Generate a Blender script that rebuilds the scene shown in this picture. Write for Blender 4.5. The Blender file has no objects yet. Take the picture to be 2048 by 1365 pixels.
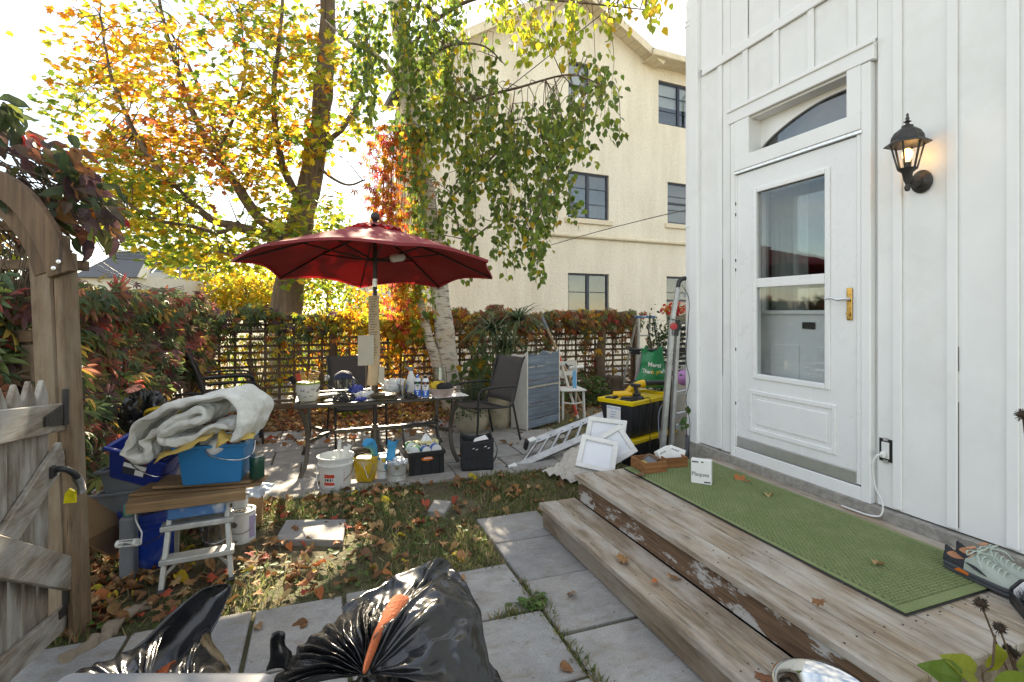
import bpy, bmesh, math, random
import numpy as np
from mathutils import Vector, Matrix, noise
random.seed(7); rng = np.random.default_rng(7)
R = math.radians
SC = bpy.context.scene
COL = SC.collection
# ------------------------------------------------------------------ camera
EYE = 1.49; YAW = R(20.3)
FX, FY = math.sin(YAW), math.cos(YAW)
cam_d = bpy.data.cameras.new('camera'); cam = bpy.data.objects.new('camera', cam_d); COL.objects.link(cam)
cam.location = (0, 0, EYE); cam.rotation_euler = (R(90), 0, -YAW)
cam_d.sensor_width = 36; cam_d.lens = 18.0; cam_d.shift_y = -0.0286; cam_d.clip_start = .05; cam_d.clip_end = 2000
SC.camera = cam
# ------------------------------------------------------------------ sky
SUN_EL, SUN_AZ = R(28.2), R(3.9)          # azimuth from +Y towards +X
wd = bpy.data.worlds.new('World'); SC.world = wd; wd.use_nodes = True
nt = wd.node_tree; nt.nodes.clear()
sky = nt.nodes.new('ShaderNodeTexSky'); sky.sky_type = 'NISHITA'; sky.sun_disc = False
sky.sun_elevation = SUN_EL; sky.sun_rotation = SUN_AZ; sky.air_density = 1.0; sky.dust_density = .1; sky.ozone_density = 1.6
tc = nt.nodes.new('ShaderNodeTexCoord'); mp = nt.nodes.new('ShaderNodeMapping'); mp.inputs['Scale'].default_value = (1.3, 1.3, 4.5)
nz = nt.nodes.new('ShaderNodeTexNoise'); nz.inputs['Scale'].default_value = 1.7; nz.inputs['Detail'].default_value = 9; nz.inputs['Roughness'].default_value = .55
cr = nt.nodes.new('ShaderNodeValToRGB'); cr.color_ramp.elements[0].position = .36; cr.color_ramp.elements[1].position = .70
cr.color_ramp.elements[1].color = (.85, .85, .85, 1)
mx = nt.nodes.new('ShaderNodeMixRGB'); mx.inputs[2].default_value = (5.6, 5.9, 6.3, 1)
bg = nt.nodes.new('ShaderNodeBackground'); bg.inputs[1].default_value = .092
wo = nt.nodes.new('ShaderNodeOutputWorld')
L = nt.links.new
L(tc.outputs['Generated'], mp.inputs[0]); L(mp.outputs[0], nz.inputs['Vector']); L(nz.outputs[0], cr.inputs[0])
L(cr.outputs[0], mx.inputs[0]); L(sky.outputs[0], mx.inputs[1]); L(mx.outputs[0], bg.inputs[0]); L(bg.outputs[0], wo.inputs[0])
sl = bpy.data.lights.new('sun', 'SUN'); sl.energy = 5.0; sl.angle = R(.53); sl.color = (1, .93, .8)
so = bpy.data.objects.new('sun', sl); COL.objects.link(so); so.location = (0, 0, 30)
SUN_DIR = Vector((math.sin(SUN_AZ)*math.cos(SUN_EL), math.cos(SUN_AZ)*math.cos(SUN_EL), math.sin(SUN_EL)))
so.rotation_euler = SUN_DIR.to_track_quat('Z', 'Y').to_euler()
SC.view_settings.view_transform = 'Standard'; SC.view_settings.look = 'None'; SC.view_settings.gamma = 1
SC.view_settings.use_curve_mapping = False; SC.view_settings.exposure = 2.12
SC.view_settings.use_white_balance = True; SC.view_settings.white_balance_temperature = 7700; SC.view_settings.white_balance_tint = 10
SC.render.engine = 'CYCLES'; SC.cycles.max_bounces = 8; SC.cycles.transparent_max_bounces = 12
SC.cycles.diffuse_bounces = 4; SC.cycles.glossy_bounces = 3; SC.cycles.transmission_bounces = 5
SC.cycles.caustics_reflective = False; SC.cycles.caustics_refractive = False; SC.cycles.use_denoising = True
SC.cycles.sample_clamp_indirect = 6
# ------------------------------------------------------------------ measuring helpers: where a sight line meets a real plane
def ray(px, py):
    u = (px-1024)/1024; v = (624-py)/1024
    return Vector((FX+FY*u, FY-FX*u, v))
def W(px, py, d):  return Vector((0, 0, EYE)) + ray(px, py)*d
def G(px, py, z=0.): r = ray(px, py); return Vector((0, 0, EYE)) + r*((z-EYE)/r.z)
def onX(px, py, X): r = ray(px, py); return Vector((0, 0, EYE)) + r*(X/r.x)
def onY(px, py, Y): r = ray(px, py); return Vector((0, 0, EYE)) + r*(Y/r.y)
def U(a, b): return random.uniform(a, b)
# ------------------------------------------------------------------ materials
MT = {}
def newmat(name):
    m = bpy.data.materials.new(name); m.use_nodes = True; MT[name] = m
    n = m.node_tree; b = n.nodes['Principled BSDF']; return m, n, b
def nd(n, t, **k):
    x = n.nodes.new('ShaderNode'+t)
    for a, v in k.items():
        if a in x.inputs: x.inputs[a].default_value = v
        else: setattr(x, a, v)
    return x
def coords(n, scale=(1, 1, 1), rot=(0, 0, 0), rnd=True):
    c = nd(n, 'TexCoord'); m = nd(n, 'Mapping'); m.inputs['Scale'].default_value = scale; m.inputs['Rotation'].default_value = rot
    if rnd:
        o = nd(n, 'ObjectInfo'); q = nd(n, 'VectorMath', operation='SCALE'); q.inputs[0].default_value = (37, 53, 71)
        n.links.new(o.outputs['Random'], q.inputs['Scale']); a = nd(n, 'VectorMath', operation='ADD')
        n.links.new(c.outputs['Object'], a.inputs[0]); n.links.new(q.outputs[0], a.inputs[1]); n.links.new(a.outputs[0], m.inputs[0])
    else: n.links.new(c.outputs['Object'], m.inputs[0])
    return m.outputs[0]
def noisef(n, vec, scale, detail=4, rough=.55):
    x = nd(n, 'TexNoise'); x.inputs['Scale'].default_value = scale; x.inputs['Detail'].default_value = detail; x.inputs['Roughness'].default_value = rough
    n.links.new(vec, x.inputs['Vector']); return x.outputs[0]
def ramp(n, fac, stops):
    r = nd(n, 'ValToRGB'); e = r.color_ramp.elements
    while len(e) < len(stops): e.new(.5)
    for i, (p, c) in enumerate(stops):
        e[i].position = p; e[i].color = (*c, 1) if len(c) == 3 else c
    n.links.new(fac, r.inputs[0]); return r.outputs[0]
def mix(n, fac, a, b, mode='MIX'):
    x = nd(n, 'MixRGB', blend_type=mode)
    for i, s in ((0, fac), (1, a), (2, b)):
        if hasattr(s, 'is_output'): n.links.new(s, x.inputs[i])
        elif i == 0: x.inputs[0].default_value = s
        else: x.inputs[i].default_value = (*s, 1)
    return x.outputs[0]
def bump(n, b, h, strength=.3, dist=.01):
    x = nd(n, 'Bump'); x.inputs['Strength'].default_value = strength; x.inputs['Distance'].default_value = dist
    n.links.new(h, x.inputs['Height']); n.links.new(x.outputs[0], b.inputs['Normal'])
def G3(k): return (k, k, k)
def M(name, col, rough=.5, var=.12, scale=9., metal=0., bmp=0., bscale=40., dirt=None, spec=None, coat=0.):
    """paint, plastic, metal, cloth: a base colour with uneven tone, scuffs and fine relief"""
    if name in MT: return MT[name]
    m, n, b = newmat(name); v = coords(n)
    f = noisef(n, v, scale, 5, .6)
    c = mix(n, 1, tuple(col), ramp(n, f, [(.25, G3(1-var)), (.75, G3(1+var))]), 'MULTIPLY')
    if dirt:
        d = noisef(n, v, scale*.45, 8, .7)
        c = mix(n, ramp(n, d, [(.52, G3(0)), (.7, G3(dirt[1]))]), c, dirt[0])
    n.links.new(c, b.inputs['Base Color'])
    n.links.new(ramp(n, noisef(n, v, scale*2.3, 4), [(.3, G3(max(.02, rough-.08))), (.7, G3(min(1, rough+.08)))]), b.inputs['Roughness'])
    b.inputs['Metallic'].default_value = metal
    if spec is not None: b.inputs['Specular IOR Level'].default_value = spec
    if coat: b.inputs['Coat Weight'].default_value = coat
    if bmp: bump(n, b, noisef(n, v, bscale, 4), bmp, .01)
    return m
def wood(name, c1, c2, axis='y', fine=60., peel=None, knots=True, rough=.75, grey=None):
    """timber: grain drawn out along one axis, knots, greyed or peeling patches"""
    m, n, b = newmat(name)
    st = {'x': (.05, 1, 1), 'y': (1, .05, 1), 'z': (1, 1, .05)}[axis]
    v = coords(n, st); vr = coords(n)
    g = noisef(n, v, fine, 7, .65); w = noisef(n, v, fine*.22, 4, .5)
    c = mix(n, ramp(n, w, [(.3, G3(0)), (.7, G3(1))]), c1, c2)
    c = mix(n, 1, c, ramp(n, g, [(.3, G3(.5)), (.62, G3(1.15))]), 'MULTIPLY')
    c = mix(n, ramp(n, noisef(n, v, fine*.6, 3, .5), [(.66, G3(0)), (.70, G3(.8))]), c, tuple(x*.3 for x in c2))
    c = mix(n, 1, c, ramp(n, noisef(n, vr, 3.1, 5, .6), [(.3, G3(.78)), (.7, G3(1.15))]), 'MULTIPLY')
    if grey:
        c = mix(n, ramp(n, noisef(n, coords(n, tuple(1 if s == 1 else .3 for s in st)), 7, 6, .65), [(.42, G3(0)), (.62, G3(.85))]), c, grey)
    if knots:
        vo = nd(n, 'TexVoronoi'); vo.inputs['Scale'].default_value = 5.5; n.links.new(coords(n, tuple(1 if s == 1 else .55 for s in st)), vo.inputs['Vector'])
        c = mix(n, ramp(n, vo.outputs['Distance'], [(.03, G3(.75)), (.09, G3(0))]), c, tuple(x*.35 for x in c1))
    if peel:
        pn = noisef(n, coords(n, tuple(1 if s == 1 else .35 for s in st)), 9, 9, .72)
        c = mix(n, ramp(n, pn, [(peel[1], G3(0)), (peel[1]+.04, G3(.9))]), c, peel[0])
    n.links.new(c, b.inputs['Base Color']); b.inputs['Roughness'].default_value = rough
    bump(n, b, g, .35, .004)
    return m
def leafmat(name, src, trans=.5, gain=1.5, rough=.45, veins=True):
    """leaf: own colour from the leaf, light passes through the blade"""
    m, n, b = newmat(name); out = n.nodes['Material Output']
    if src == 'attr':
        a = nd(n, 'Attribute'); a.attribute_name = 'Col'; c = a.outputs['Color']
    else:
        a = nd(n, 'ObjectInfo'); c = a.outputs['Color']
    f = noisef(n, coords(n, rnd=False), 60, 3)
    c = mix(n, 1, c, ramp(n, f, [(.3, G3(.8)), (.7, G3(1.15))]), 'MULTIPLY')
    n.links.new(c, b.inputs['Base Color']); b.inputs['Roughness'].default_value = rough; b.inputs['Specular IOR Level'].default_value = .35
    t = nd(n, 'BsdfTranslucent'); n.links.new(mix(n, 1, c, G3(gain), 'MULTIPLY'), t.inputs[0])
    x = nd(n, 'MixShader'); x.inputs[0].default_value = trans
    n.links.new(b.outputs[0], x.inputs[1]); n.links.new(t.outputs[0], x.inputs[2]); n.links.new(x.outputs[0], out.inputs[0])
    return m
def glass(name, tint=(.9, .93, .93), refl=1.0, rough=.02, wave=0.):
    m, n, b = newmat(name); n.nodes.remove(b); out = n.nodes['Material Output']
    t = nd(n, 'BsdfTransparent'); t.inputs[0].default_value = (*tint, 1)
    g = nd(n, 'BsdfGlossy'); g.inputs['Roughness'].default_value = rough
    ge = nd(n, 'NewGeometry'); dp = nd(n, 'VectorMath', operation='DOT_PRODUCT'); n.links.new(ge.outputs['Normal'], dp.inputs[0]); n.links.new(ge.outputs['Incoming'], dp.inputs[1])
    ab_ = nd(n, 'Math', operation='ABSOLUTE'); n.links.new(dp.outputs['Value'], ab_.inputs[0]); su_ = nd(n, 'Math', operation='SUBTRACT'); su_.inputs[0].default_value = 1; n.links.new(ab_.outputs[0], su_.inputs[1])
    pw_ = nd(n, 'Math', operation='POWER'); pw_.inputs[1].default_value = 4.5; n.links.new(su_.outputs[0], pw_.inputs[0]); k = nd(n, 'Math', operation='MULTIPLY_ADD', use_clamp=True); k.inputs[1].default_value = .9; k.inputs[2].default_value = .045*refl
    n.links.new(pw_.outputs[0], k.inputs[0]); x = nd(n, 'MixShader')
    if wave:
        bp = nd(n, 'Bump'); bp.inputs['Strength'].default_value = wave; bp.inputs['Distance'].default_value = .01
        n.links.new(noisef(n, coords(n), 3, 2), bp.inputs['Height']); n.links.new(bp.outputs[0], g.inputs['Normal'])
    n.links.new(k.outputs[0], x.inputs[0]); n.links.new(t.outputs[0], x.inputs[1]); n.links.new(g.outputs[0], x.inputs[2]); n.links.new(x.outputs[0], out.inputs[0])
    return m
# ------------------------------------------------------------------ mesh helpers
class MB:
    def __init__(s): s.v = []; s.f = []; s.m = []
    def add(s, vs, fs, mi=0):
        o = len(s.v); s.v += [tuple(p) for p in vs]; s.f += [tuple(i+o for i in f) for f in fs]; s.m += [mi]*len(fs); return s
    def box(s, x0, x1, y0, y1, z0, z1, mi=0):
        return s.add([(x0,y0,z0),(x1,y0,z0),(x1,y1,z0),(x0,y1,z0),(x0,y0,z1),(x1,y0,z1),(x1,y1,z1),(x0,y1,z1)],
                     [(3,2,1,0),(4,5,6,7),(0,1,5,4),(1,2,6,5),(2,3,7,6),(3,0,4,7)], mi)
    def taper(s, a, b, z0, z1, mi=0, cx=0, cy=0):           # frustum: a=(wx,wy) below, b above
        q = []
        for (w, z) in ((a, z0), (b, z1)):
            q += [(cx-w[0]/2,cy-w[1]/2,z),(cx+w[0]/2,cy-w[1]/2,z),(cx+w[0]/2,cy+w[1]/2,z),(cx-w[0]/2,cy+w[1]/2,z)]
        return s.add(q, [(3,2,1,0),(4,5,6,7),(0,1,5,4),(1,2,6,5),(2,3,7,6),(3,0,4,7)], mi)
    def bar(s, p0, p1, w, h, up=(0, 0, 1), mi=0):
        p0, p1 = Vector(p0), Vector(p1); d = (p1-p0).normalized(); up = Vector(up)
        x = d.cross(up)
        if x.length < 1e-4: x = d.cross(Vector((1, 0, 0)))
        x.normalize(); y = x.cross(d)
        q = [p+x*a*w/2+y*b*h/2 for p in (p0, p1) for a, b in ((-1,-1),(1,-1),(1,1),(-1,1))]
        return s.add(q, [(3,2,1,0),(4,5,6,7),(0,1,5,4),(1,2,6,5),(2,3,7,6),(3,0,4,7)], mi)
    def tube(s, pts, r, n=8, mi=0, cap=True, close=False):
        pts = [Vector(p) for p in pts]; k = len(pts); rr = [r]*k if not hasattr(r, '__len__') else list(r)
        vs = []; ref = None
        for i, p in enumerate(pts):
            a = pts[(i-1) % k] if (close or i > 0) else p; b = pts[(i+1) % k] if (close or i < k-1) else p
            d = (b-a)
            if d.length < 1e-9: d = Vector((0, 0, 1))
            d.normalize()
            if ref is None: ref = d.orthogonal().normalized()
            else:
                ref = ref-d*ref.dot(d)
                ref = ref.normalized() if ref.length > 1e-6 else d.orthogonal().normalized()
            y = d.cross(ref)
            for j in range(n):
                t = 2*math.pi*j/n; vs.append(p+(ref*math.cos(t)+y*math.sin(t))*rr[i])
        fs = []
        for i in range(k if close else k-1):
            a = i*n; b = ((i+1) % k)*n
            for j in range(n): fs.append((a+j, a+(j+1) % n, b+(j+1) % n, b+j))
        if cap and not close: fs += [tuple(range(n-1, -1, -1)), tuple(range((k-1)*n, k*n))]
        return s.add(vs, fs, mi)
    def lathe(s, prof, n=24, c=(0, 0, 0), mi=0, T=None, fn=None, mis=None):
        vs = []; fs = []
        for i, (r, z) in enumerate(prof):
            for j in range(n):
                t = 2*math.pi*j/n; q = r*(fn(t, z) if fn else 1)
                p = Vector((q*math.cos(t), q*math.sin(t), z)); p = (T @ p if T else p)+Vector(c); vs.append(p)
        o = len(s.v); s.v += [tuple(p) for p in vs]
        for i in range(len(prof)-1):
            for j in range(n):
                s.f.append((o+i*n+j, o+i*n+(j+1) % n, o+(i+1)*n+(j+1) % n, o+(i+1)*n+j)); s.m.append(mis[i] if mis else mi)
        if prof[0][0] > 1e-5: s.f.append(tuple(o+j for j in range(n-1, -1, -1))); s.m.append(mi)
        if prof[-1][0] > 1e-5: s.f.append(tuple(o+(len(prof)-1)*n+j for j in range(n))); s.m.append(mi)
        return s
    def prism(s, poly, t0, t1, T=None, mi=0):               # polygon in local xy, extruded along local z
        k = len(poly); T = T or Matrix()
        vs = [T @ Vector((x, y, t0)) for x, y in poly]+[T @ Vector((x, y, t1)) for x, y in poly]
        return s.add(vs, [tuple(range(k-1, -1, -1)), tuple(range(k, 2*k))]+[(i, (i+1) % k, k+(i+1) % k, k+i) for i in range(k)], mi)
    def grid(s, fn, nu, nv, mi=0, wrap=False):
        o = []
        for j in range(nv+1):
            for i in range(nu if wrap else nu+1): o.append(fn(i/nu, j/nv))
        c = nu if wrap else nu+1
        return s.add(o, [(j*c+i, j*c+(i+1) % c, (j+1)*c+(i+1) % c, (j+1)*c+i) for j in range(nv) for i in range(nu)], mi)
    def warp(s, amp, freq, seed=0.):
        s.v = [tuple(Vector(p)+noise.noise_vector(Vector(p)*freq+Vector((seed, seed, seed)))*amp) for p in s.v]; return s
    def xf(s, T, start=0):
        s.v = s.v[:start]+[tuple(T @ Vector(p)) for p in s.v[start:]]; return s
    def mesh(s, name, mats, bevel=0, smooth=None, seg=1):
        me = bpy.data.meshes.new(name); me.from_pydata(s.v, [], s.f)
        for m in (mats if isinstance(mats, (list, tuple)) else [mats]): me.materials.append(MT[m] if isinstance(m, str) else m)
        me.polygons.foreach_set('material_index', s.m)
        if bevel:
            bm = bmesh.new(); bm.from_mesh(me)
            es = [e for e in bm.edges if len(e.link_faces) == 2 and e.calc_face_angle(0) > .6]
            bmesh.ops.bevel(bm, geom=es, offset=bevel, segments=seg, affect='EDGES', clamp_overlap=True, profile=.5); bm.to_mesh(me); bm.free()
        if smooth is not None:
            me.polygons.foreach_set('use_smooth', [True]*len(me.polygons)); me.set_sharp_from_angle(angle=R(smooth))
        me.update(); return me
    def build(s, name, mats, parent=None, bevel=0, smooth=None, loc=None, rot=None, seg=1, sub=0, solid=0):
        o = bpy.data.objects.new(name, s.mesh(name, mats, bevel, smooth, seg)); COL.objects.link(o); o.parent = parent
        if loc is not None: o.location = loc
        if rot is not None: o.rotation_euler = rot
        if solid: k = o.modifiers.new('s', 'SOLIDIFY'); k.thickness = solid; k.offset = 0
        if sub: k = o.modifiers.new('u', 'SUBSURF'); k.levels = k.render_levels = sub
        return o
def thing(name, label, cat, loc=(0, 0, 0), rz=0, group=None, kind=None):
    o = bpy.data.objects.new(name, None); COL.objects.link(o); o.location = loc; o.rotation_euler = (0, 0, rz); o.empty_display_size = .1
    return tag(o, label, cat, group, kind)
def tag(o, label=None, cat=None, group=None, kind=None):
    if label: o['label'] = label
    if cat: o['category'] = cat
    if group: o['group'] = group
    if kind: o['kind'] = kind
    return o
def twin(o, name=None, parent=None, loc=None, rot=None, scale=None):
    c = o.copy(); COL.objects.link(c)
    if name: c.name = name
    c.parent = parent
    if loc is not None: c.location = loc
    if rot is not None: c.rotation_euler = rot
    if scale is not None: c.scale = scale if hasattr(scale, '__len__') else (scale,)*3
    return c
def one(mb, name, mats, label, cat, loc=(0, 0, 0), rz=0, group=None, **k):
    return tag(mb.build(name, mats, None, loc=loc, rot=(0, 0, rz), **k), label, cat, group)
FONTS = {}
def lettering(txt, size, mat, parent, T, name='lettering', shear=0., bold=0., width=1.):
    """flat printed words as thin mesh; T places the text's own xy plane"""
    cu = bpy.data.curves.new('t', 'FONT'); cu.body = txt; cu.size = size; cu.align_x = 'CENTER'; cu.align_y = 'CENTER'; cu.shear = shear; cu.offset = bold; cu.resolution_u = 2
    o = bpy.data.objects.new('t', cu); COL.objects.link(o)
    me = bpy.data.meshes.new_from_object(o.evaluated_get(bpy.context.evaluated_depsgraph_get()))
    bpy.data.objects.remove(o); me.transform(Matrix.Diagonal((width, 1, 1, 1))); me.transform(T); me.materials.clear(); me.materials.append(MT[mat])
    q = bpy.data.objects.new(name, me); COL.objects.link(q); q.parent = parent; return q
def frame(o, x, y):                                         # matrix with local x, y axes and origin
    x = Vector(x).normalized(); y = Vector(y); z = x.cross(y).normalized(); y = z.cross(x)
    m = Matrix((x, y, z)).transposed().to_4x4(); m.translation = Vector(o); return m
# ---- leaves in bulk
OVAL = (np.array([(0,0,0),(-.28,.32,.05),(-.22,.68,.03),(0,1,-.04),(.22,.68,.03),(.28,.32,.05),(0,.4,-.03),(0,.7,-.04)], float), [(0,6,1),(1,6,7,2),(2,7,3),(0,5,6),(5,4,7,6),(4,3,7)])
def star(n_l=5):
    a = [(0,-.12),(.12,.02),(.42,-.02),(.36,.14),(.56,.34),(.30,.36),(.26,.56),(.12,.48),(0,.95)]
    q = a+[(-x, y) for x, y in a[-2:0:-1]]
    v = np.array([(x, y, -.25*abs(x)**1.5+.05*math.sin(9*y)) for x, y in q]+[(0, .25, .03)], float); k = len(q)
    return v, [(i, (i+1) % k, k) for i in range(k)]
MAPLE = star()
BIRCH = (np.array([(0,0,0),(-.38,.25,.05),(-.3,.6,.02),(0,1.08,-.06),(.3,.6,.02),(.38,.25,.05),(0,.35,-.05)], float), [(0,6,1),(1,6,2),(2,6,3),(3,6,4),(4,6,5),(5,6,0)])
def palm():
    V = []; Fc = []
    for a, l in ((-72, .62), (-36, .88), (0, 1.), (36, .88), (72, .62)):
        c, s = math.cos(math.radians(a)), math.sin(math.radians(a)); o = len(V)
        for x, y, z in ((0, .04, 0), (-.13, .45, .05), (-.09, .78, .01), (0, 1, -.10), (.09, .78, .01), (.13, .45, .05), (0, .5, -.02)):
            y *= l; x *= l; V.append((x*c+y*s, y*c-x*s, z-.10*abs(a)/72*y-.12*y*y))
        Fc += [(o, o+6, o+1), (o+1, o+6, o+2), (o+2, o+6, o+3), (o+3, o+6, o+4), (o+4, o+6, o+5), (o+5, o+6, o)]
    return np.array(V, float), Fc
PALM = palm()
def pick(pal, n):
    w = np.array([p[0] for p in pal], float); c = np.array([p[1] for p in pal], float)
    q = c[rng.choice(len(pal), n, p=w/w.sum())]
    return np.clip(q*rng.uniform(.75, 1.25, (n, 1))*rng.uniform(.92, 1.08, (n, 3)), 0, 1)
def frames(tip, nrm):
    y = tip/np.linalg.norm(tip, axis=1, keepdims=True); x = np.cross(y, nrm); x /= np.linalg.norm(x, axis=1, keepdims=True)+1e-9
    return np.stack([x, y, np.cross(x, y)], axis=2)
def leaf_bulk(name, P, F, S, C, tmpl, mat, parent=None):
    tv, tf = tmpl; n = len(P); k = len(tv)
    co = (np.einsum('nij,kj->nki', F, tv)*S[:, None, None]+P[:, None, :]).reshape(-1, 3)
    ls = np.array([len(f) for f in tf]); li = np.concatenate([np.array(f) for f in tf])
    me = bpy.data.meshes.new(name); me.vertices.add(n*k); me.vertices.foreach_set('co', co.ravel())
    me.loops.add(n*len(li)); me.loops.foreach_set('vertex_index', (li[None, :]+np.arange(n)[:, None]*k).ravel())
    me.polygons.add(n*len(tf)); st = np.concatenate([[0], np.cumsum(np.tile(ls, n))[:-1]]); me.polygons.foreach_set('loop_start', st)
    me.update(calc_edges=True); me.validate()
    at = me.attributes.new('Col', 'FLOAT_COLOR', 'POINT'); at.data.foreach_set('color', np.concatenate([np.repeat(C, k, 0), np.ones((n*k, 1))], 1).ravel())
    me.materials.append(MT[mat]); o = bpy.data.objects.new(name, me); COL.objects.link(o); o.parent = parent; o['kind'] = 'stuff'; return o
def leaf_single(name, P, F, S, C, tmpl, mat, parent=None, lab=None):
    me = bpy.data.meshes.new(name); me.from_pydata([tuple(v) for v in tmpl[0]], [], tmpl[1]); me.materials.append(MT[mat]); res = []
    for i in range(len(P)):
        o = bpy.data.objects.new(name, me); COL.objects.link(o); o.parent = parent
        m = Matrix(F[i].tolist()).to_4x4(); o.matrix_local = Matrix.Translation(Vector(P[i]))@m@Matrix.Scale(float(S[i]), 4); o.color = (*C[i], 1); res.append(o)
    return res
def leaves(name, P, tip, nrm, S, C, tmpl, mats, parent, nsingle, near=None):
    """the largest-looking leaves one by one, the rest as one mass"""
    F = frames(tip, nrm); d = np.linalg.norm(P-np.array([0, 0, EYE]), axis=1)
    if near is not None: d = d+near
    o = np.argsort(d/S); a, b = o[:nsingle], o[nsingle:]
    if len(a): leaf_single('leaf', P[a], F[a], S[a], C[a], tmpl, mats[1], parent)
    if len(b): leaf_bulk(name, P[b], F[b], S[b], C[b], tmpl, mats[0], parent)
# ------------------------------------------------------------------ named materials
M('white_paint', (.80, .80, .785), .42, .05, 3, dirt=((.60, .57, .51), .34), bmp=.08, bscale=25)
M('white_trim', (.82, .82, .81), .38, .03, 4, dirt=((.6, .56, .5), .2), bmp=.05)
M('door_white', (.80, .80, .795), .3, .03, 3, dirt=((.6, .6, .6), .15))
M('concrete_rough', (.30, .28, .25), .9, .35, 22, bmp=.9, bscale=45)
M('dark_gap', (.03, .025, .02), .9)
M('aluminium', (.42, .43, .44), .42, .2, 14, metal=.8, dirt=((.22, .22, .22), .5))
M('brushed', (.72, .72, .72), .42, .06, 20, metal=.9)
M('brass', (.55, .33, .10), .28, .3, 30, metal=1.)
M('black_iron', (.045, .042, .04), .5, .3, 20, metal=.4, dirt=((.12, .11, .10), .6), bmp=.15)
M('black_plastic', (.016, .016, .018), .42, .2, 9)
M('black_cloth', (.022, .022, .025), .85, .3, 22, bmp=.3, bscale=220)
M('grey_plastic', (.16, .17, .19), .45, .12, 7)
M('curtain', (.62, .62, .60), .8, .12, 20)
M('room_dark', (.22, .2, .19), .9, .3, 3)
M('steel', (.62, .61, .58), .12, .05, 8, metal=1.)
M('white_plastic', (.74, .74, .72), .4, .08, 6, dirt=((.5, .48, .44), .3))
M('paper', (.78, .78, .76), .8, .04, 5)
M('print_black', (.02, .02, .02), .6)
M('print_grey', (.22, .22, .23), .6)
M('print_red', (.55, .06, .03), .5, .2)
M('print_white', (.8, .8, .8), .5)
M('print_blue', (.03, .12, .55), .4)
M('bulb_glass', (.9, .6, .25), .2)
b_ = MT['bulb_glass'].node_tree.nodes['Principled BSDF']; b_.inputs['Emission Color'].default_value = (1, .55, .18, 1); b_.inputs['Emission Strength'].default_value = 1.6
glass('window_glass', (.82, .85, .85), 2.0, .015, .06)
glass('door_glass', (.9, .92, .92), 1.2, .02, .05)
glass('thin_glass', (.88, .91, .9), 1.3, .02)
glass('clear_plastic', (.86, .88, .9), 1.6, .12)
wood('deck_top', (.40, .32, .235), (.26, .185, .12), 'y', 110, grey=(.47, .43, .375))
wood('deck_riser', (.115, .062, .034), (.20, .12, .07), 'y', 100, peel=((.52, .51, .49), .535))
wood('deck_riser_pale', (.27, .205, .14), (.18, .125, .08), 'y', 110, grey=(.33, .29, .235))
wood('fence_wood', (.175, .105, .058), (.11, .066, .038), 'z', 40)
wood('slat_x', (.20, .125, .07), (.125, .075, .042), 'x', 40, knots=False)
wood('slat_z', (.20, .125, .07), (.125, .075, .042), 'z', 40, knots=False)
wood('gate_wood', (.28, .235, .185), (.16, .12, .085), 'z', 120, grey=(.45, .43, .39))
wood('gate_rail', (.30, .25, .195), (.20, .15, .105), 'y', 110, grey=(.47, .45, .41))
wood('post_wood', (.215, .14, .08), (.13, .08, .045), 'z', 110, grey=(.24, .185, .13))
wood('plank_x', (.36, .225, .11), (.24, .14, .065), 'x', 42)
wood('pole_wood', (.42, .30, .17), (.30, .20, .10), 'z', 60, knots=False)
wood('bark_maple', (.17, .125, .09), (.10, .07, .05), 'z', 18, knots=False, rough=.95)
# birch bark
m, n, b = newmat('bark_birch'); v = coords(n, (1, 1, 6)); f = noisef(n, v, 6, 6, .7)
c = mix(n, ramp(n, f, [(.52, G3(0)), (.60, G3(1))]), (.58, .52, .44), (.10, .075, .06))
c = mix(n, ramp(n, noisef(n, coords(n), 3, 5), [(.45, G3(0)), (.7, G3(.7))]), c, (.50, .36, .24)); n.links.new(c, b.inputs['Base Color']); b.inputs['Roughness'].default_value = .8; bump(n, b, f, .5, .01)
# concrete slabs: pale grey with a cleft face, stains
m, n, b = newmat('slab'); v = coords(n); f = noisef(n, v, 5, 9, .62); f2 = noisef(n, coords(n, (1, 2.2, 1), (0, 0, .4)), 9, 8, .66); f3 = noisef(n, v, 140, 3)
c = mix(n, ramp(n, f, [(.3, G3(0)), (.72, G3(1))]), (.235, .23, .225), (.39, .38, .37))
c = mix(n, ramp(n, f2, [(.5, G3(0)), (.72, G3(.7))]), c, (.19, .15, .11)); c = mix(n, ramp(n, noisef(n, v, 1.7, 5, .6), [(.45, G3(0)), (.7, G3(.5))]), c, (.34, .30, .25)); c = mix(n, 1, c, ramp(n, f3, [(.3, G3(.82)), (.7, G3(1.14))]), 'MULTIPLY')
oi = nd(n, 'ObjectInfo'); c = mix(n, 1, c, ramp(n, oi.outputs['Random'], [(0, G3(.88)), (1, (1.08, 1.07, 1.05))]), 'MULTIPLY')
n.links.new(c, b.inputs['Base Color']); b.inputs['Roughness'].default_value = .85; bump(n, b, f2, .5, .012)
# soil of the yard: trodden earth, moss, crumbs
m, n, b = newmat('soil'); v = coords(n, rnd=False); f = noisef(n, v, 2.2, 8, .65); f2 = noisef(n, v, 45, 6, .7)
c = mix(n, ramp(n, f, [(.36, G3(0)), (.58, G3(1))]), (.13, .09, .058), (.11, .115, .045)); c = mix(n, ramp(n, noisef(n, v, 1.1, 6), [(.5, G3(0)), (.68, G3(.9))]), c, (.27, .20, .125))
c = mix(n, 1, c, ramp(n, f2, [(.3, G3(.55)), (.7, G3(1.4))]), 'MULTIPLY'); n.links.new(c, b.inputs['Base Color']); b.inputs['Roughness'].default_value = .95; bump(n, b, f2, 1, .03)
M('asphalt_pale', (.30, .29, .27), .9, .25, 8, bmp=.4, bscale=60)
M('grass_far', (.08, .11, .03), .95, .4, 3)
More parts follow.
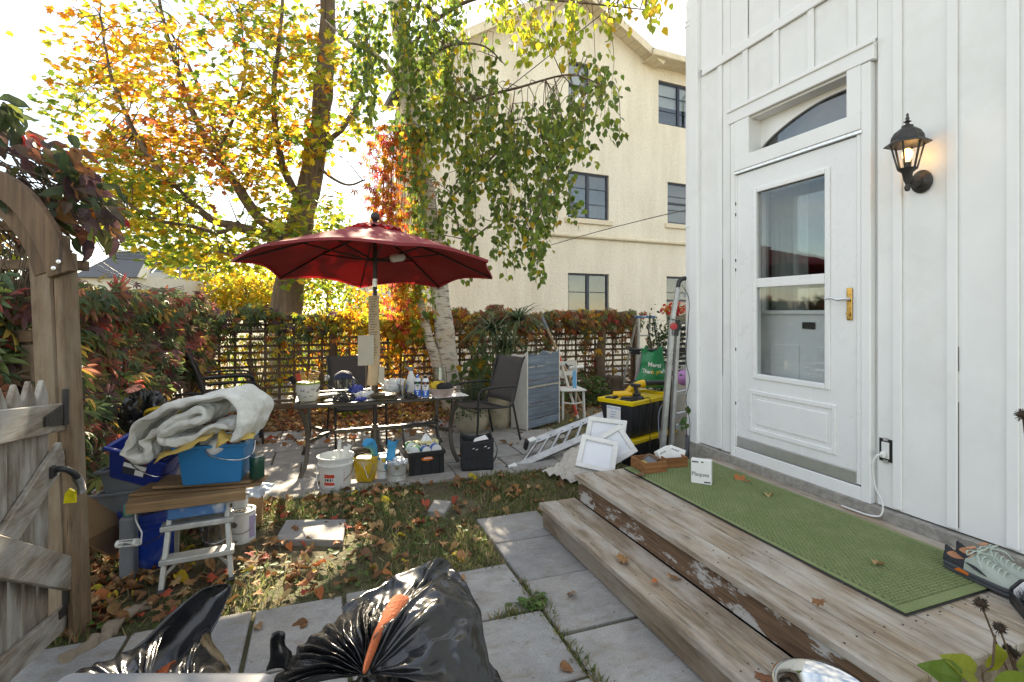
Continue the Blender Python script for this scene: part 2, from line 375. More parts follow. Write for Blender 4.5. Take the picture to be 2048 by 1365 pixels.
# stucco: cream render, coarse trowel relief, rain stains
m, n, b = newmat('stucco'); v = coords(n, rnd=False); f = noisef(n, v, 16, 8, .7); f2 = noisef(n, coords(n, (1, 1, .25), rnd=False), 1.6, 6, .6)
c = mix(n, ramp(n, f2, [(.4, G3(0)), (.75, G3(.75))]), (.77, .71, .59), (.60, .53, .42)); c = mix(n, ramp(n, noisef(n, coords(n, (3, 3, .12), rnd=False), 2.5, 7, .65), [(.56, G3(0)), (.74, G3(.22))]), c, (.44, .37, .28)); c = mix(n, 1, c, ramp(n, f, [(.3, G3(.86)), (.7, G3(1.06))]), 'MULTIPLY')
n.links.new(c, b.inputs['Base Color']); b.inputs['Roughness'].default_value = .95; bump(n, b, f, .55, .04)
M('stucco_trim', (.66, .58, .44), .9, .12, 6)
M('navy_frame', (.022, .03, .05), .45, .1, 6)
M('roof_shingle', (.10, .10, .11), .9, .35, 30, bmp=.5, bscale=20)
M('clapboard', (.55, .51, .42), .8, .1, 3)
M('mansard_blue', (.13, .15, .19), .7, .15, 5)
M('siding_grey', (.42, .42, .40), .8, .12, 4)
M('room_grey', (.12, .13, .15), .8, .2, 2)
M('blind', (.62, .62, .6), .7, .06, 4)
# ------------------------------------------------------------------ ground
one_ = MB().add([(-400, -200, 0), (400, -200, 0), (400, 700, 0), (-400, 700, 0)], [(0, 1, 2, 3)])
tag(one_.build('ground', 'soil'), 'trodden earth ground of the yard with moss and dry patches', None, kind='structure')
tag(MB().add([(-60, 8.9, .004), (60, 8.9, .004), (60, 12.4, .004), (-60, 12.4, .004)], [(0, 1, 2, 3)]).build('driveway', 'asphalt_pale'), 'pale paved lane behind the lattice fence', None, kind='structure')
tag(MB().add([(-300, 17, .004), (-7, 17, .004), (-7, 26, .004), (-300, 26, .004)], [(0, 1, 2, 3)]).build('road', 'asphalt_pale'), 'pale street beyond the yards', None, kind='structure')
def slab_mesh(w, d, seed, t=.045):
    mb = MB(); k = 5; rr = random.Random(seed)
    mb.box(-w/2, w/2, -d/2, d/2, -t, 0); return mb.mesh('slab', 'slab', bevel=.006)
slabs = {}
def slab(parent, x0, x1, y0, y1, top=.022):
    k = (round(x1-x0, 3), round(y1-y0, 3))
    if k not in slabs: slabs[k] = slab_mesh(k[0], k[1], len(slabs))
    o = bpy.data.objects.new('slab', slabs[k]); COL.objects.link(o); o.parent = parent
    o.location = ((x0+x1)/2, (y0+y1)/2, top+U(-.005, .005)); o.rotation_euler = (U(-.012, .012), U(-.012, .012), U(-.008, .008)); return o
# patio
pat = tag(MB().add([(-2.0, 4.38, .004), (2.55, 4.38, .004), (2.55, 6.9, .004), (-2.0, 6.9, .004)], [(0, 1, 2, 3)]).build('patio', 'soil'), 'concrete slab patio under the garden table', None, kind='structure')
for r_ in range(5):
    x = -2.05+(.27 if r_ % 2 else 0)
    while x < 2.4:
        if not (x > 1.6 and r_ > 3): slab(pat, x+.006, x+.524, 4.4+r_*.5+.006, 4.4+r_*.5+.494)
        x += .53
# path along the step and in front of the lawn
pth = tag(MB().add([(-1.6, -.6, .004), (1.42, -.6, .004), (1.42, 2.8, .004), (-1.6, 2.8, .004)], [(0, 1, 2, 3)]).build('paved_path', 'soil'), 'grey slab path along the step and lawn', None, kind='structure')
for (y0, y1) in ((3.09, 3.50), (2.59, 3.085), (2.115, 2.585), (1.62, 2.105), (1.12, 1.61), (.62, 1.11), (.1, .61)): slab(pth, 1.025, 1.49, y0+.006, y1-.006)
for (y0, y1) in ((2.335, 2.83), (1.84, 2.325), (1.34, 1.83), (.84, 1.33), (.3, .83)):
    for (x0, x1) in ((.53, 1.013), (.11, .52), (-.31, .10), (-.82, -.32), (-1.33, -.83)):
        if y0 > .8: slab(pth, x0+.005, x1-.005, y0+(.006 if x0 > .5 else -.02), y1-(.006 if x0 > .5 else .032))
for q, lab in (([(550, 1085), (686, 1088), (692, 1045), (572, 1046)], 'half buried rough concrete stepping slab in the leafy lawn, partly sunlit'), ([(855, 1027), (889, 1031), (903, 1008), (868, 1005)], 'small tilted grey stone tile lying on the grass')):
    ps = [G(x, y, .02) for x, y in q]; c0 = sum(ps, Vector())/4
    one(MB().prism([(p.x-c0.x, p.y-c0.y) for p in ps], -.03, .022), 'stepping_stone', 'slab', lab, 'stone', c0, bevel=.006)
# ------------------------------------------------------------------ white house
WX = 2.90                                   # its wall towards the yard
hs = thing('white_house', 'white board and batten house with storm door and arched transom', 'house', (WX, 3.5, 0))
def hb(mb, name, mat, parent=hs, **k):      # pieces given in world measures
    return mb.xf(Matrix.Translation((-WX, -3.5, 0))).build(name, mat, parent, **k)
DY0, DY1, DZ0, DZ1 = 2.05, 3.0, .49, 2.90   # opening of door and transom
H = 6.4
sh = MB()                                   # body behind the boards, with the opening
sh.box(WX+.03, WX+.1, -4, DY0, .3, H); sh.box(WX+.03, WX+.1, DY1, 3.47, .3, H); sh.box(WX+.03, WX+.1, DY0, DY1, DZ1, H); sh.box(WX+.03, WX+.1, DY0, DY1, .3, DZ0)
sh.box(WX+.03, 9, 3.4, 3.47, 0, H); sh.box(9, 9.1, -4, 3.47, 0, H); sh.box(WX+.03, 9, -4.1, -4, 0, H); sh.box(WX+.1, 9, -4, 3.4, H-.1, H)
hb(sh, 'wall', 'white_paint')
hb(MB().box(WX+.12, 5.2, 1.2, 3.3, .3, .36).box(5.2, 5.3, 1.2, 3.3, .3, 3.2).box(WX+.12, 5.2, 3.28, 3.38, .3, 3.2).box(WX+.12, 5.2, 1.1, 1.2, .3, 3.2).box(WX+.12, 5.2, 1.2, 3.3, 3.2, 3.3), 'hallway', 'room_dark')
hb(MB().box(WX-.05, WX+.06, -4, 3.46, 0, .41).warp(.018, 9), 'foundation', 'concrete_rough')
YB = [3.40, 3.17, 2.915, 2.645, 2.38, 2.11, 1.86, 1.605, 1.37, 1.12, .86, .6, .34, .08, -.2]
BZ = 3.43
for i in range(len(YB)-1):
    ya, yb = YB[i+1], YB[i]
    for (y0, y1, cut) in ([(ya, yb, 0)] if yb <= DY0-.08 or ya >= DY1+.07 else [(ya, min(yb, DY0-.08), 0), (max(ya, DY0-.08), min(yb, DY1+.07), 1), (max(ya, DY1+.07), yb, 0)]):
        if y1-y0 < .005: continue
        for (z0, z1) in (((BZ+.035, H),) if cut else ((.42, BZ-.03), (BZ+.035, H)))+(((3.02, BZ-.03),) if cut else ()):
            hb(MB().box(WX+U(0, .003), WX+.028, y0+.0012, y1-.0012, z0, z1), 'siding_board', 'white_paint', bevel=.001)
for y in YB[1:]:
    ins = DY0-.06 < y < DY1+.05
    for (z0, z1) in (((3.02, BZ-.03), (BZ+.035, H)) if ins else ((.43, BZ-.03), (BZ+.035, H))):
        if not(ins and False): hb(MB().box(WX-.012, WX-.0005, y-.023, y+.023, z0, z1), 'batten', 'white_trim', bevel=.003)
hb(MB().box(WX-.020, WX-.0005, -.5, 3.36, BZ-.03, BZ+.035), 'belly_band', 'white_trim', bevel=.004)
hb(MB().box(WX-.03, WX+.03, 3.40, 3.50, .41, H).box(WX+.03, WX+.14, 3.472, 3.50, .41, H), 'corner_board', 'white_trim', bevel=.004)
for (y, z0, z1) in ((1.581, .44, 1.05), (1.581, 1.2, 1.32), (3.145, 1.0, 1.9), (2.89, 3.5, 3.9)): hb(MB().add([(WX-.0012, y-.0022, z0), (WX-.0012, y+.0008, z0), (WX-.0012, y+.002, z1), (WX-.0012, y-.001, z1)], [(0, 1, 2, 3)]), 'open_seam', 'dark_gap')
# downspout on the corner
dsp = thing('downspout', 'white corrugated downspout running down the house corner', 'downspout', (WX+.035, 3.542, 0))
MB().box(-.04, .035, -.035, .035, .44, H).build('pipe', 'white_trim', dsp, bevel=.012, seg=2)
MB().box(-.045, .04, -.04, .04, .3, .45).bar((0, 0, .34), (-.05, .16, .14), .08, .06).build('boot', 'grey_plastic', dsp, bevel=.008)
for z in (3.9, 3.94, 2.2): MB().box(-.044, .039, -.0395, .0395, z, z+.018).build('strap', 'white_trim', dsp, bevel=.003)
# door surround
for (a, b_, z0, z1, t, nm) in ((DY0-.075, DY1+.065, 2.90, 3.0, .026, 'header'), (DY0-.055, DY0-.001, .41, 2.897, .022, 'casing'), (DY1+.001, DY1+.045, .41, 2.897, .022, 'casing'), (DY0, DY1, 2.53, 2.63, .026, 'transom_sill'), (DY0, DY1, .41, .488, .02, 'door_sill')):
    hb(MB().box(WX-t, WX+.027, a, b_, z0, z1), nm, 'white_trim', bevel=.004)
hb(MB().box(WX-.036, WX-.026, DY0-.09, DY1+.075, 2.985, 3.012), 'drip_cap', 'white_trim', bevel=.006)
# transom: boxed recess, arched frame, pane
tr = hb(MB().box(WX-.022, WX+.14, DY0, DY0+.085, 2.63, 2.9).box(WX-.022, WX+.14, DY1-.13, DY1, 2.63, 2.9).box(WX+.0, WX+.14, DY0+.085, DY1-.13, 2.885, 2.9), 'transom', 'white_trim', bevel=.003)
y0, y1 = DY0+.085, DY1-.13; zb, zt = 2.632, 2.884
arc = [(y0+(y1-y0)*t, zb+.055+.165*math.sin(math.pi*.62*(1-t))**.8) for t in [i/20 for i in range(21)]]
fr = MB().prism([(y0, zt)]+arc+[(y1, zt)], 0, .02, frame((WX+.10, 0, 0), (0, 1, 0), (0, 0, 1)))
hb(fr, 'arched_frame', 'white_trim', tr)
hb(MB().box(WX+.118, WX+.122, y0, y1, zb, zt), 'pane', 'window_glass', tr)
hb(MB().box(WX+.2, WX+.22, y0-.05, y1+.05, zb-.05, zt+.05), 'blind', 'room_dark', tr)
# storm door
sdm = MB(); X0, X1 = WX-.012, WX+.022
GY0, GY1, GZ0, GZ1, GM0, GM1 = 2.275, 2.80, 1.05, 2.335, 1.66, 1.725
a, b2 = DY0+.03, DY1-.015
for q in ((a, GY0, .57, 2.5), (GY1, b2, .57, 2.5), (GY0, GY1, GZ1, 2.5), (GY0, GY1, .57, GZ0)): sdm.box(X0, X1, *q)
sd = hb(sdm, 'storm_door', 'door_white')
def sp(mb, name, mat, **k): return hb(mb, name, mat, sd, **k)
for (q0, q1, z0, z1) in ((GY0-.035, GY0, GZ0-.035, GZ1+.035), (GY1, GY1+.035, GZ0-.035, GZ1+.035), (GY0, GY1, GZ1, GZ1+.035), (GY0, GY1, GZ0-.035, GZ0), (GY0, GY1, GM0, GM1)):
    sp(MB().box(X0-.010, X0-.0005, q0, q1, z0, z1), 'glazing_bead', 'door_white', bevel=.005, seg=2)
sp(MB().box(X0+.012, X0+.016, GY0, GY1, GM1, GZ1), 'pane', 'door_glass'); sp(MB().box(X0+.006, X0+.010, GY0, GY1, GZ0, GM0), 'pane', 'door_glass')
pn = MB(); py0, py1, pz0, pz1 = 2.20, 2.87, .63, .93
for q in ((py0, py0+.03, pz0, pz1), (py1-.03, py1, pz0, pz1), (py0+.03, py1-.03, pz0, pz0+.03), (py0+.03, py1-.03, pz1-.03, pz1)): pn.box(X0-.008, X0-.0005, *q)
sp(pn, 'panel_moulding', 'door_white', bevel=.006, seg=2); sp(MB().box(X0-.006, X0-.0005, py0+.06, py1-.06, pz0+.06, pz1-.06), 'panel', 'door_white', bevel=.005)
sp(MB().box(X0-.004, X1, a, b2, .495, .568), 'kick_plate', 'brushed', bevel=.002)
sp(MB().box(X0-.01, X0-.0005, 2.10, 2.135, 1.44, 1.63), 'lock_plate', 'brass', bevel=.006, seg=2)
sp(MB().tube([(X0, 2.117, 1.565), (X0-.05, 2.117, 1.565), (X0-.06, 2.15, 1.56), (X0-.055, 2.19, 1.572), (X0-.06, 2.235, 1.565)], [.011, .01, .009, .008, .006], 8), 'lever', 'brushed', smooth=50)
sp(MB().lathe([(.0, 0), (.012, 0), (.012, .01), (0, .01)], 12, (X0-.012, 2.117, 1.48), T=Matrix.Rotation(R(-90), 4, 'Y')), 'key_cylinder', 'brass')
hb(MB().box(WX-.02, WX+.0, DY1-.014, DY1-.001, .5, 2.52).box(WX-.02, WX+.0, DY0+.001, DY0+.026, .5, 2.52), 'storm_frame', 'door_white', bevel=.003)
hb(MB().box(WX-.03, WX+.02, DY0-.01, DY1, 2.505, 2.528), 'drip_rail', 'brushed', bevel=.004)
for z in (2.28, 2.20, 1.86, 1.79, 1.2, .8): hb(MB().box(WX-.0225, WX-.019, DY1-.012, DY1-.004, z, z+.022), 'hinge', 'black_iron')
# inner door with its own window, curtain, panels, mail slot
IX = WX+.16
idm = MB(); IY0, IY1, IZ0, IZ1 = 2.18, 2.90, 1.50, 2.36
for q in ((2.0, IY0, .4, 2.6), (IY1, 3.05, .4, 2.6), (IY0, IY1, IZ1, 2.6), (IY0, IY1, .4, IZ0)): idm.box(IX, IX+.04, *q)
ind = hb(idm, 'inner_door', 'door_white')
for (q0, q1, z0, z1) in ((IY0-.03, IY0, IZ0-.03, IZ1+.03), (IY1, IY1+.03, IZ0-.03, IZ1+.03), (IY0, IY1, IZ1, IZ1+.03), (IY0, IY1, IZ0-.03, IZ0)):
    hb(MB().box(IX-.015, IX-.0005, q0, q1, z0, z1), 'moulding', 'door_white', ind, bevel=.005)
for (q0, q1) in ((2.22, 2.46), (2.60, 2.84)): hb(MB().box(IX-.012, IX-.0005, q0, q1, .95, 1.26), 'panel', 'door_white', ind, bevel=.011, seg=2)
hb(MB().box(IX-.014, IX-.0005, 2.48, 2.575, 1.375, 1.42), 'mail_slot', 'black_iron', ind, bevel=.004)
hb(MB().box(IX+.015, IX+.019, IY0, IY1, IZ0, IZ1), 'pane', 'window_glass', ind)
def cur(u, v, y0, y1): return (IX+.10+.02*math.sin(u*(y1-y0)*110)+.008*math.sin(u*37), y0+(y1-y0)*u, 1.35+1.05*v)
hb(MB().grid(lambda u, v: cur(u, v, 2.62, 2.93), 60, 4), 'curtain', 'curtain', smooth=60); hb(MB().grid(lambda u, v: cur(u, v, 2.14, 2.26), 30, 4), 'curtain', 'curtain', smooth=60)
# lantern beside the door
lz = 2.16; ly = onX(1845, 372, WX).y
ln = thing('wall_lantern', 'black coach lantern with lit bulb on the white wall', 'lantern', (WX, ly, lz)); ln.scale = (.8, .8, .8)
MB().lathe([(0, 0), (.062, 0), (.065, .012), (.045, .022), (.03, .04), (0, .045)], 20, T=Matrix.Rotation(R(-90), 4, 'Y')@Matrix.Diagonal((1.15, 1, 1, 1))).build('backplate', 'black_iron', ln, smooth=40)
cx = -.145
MB().tube([(0, 0, 0), (-.05, 0, -.012), (-.09, 0, -.02), (-.125, 0, .005), (cx, 0, .05)], [.028, .026, .022, .02, .022], 10).lathe([(0, -.075), (.012, -.07), (.018, -.05), (.01, -.03), (.022, 0), (.03, .045), (.05, .062), (.055, .07), (0, .07)], 16, (cx, 0, 0)).build('arm', 'black_iron', ln, smooth=40)
cg = MB()
for i in range(6):
    t = math.pi/3*i+.3; c_, s_ = math.cos(t), math.sin(t)
    cg.bar((cx+.05*c_, .05*s_, .066), (cx+.088*c_, .088*s_, .225), .009, .009)
cg.build('cage', 'black_iron', ln)
gl = MB()
gl.lathe([(.05, .068), (.086, .222)], 6, (cx, 0, 0)); gl.f = gl.f[:6]; gl.m = gl.m[:6]
MB().lathe([(.128, .222), (.118, .232), (.09, .25), (.086, .275), (.07, .305), (.045, .325), (.03, .335), (.0, .337)], 6, (cx, 0, 0)).build('roof', 'black_iron', ln, bevel=.002)
MB().lathe([(.03, .33), (.032, .342), (.012, .35), (.01, .36), (.022, .368), (.008, .376), (.012, .388), (.006, .402), (.009, .412), (0, .425)], 12, (cx, 0, 0)).build('finial', 'black_iron', ln, smooth=50)
MB().lathe([(.018, .068), (.018, .11), (.014, .112), (0, .112)], 12, (cx, 0, 0)).build('socket', 'black_iron', ln, smooth=40)
MB().lathe([(.012, .112), (.014, .12), (.026, .145), (.03, .165), (.024, .186), (.012, .197), (0, .2)], 16, (cx, 0, 0)).build('bulb', 'bulb_glass', ln, smooth=60)
pl = bpy.data.lights.new('lamp_light', 'POINT'); pl.energy = .06; pl.color = (1, .6, .25); pl.shadow_soft_size = .03
po = bpy.data.objects.new('lamp_light', pl); COL.objects.link(po); po.parent = ln; po.location = (cx+.045, 0, .16)
# socket and cable
op = onX(1773, 901, WX); ot = thing('electrical_outlet', 'bare outlet with plug in a ragged black cutout on the wall', 'outlet', op)
MB().box(-.004, -.001, -.036, .036, -.062, .062).warp(.002, 40).build('box', 'black_plastic', ot)
MB().box(-.014, -.004, -.02, .02, -.045, .045).build('receptacle', 'white_plastic', ot, bevel=.003)
for z in (.06, -.06): MB().box(-.01, -.0045, -.012, .012, z-.008, z+.008).build('mounting_ear', 'brushed', ot)
MB().box(-.04, -.0145, -.014, .014, -.038, -.006).build('plug', 'white_plastic', ot, bevel=.006)
q = [op+Vector((-.04, 0, -.02)), op+Vector((-.06, .015, -.03)), op+Vector((-.065, .03, -.09)), op+Vector((-.06, .02, -.2)), op+Vector((-.05, -.012, -.28)), op+Vector((-.06, -.01, -.345)), op+Vector((-.075, .04, -.362)), op+Vector((-.085, .12, -.362)), op+Vector((-.08, .2, -.364))]
def smooth_path(q, n=6):
    q = [Vector(p) for p in q]; o = []
    for i in range(len(q)-1):
        a, b, c, d = q[max(0, i-1)], q[i], q[i+1], q[min(len(q)-1, i+2)]
        for k in range(n):
            t = k/n; o.append(.5*((2*b)+(c-a)*t+(2*a-5*b+4*c-d)*t*t+(3*b-a-3*c+d)*t**3))
    return o+[q[-1]]
def cord(name, mat, q, r, label, cat='cord', n=6):
    q = [Vector(p) for p in q]; o = q[0]
    return one(MB().tube([p-o for p in smooth_path(q)], r, n), name, mat, label, cat, o, smooth=80)
cord('power_cord', 'white_plastic', q, .005, 'white power cord hanging from the outlet to the deck')
# ------------------------------------------------------------------ deck and step
dk = thing('wooden_deck', 'weathered two level wooden deck step below the storm door', 'deck', (1.66, 1.04, 0))
def db(mb, name, mat, parent=dk, **k): return mb.xf(Matrix.Translation((-1.66, -1.04, 0))).build(name, mat, parent, **k)
D0, D1 = 1.04, 3.19; TOP = .36; LOW = .185
xs = [1.64, 1.785, 1.93, 2.075, 2.22, 2.365, 2.51, 2.655, 2.80]; xs = xs[:-1]+[2.80]
for i in range(8): db(MB().box(xs[i]+.003, xs[i+1]-.003, D0+U(-.004, .004), D1+U(-.004, .004), TOP-.036, TOP+U(-.002, .001)), 'deck_board', 'deck_top', bevel=.004)
db(MB().box(2.803, WX-.052, D0, D1, TOP-.036, TOP-.002), 'deck_board', 'deck_top', bevel=.003)
db(MB().box(1.665, 1.70, D0+.01, D1-.01, LOW+.002, TOP-.0365), 'riser', 'deck_riser', bevel=.003)
for y in (D0+.012, D1-.045): db(MB().box(1.702, WX-.06, y, y+.032, .02, TOP-.0365), 'side_panel', 'deck_riser_pale', bevel=.003)
xl = [1.385, 1.525, 1.663]
for i in range(2): db(MB().box(xl[i]+.002, xl[i+1]-.002, D0-.3, D1+.03, LOW-.036, LOW+U(-.001, .001)), 'tread_board', 'deck_top', bevel=.005)
db(MB().box(1.41, 1.445, D0-.29, D1+.02, .03, LOW-.0365), 'riser', 'deck_riser_pale', bevel=.003)
db(MB().box(1.447, 1.66, D1-.02, D1+.015, .02, LOW-.0365), 'side_panel', 'deck_riser_pale')
db(MB().box(1.447, 2.8, D0+.06, D1-.06, .0, .12), 'inner_frame', 'dark_gap')
nl = MB()
for i in range(8):
    for y in (1.25, 1.85, 2.45, 3.05):
        for dx in (.035, .11): nl.lathe([(.004, 0), (.004, .0015), (0, .0018)], 6, (xs[i]+dx+U(-.006, .006), y+U(-.01, .01), TOP-.0005))
for i in range(2):
    for y in (.9, 1.45, 2.0, 2.55, 3.1):
        for dx in (.035, .11): nl.lathe([(.004, 0), (.004, .0015), (0, .0018)], 6, (xl[i]+dx+U(-.006, .006), y+U(-.01, .01), LOW))
tag(db(nl, 'nail_heads', 'black_iron'), kind='stuff')
# mat
m, n, b = newmat('mat_green'); v = coords(n, rnd=False); f = noisef(n, v, 6, 6); f2 = noisef(n, v, 160, 3)
c = mix(n, ramp(n, f, [(.35, G3(0)), (.75, G3(.7))]), (.17, .215, .085), (.24, .27, .13)); c = mix(n, 1, c, ramp(n, f2, [(.3, G3(.75)), (.7, G3(1.2))]), 'MULTIPLY'); n.links.new(c, b.inputs['Base Color']); b.inputs['Roughness'].default_value = .95; bump(n, b, f2, .6, .004)
dm = thing('door_mat', 'long green ribbed doormat on the deck', 'mat', (2.38, 2.22, TOP+.002))
w2, l2 = .355, .95
MB().box(-w2, w2, -l2, l2, 0, .006).build('base', 'black_plastic', dm, bevel=.002)
bd = MB()
for q in ((-w2+.004, w2-.004, -l2+.004, -l2+.05), (-w2+.004, w2-.004, l2-.05, l2-.004), (-w2+.004, -w2+.03, -l2+.05, l2-.05), (w2-.03, w2-.004, -l2+.05, l2-.05)): bd.box(*q, .006, .012)
bd.build('border', 'mat_green', dm, bevel=.003)
rb = MB(); y = -l2+.055; k = 0
while y < l2-.055:
    x = -w2+.032+(.011 if k % 2 else 0)
    while x < w2-.034:
        e = min(x+.019, w2-.032); hgt = .0125
        rb.add([(x, y, .006), (e, y, .006), (e, y+.0135, .006), (x, y+.0135, .006), (x+.004, y+.004, hgt), (e-.003, y+.004, hgt), (e-.003, y+.0095, hgt), (x+.004, y+.0095, hgt)], [(4,5,6,7),(0,1,5,4),(1,2,6,5),(2,3,7,6),(3,0,4,7)]); x += .022
    y += .0155; k += 1
tag(rb.build('ribs', 'mat_green', dm), kind='stuff')
# ------------------------------------------------------------------ stucco house
FA = R(24.7-20.3)                           # facade turned a little from the fence line
A0 = W(1180, 624, 14.0); A0.z = 0
st = thing('stucco_house', 'tall cream stucco house with navy windows behind the fence', 'house', A0, FA)
def sx(px):                                 # sight line to distance along the facade
    r = ray(px, 624); c_, s_ = math.cos(FA), math.sin(FA); nx, ny = -s_, c_
    t = (A0.x*nx+A0.y*ny)/(r.x*nx+r.y*ny); p = Vector((r.x*t, r.y*t, 0))-A0; return p.x*c_+p.y*s_, t
def sz(px, py): return EYE+(624-py)/1024*sx(px)[1]
GL, GP, GR, RE = -4.75, -.63, 1.85, 9.0; ZL, ZP, ZR = 7.35, 10.0, 8.75
wins = [(1136, 1218, 341, 435, 'f'), (1136, 1218, 546, 660, 'f'), (1137, 1179, 120, 214, 'a'), (1317, 1400, 160, 247, 'o'), (1335, 1420, 364, 447, 's'), (1333, 1420, 553, 650, 's')]
def rect(w):
    x0, d0 = sx(w[0]); x1, d1 = sx(w[1]); z1 = EYE+(624-w[2])/1024*d0; z0 = EYE+(624-w[3])/1024*d0; return x0, x1, z0, z1
rects = [rect(w) for w in wins]
# wall with openings: grid of cells
xsb = sorted({GL, GR, RE, *[r[0] for r in rects], *[r[1] for r in rects]}); zsb = sorted({0, ZL, *[r[2] for r in rects], *[r[3] for r in rects]})
zsb = [z for z in zsb if z <= 8.6]+[8.6]; zsb = sorted(set(zsb))
wl = MB()
def top_at(x): return ZL+(ZP-ZL)*(x-GL)/(GP-GL) if x < GP else (ZP+(ZR-ZP)*(x-GP)/(GR-GP) if x < GR else ZR)
xs2 = sorted(set(xsb+[GP]+[GL+.3*i for i in range(1, 14)]))
for i in range(len(xs2)-1):
    xa, xb = xs2[i], xs2[i+1]; xm = (xa+xb)/2
    cuts = sorted((r[2], r[3]) for r in rects if r[0] < xm < r[1]); z = 0
    for c0_, c1_ in cuts+[(None, None)]:
        if c0_ is None: wl.add([(xa, 0, z), (xb, 0, z), (xb, 0, top_at(xb)), (xa, 0, top_at(xa))], [(0, 1, 2, 3)])
        else: wl.add([(xa, 0, z), (xb, 0, z), (xb, 0, c0_), (xa, 0, c0_)], [(0, 1, 2, 3)]); z = c1_
for (x0, x1, z0, z1) in rects:              # reveals
    for q in (((x0, 0, z0), (x0, 0, z1), (x0, .16, z1), (x0, .16, z0)), ((x1, 0, z0), (x1, .16, z0), (x1, .16, z1), (x1, 0, z1)), ((x0, 0, z1), (x1, 0, z1), (x1, .16, z1), (x0, .16, z1)), ((x0, 0, z0), (x0, .16, z0), (x1, .16, z0), (x1, 0, z0))): wl.add(q, [(0, 1, 2, 3)])
wl.add([(GL, 0, 0), (GL, 0, ZL), (GL, 2.6, ZL), (GL, 2.6, 0)], [(0, 1, 2, 3)]); wl.add([(RE, 0, 0), (RE, 2.6, 0), (RE, 2.6, ZR), (RE, 0, ZR)], [(0, 1, 2, 3)]); wl.add([(GL, 2.6, 0), (RE, 2.6, 0), (RE, 2.6, ZL), (GL, 2.6, ZL)], [(0, 1, 2, 3)])
wl.build('wall', 'stucco', st)
OV = .42                                    # roof with overhanging rakes, soffit and fascia
rf = MB()
def rake(xa, za, xb, zb, nm):
    m_ = MB(); m_.add([(xa, -OV, za), (xb, -OV, zb), (xb, 2.9, zb), (xa, 2.9, za), (xa, -OV, za+.16), (xb, -OV, zb+.16), (xb, 2.9, zb+.16), (xa, 2.9, za+.16)], [(3,2,1,0),(4,5,6,7),(0,1,5,4),(1,2,6,5),(2,3,7,6),(3,0,4,7)]); return m_
rake(GL-.3, ZL-.2, GP, ZP, 0).build('roof', 'roof_shingle', st)
rake(GP, ZP, GR+.35, ZR-.18, 0).build('roof', 'roof_shingle', st)
for (xa, za, xb, zb) in ((GL-.32, ZL-.21, GP, ZP), (GP, ZP, GR+.36, ZR-.185)):
    d_ = Vector((xb-xa, 0, zb-za)).normalized(); nrm = Vector((-d_.z, 0, d_.x))
    m_ = MB(); m_.bar(Vector((xa, -OV-.02, za))+nrm*.02, Vector((xb, -OV-.02, zb))+nrm*.02, .035, .2, up=nrm); m_.build('fascia', 'stucco_trim', st)
    k = 12
    for i in range(k):
        p0 = Vector((xa, 0, za)).lerp(Vector((xb, 0, zb)), i/k); p1 = Vector((xa, 0, za)).lerp(Vector((xb, 0, zb)), (i+.97)/k)
        MB().add([p0+Vector((0, -OV, -.006)), p1+Vector((0, -OV, -.006)), p1+Vector((0, 0, -.006)), p0+Vector((0, 0, -.006))], [(0, 1, 2, 3)]).build('soffit_panel', 'stucco_trim', st)
ez = ZR-.10                                 # level eave to the right of the gable
MB().add([(GR-.1, -.55, ez+.15), (RE+.4, -.55, ez+.15), (RE+.4, 2.9, ez+1.9), (GR+1.1, 2.9, ez+1.9)], [(0, 1, 2, 3)]).build('roof', 'roof_shingle', st, solid=.05)
MB().box(GR-.12, RE+.4, -.60, -.50, ez-.02, ez+.16).build('gutter', 'stucco_trim', st, bevel=.02)
x = GR-.1
while x < RE: MB().box(x+.004, x+.26, -.5, .0, ez-.015, ez).build('soffit_panel', 'stucco_trim', st); x += .265
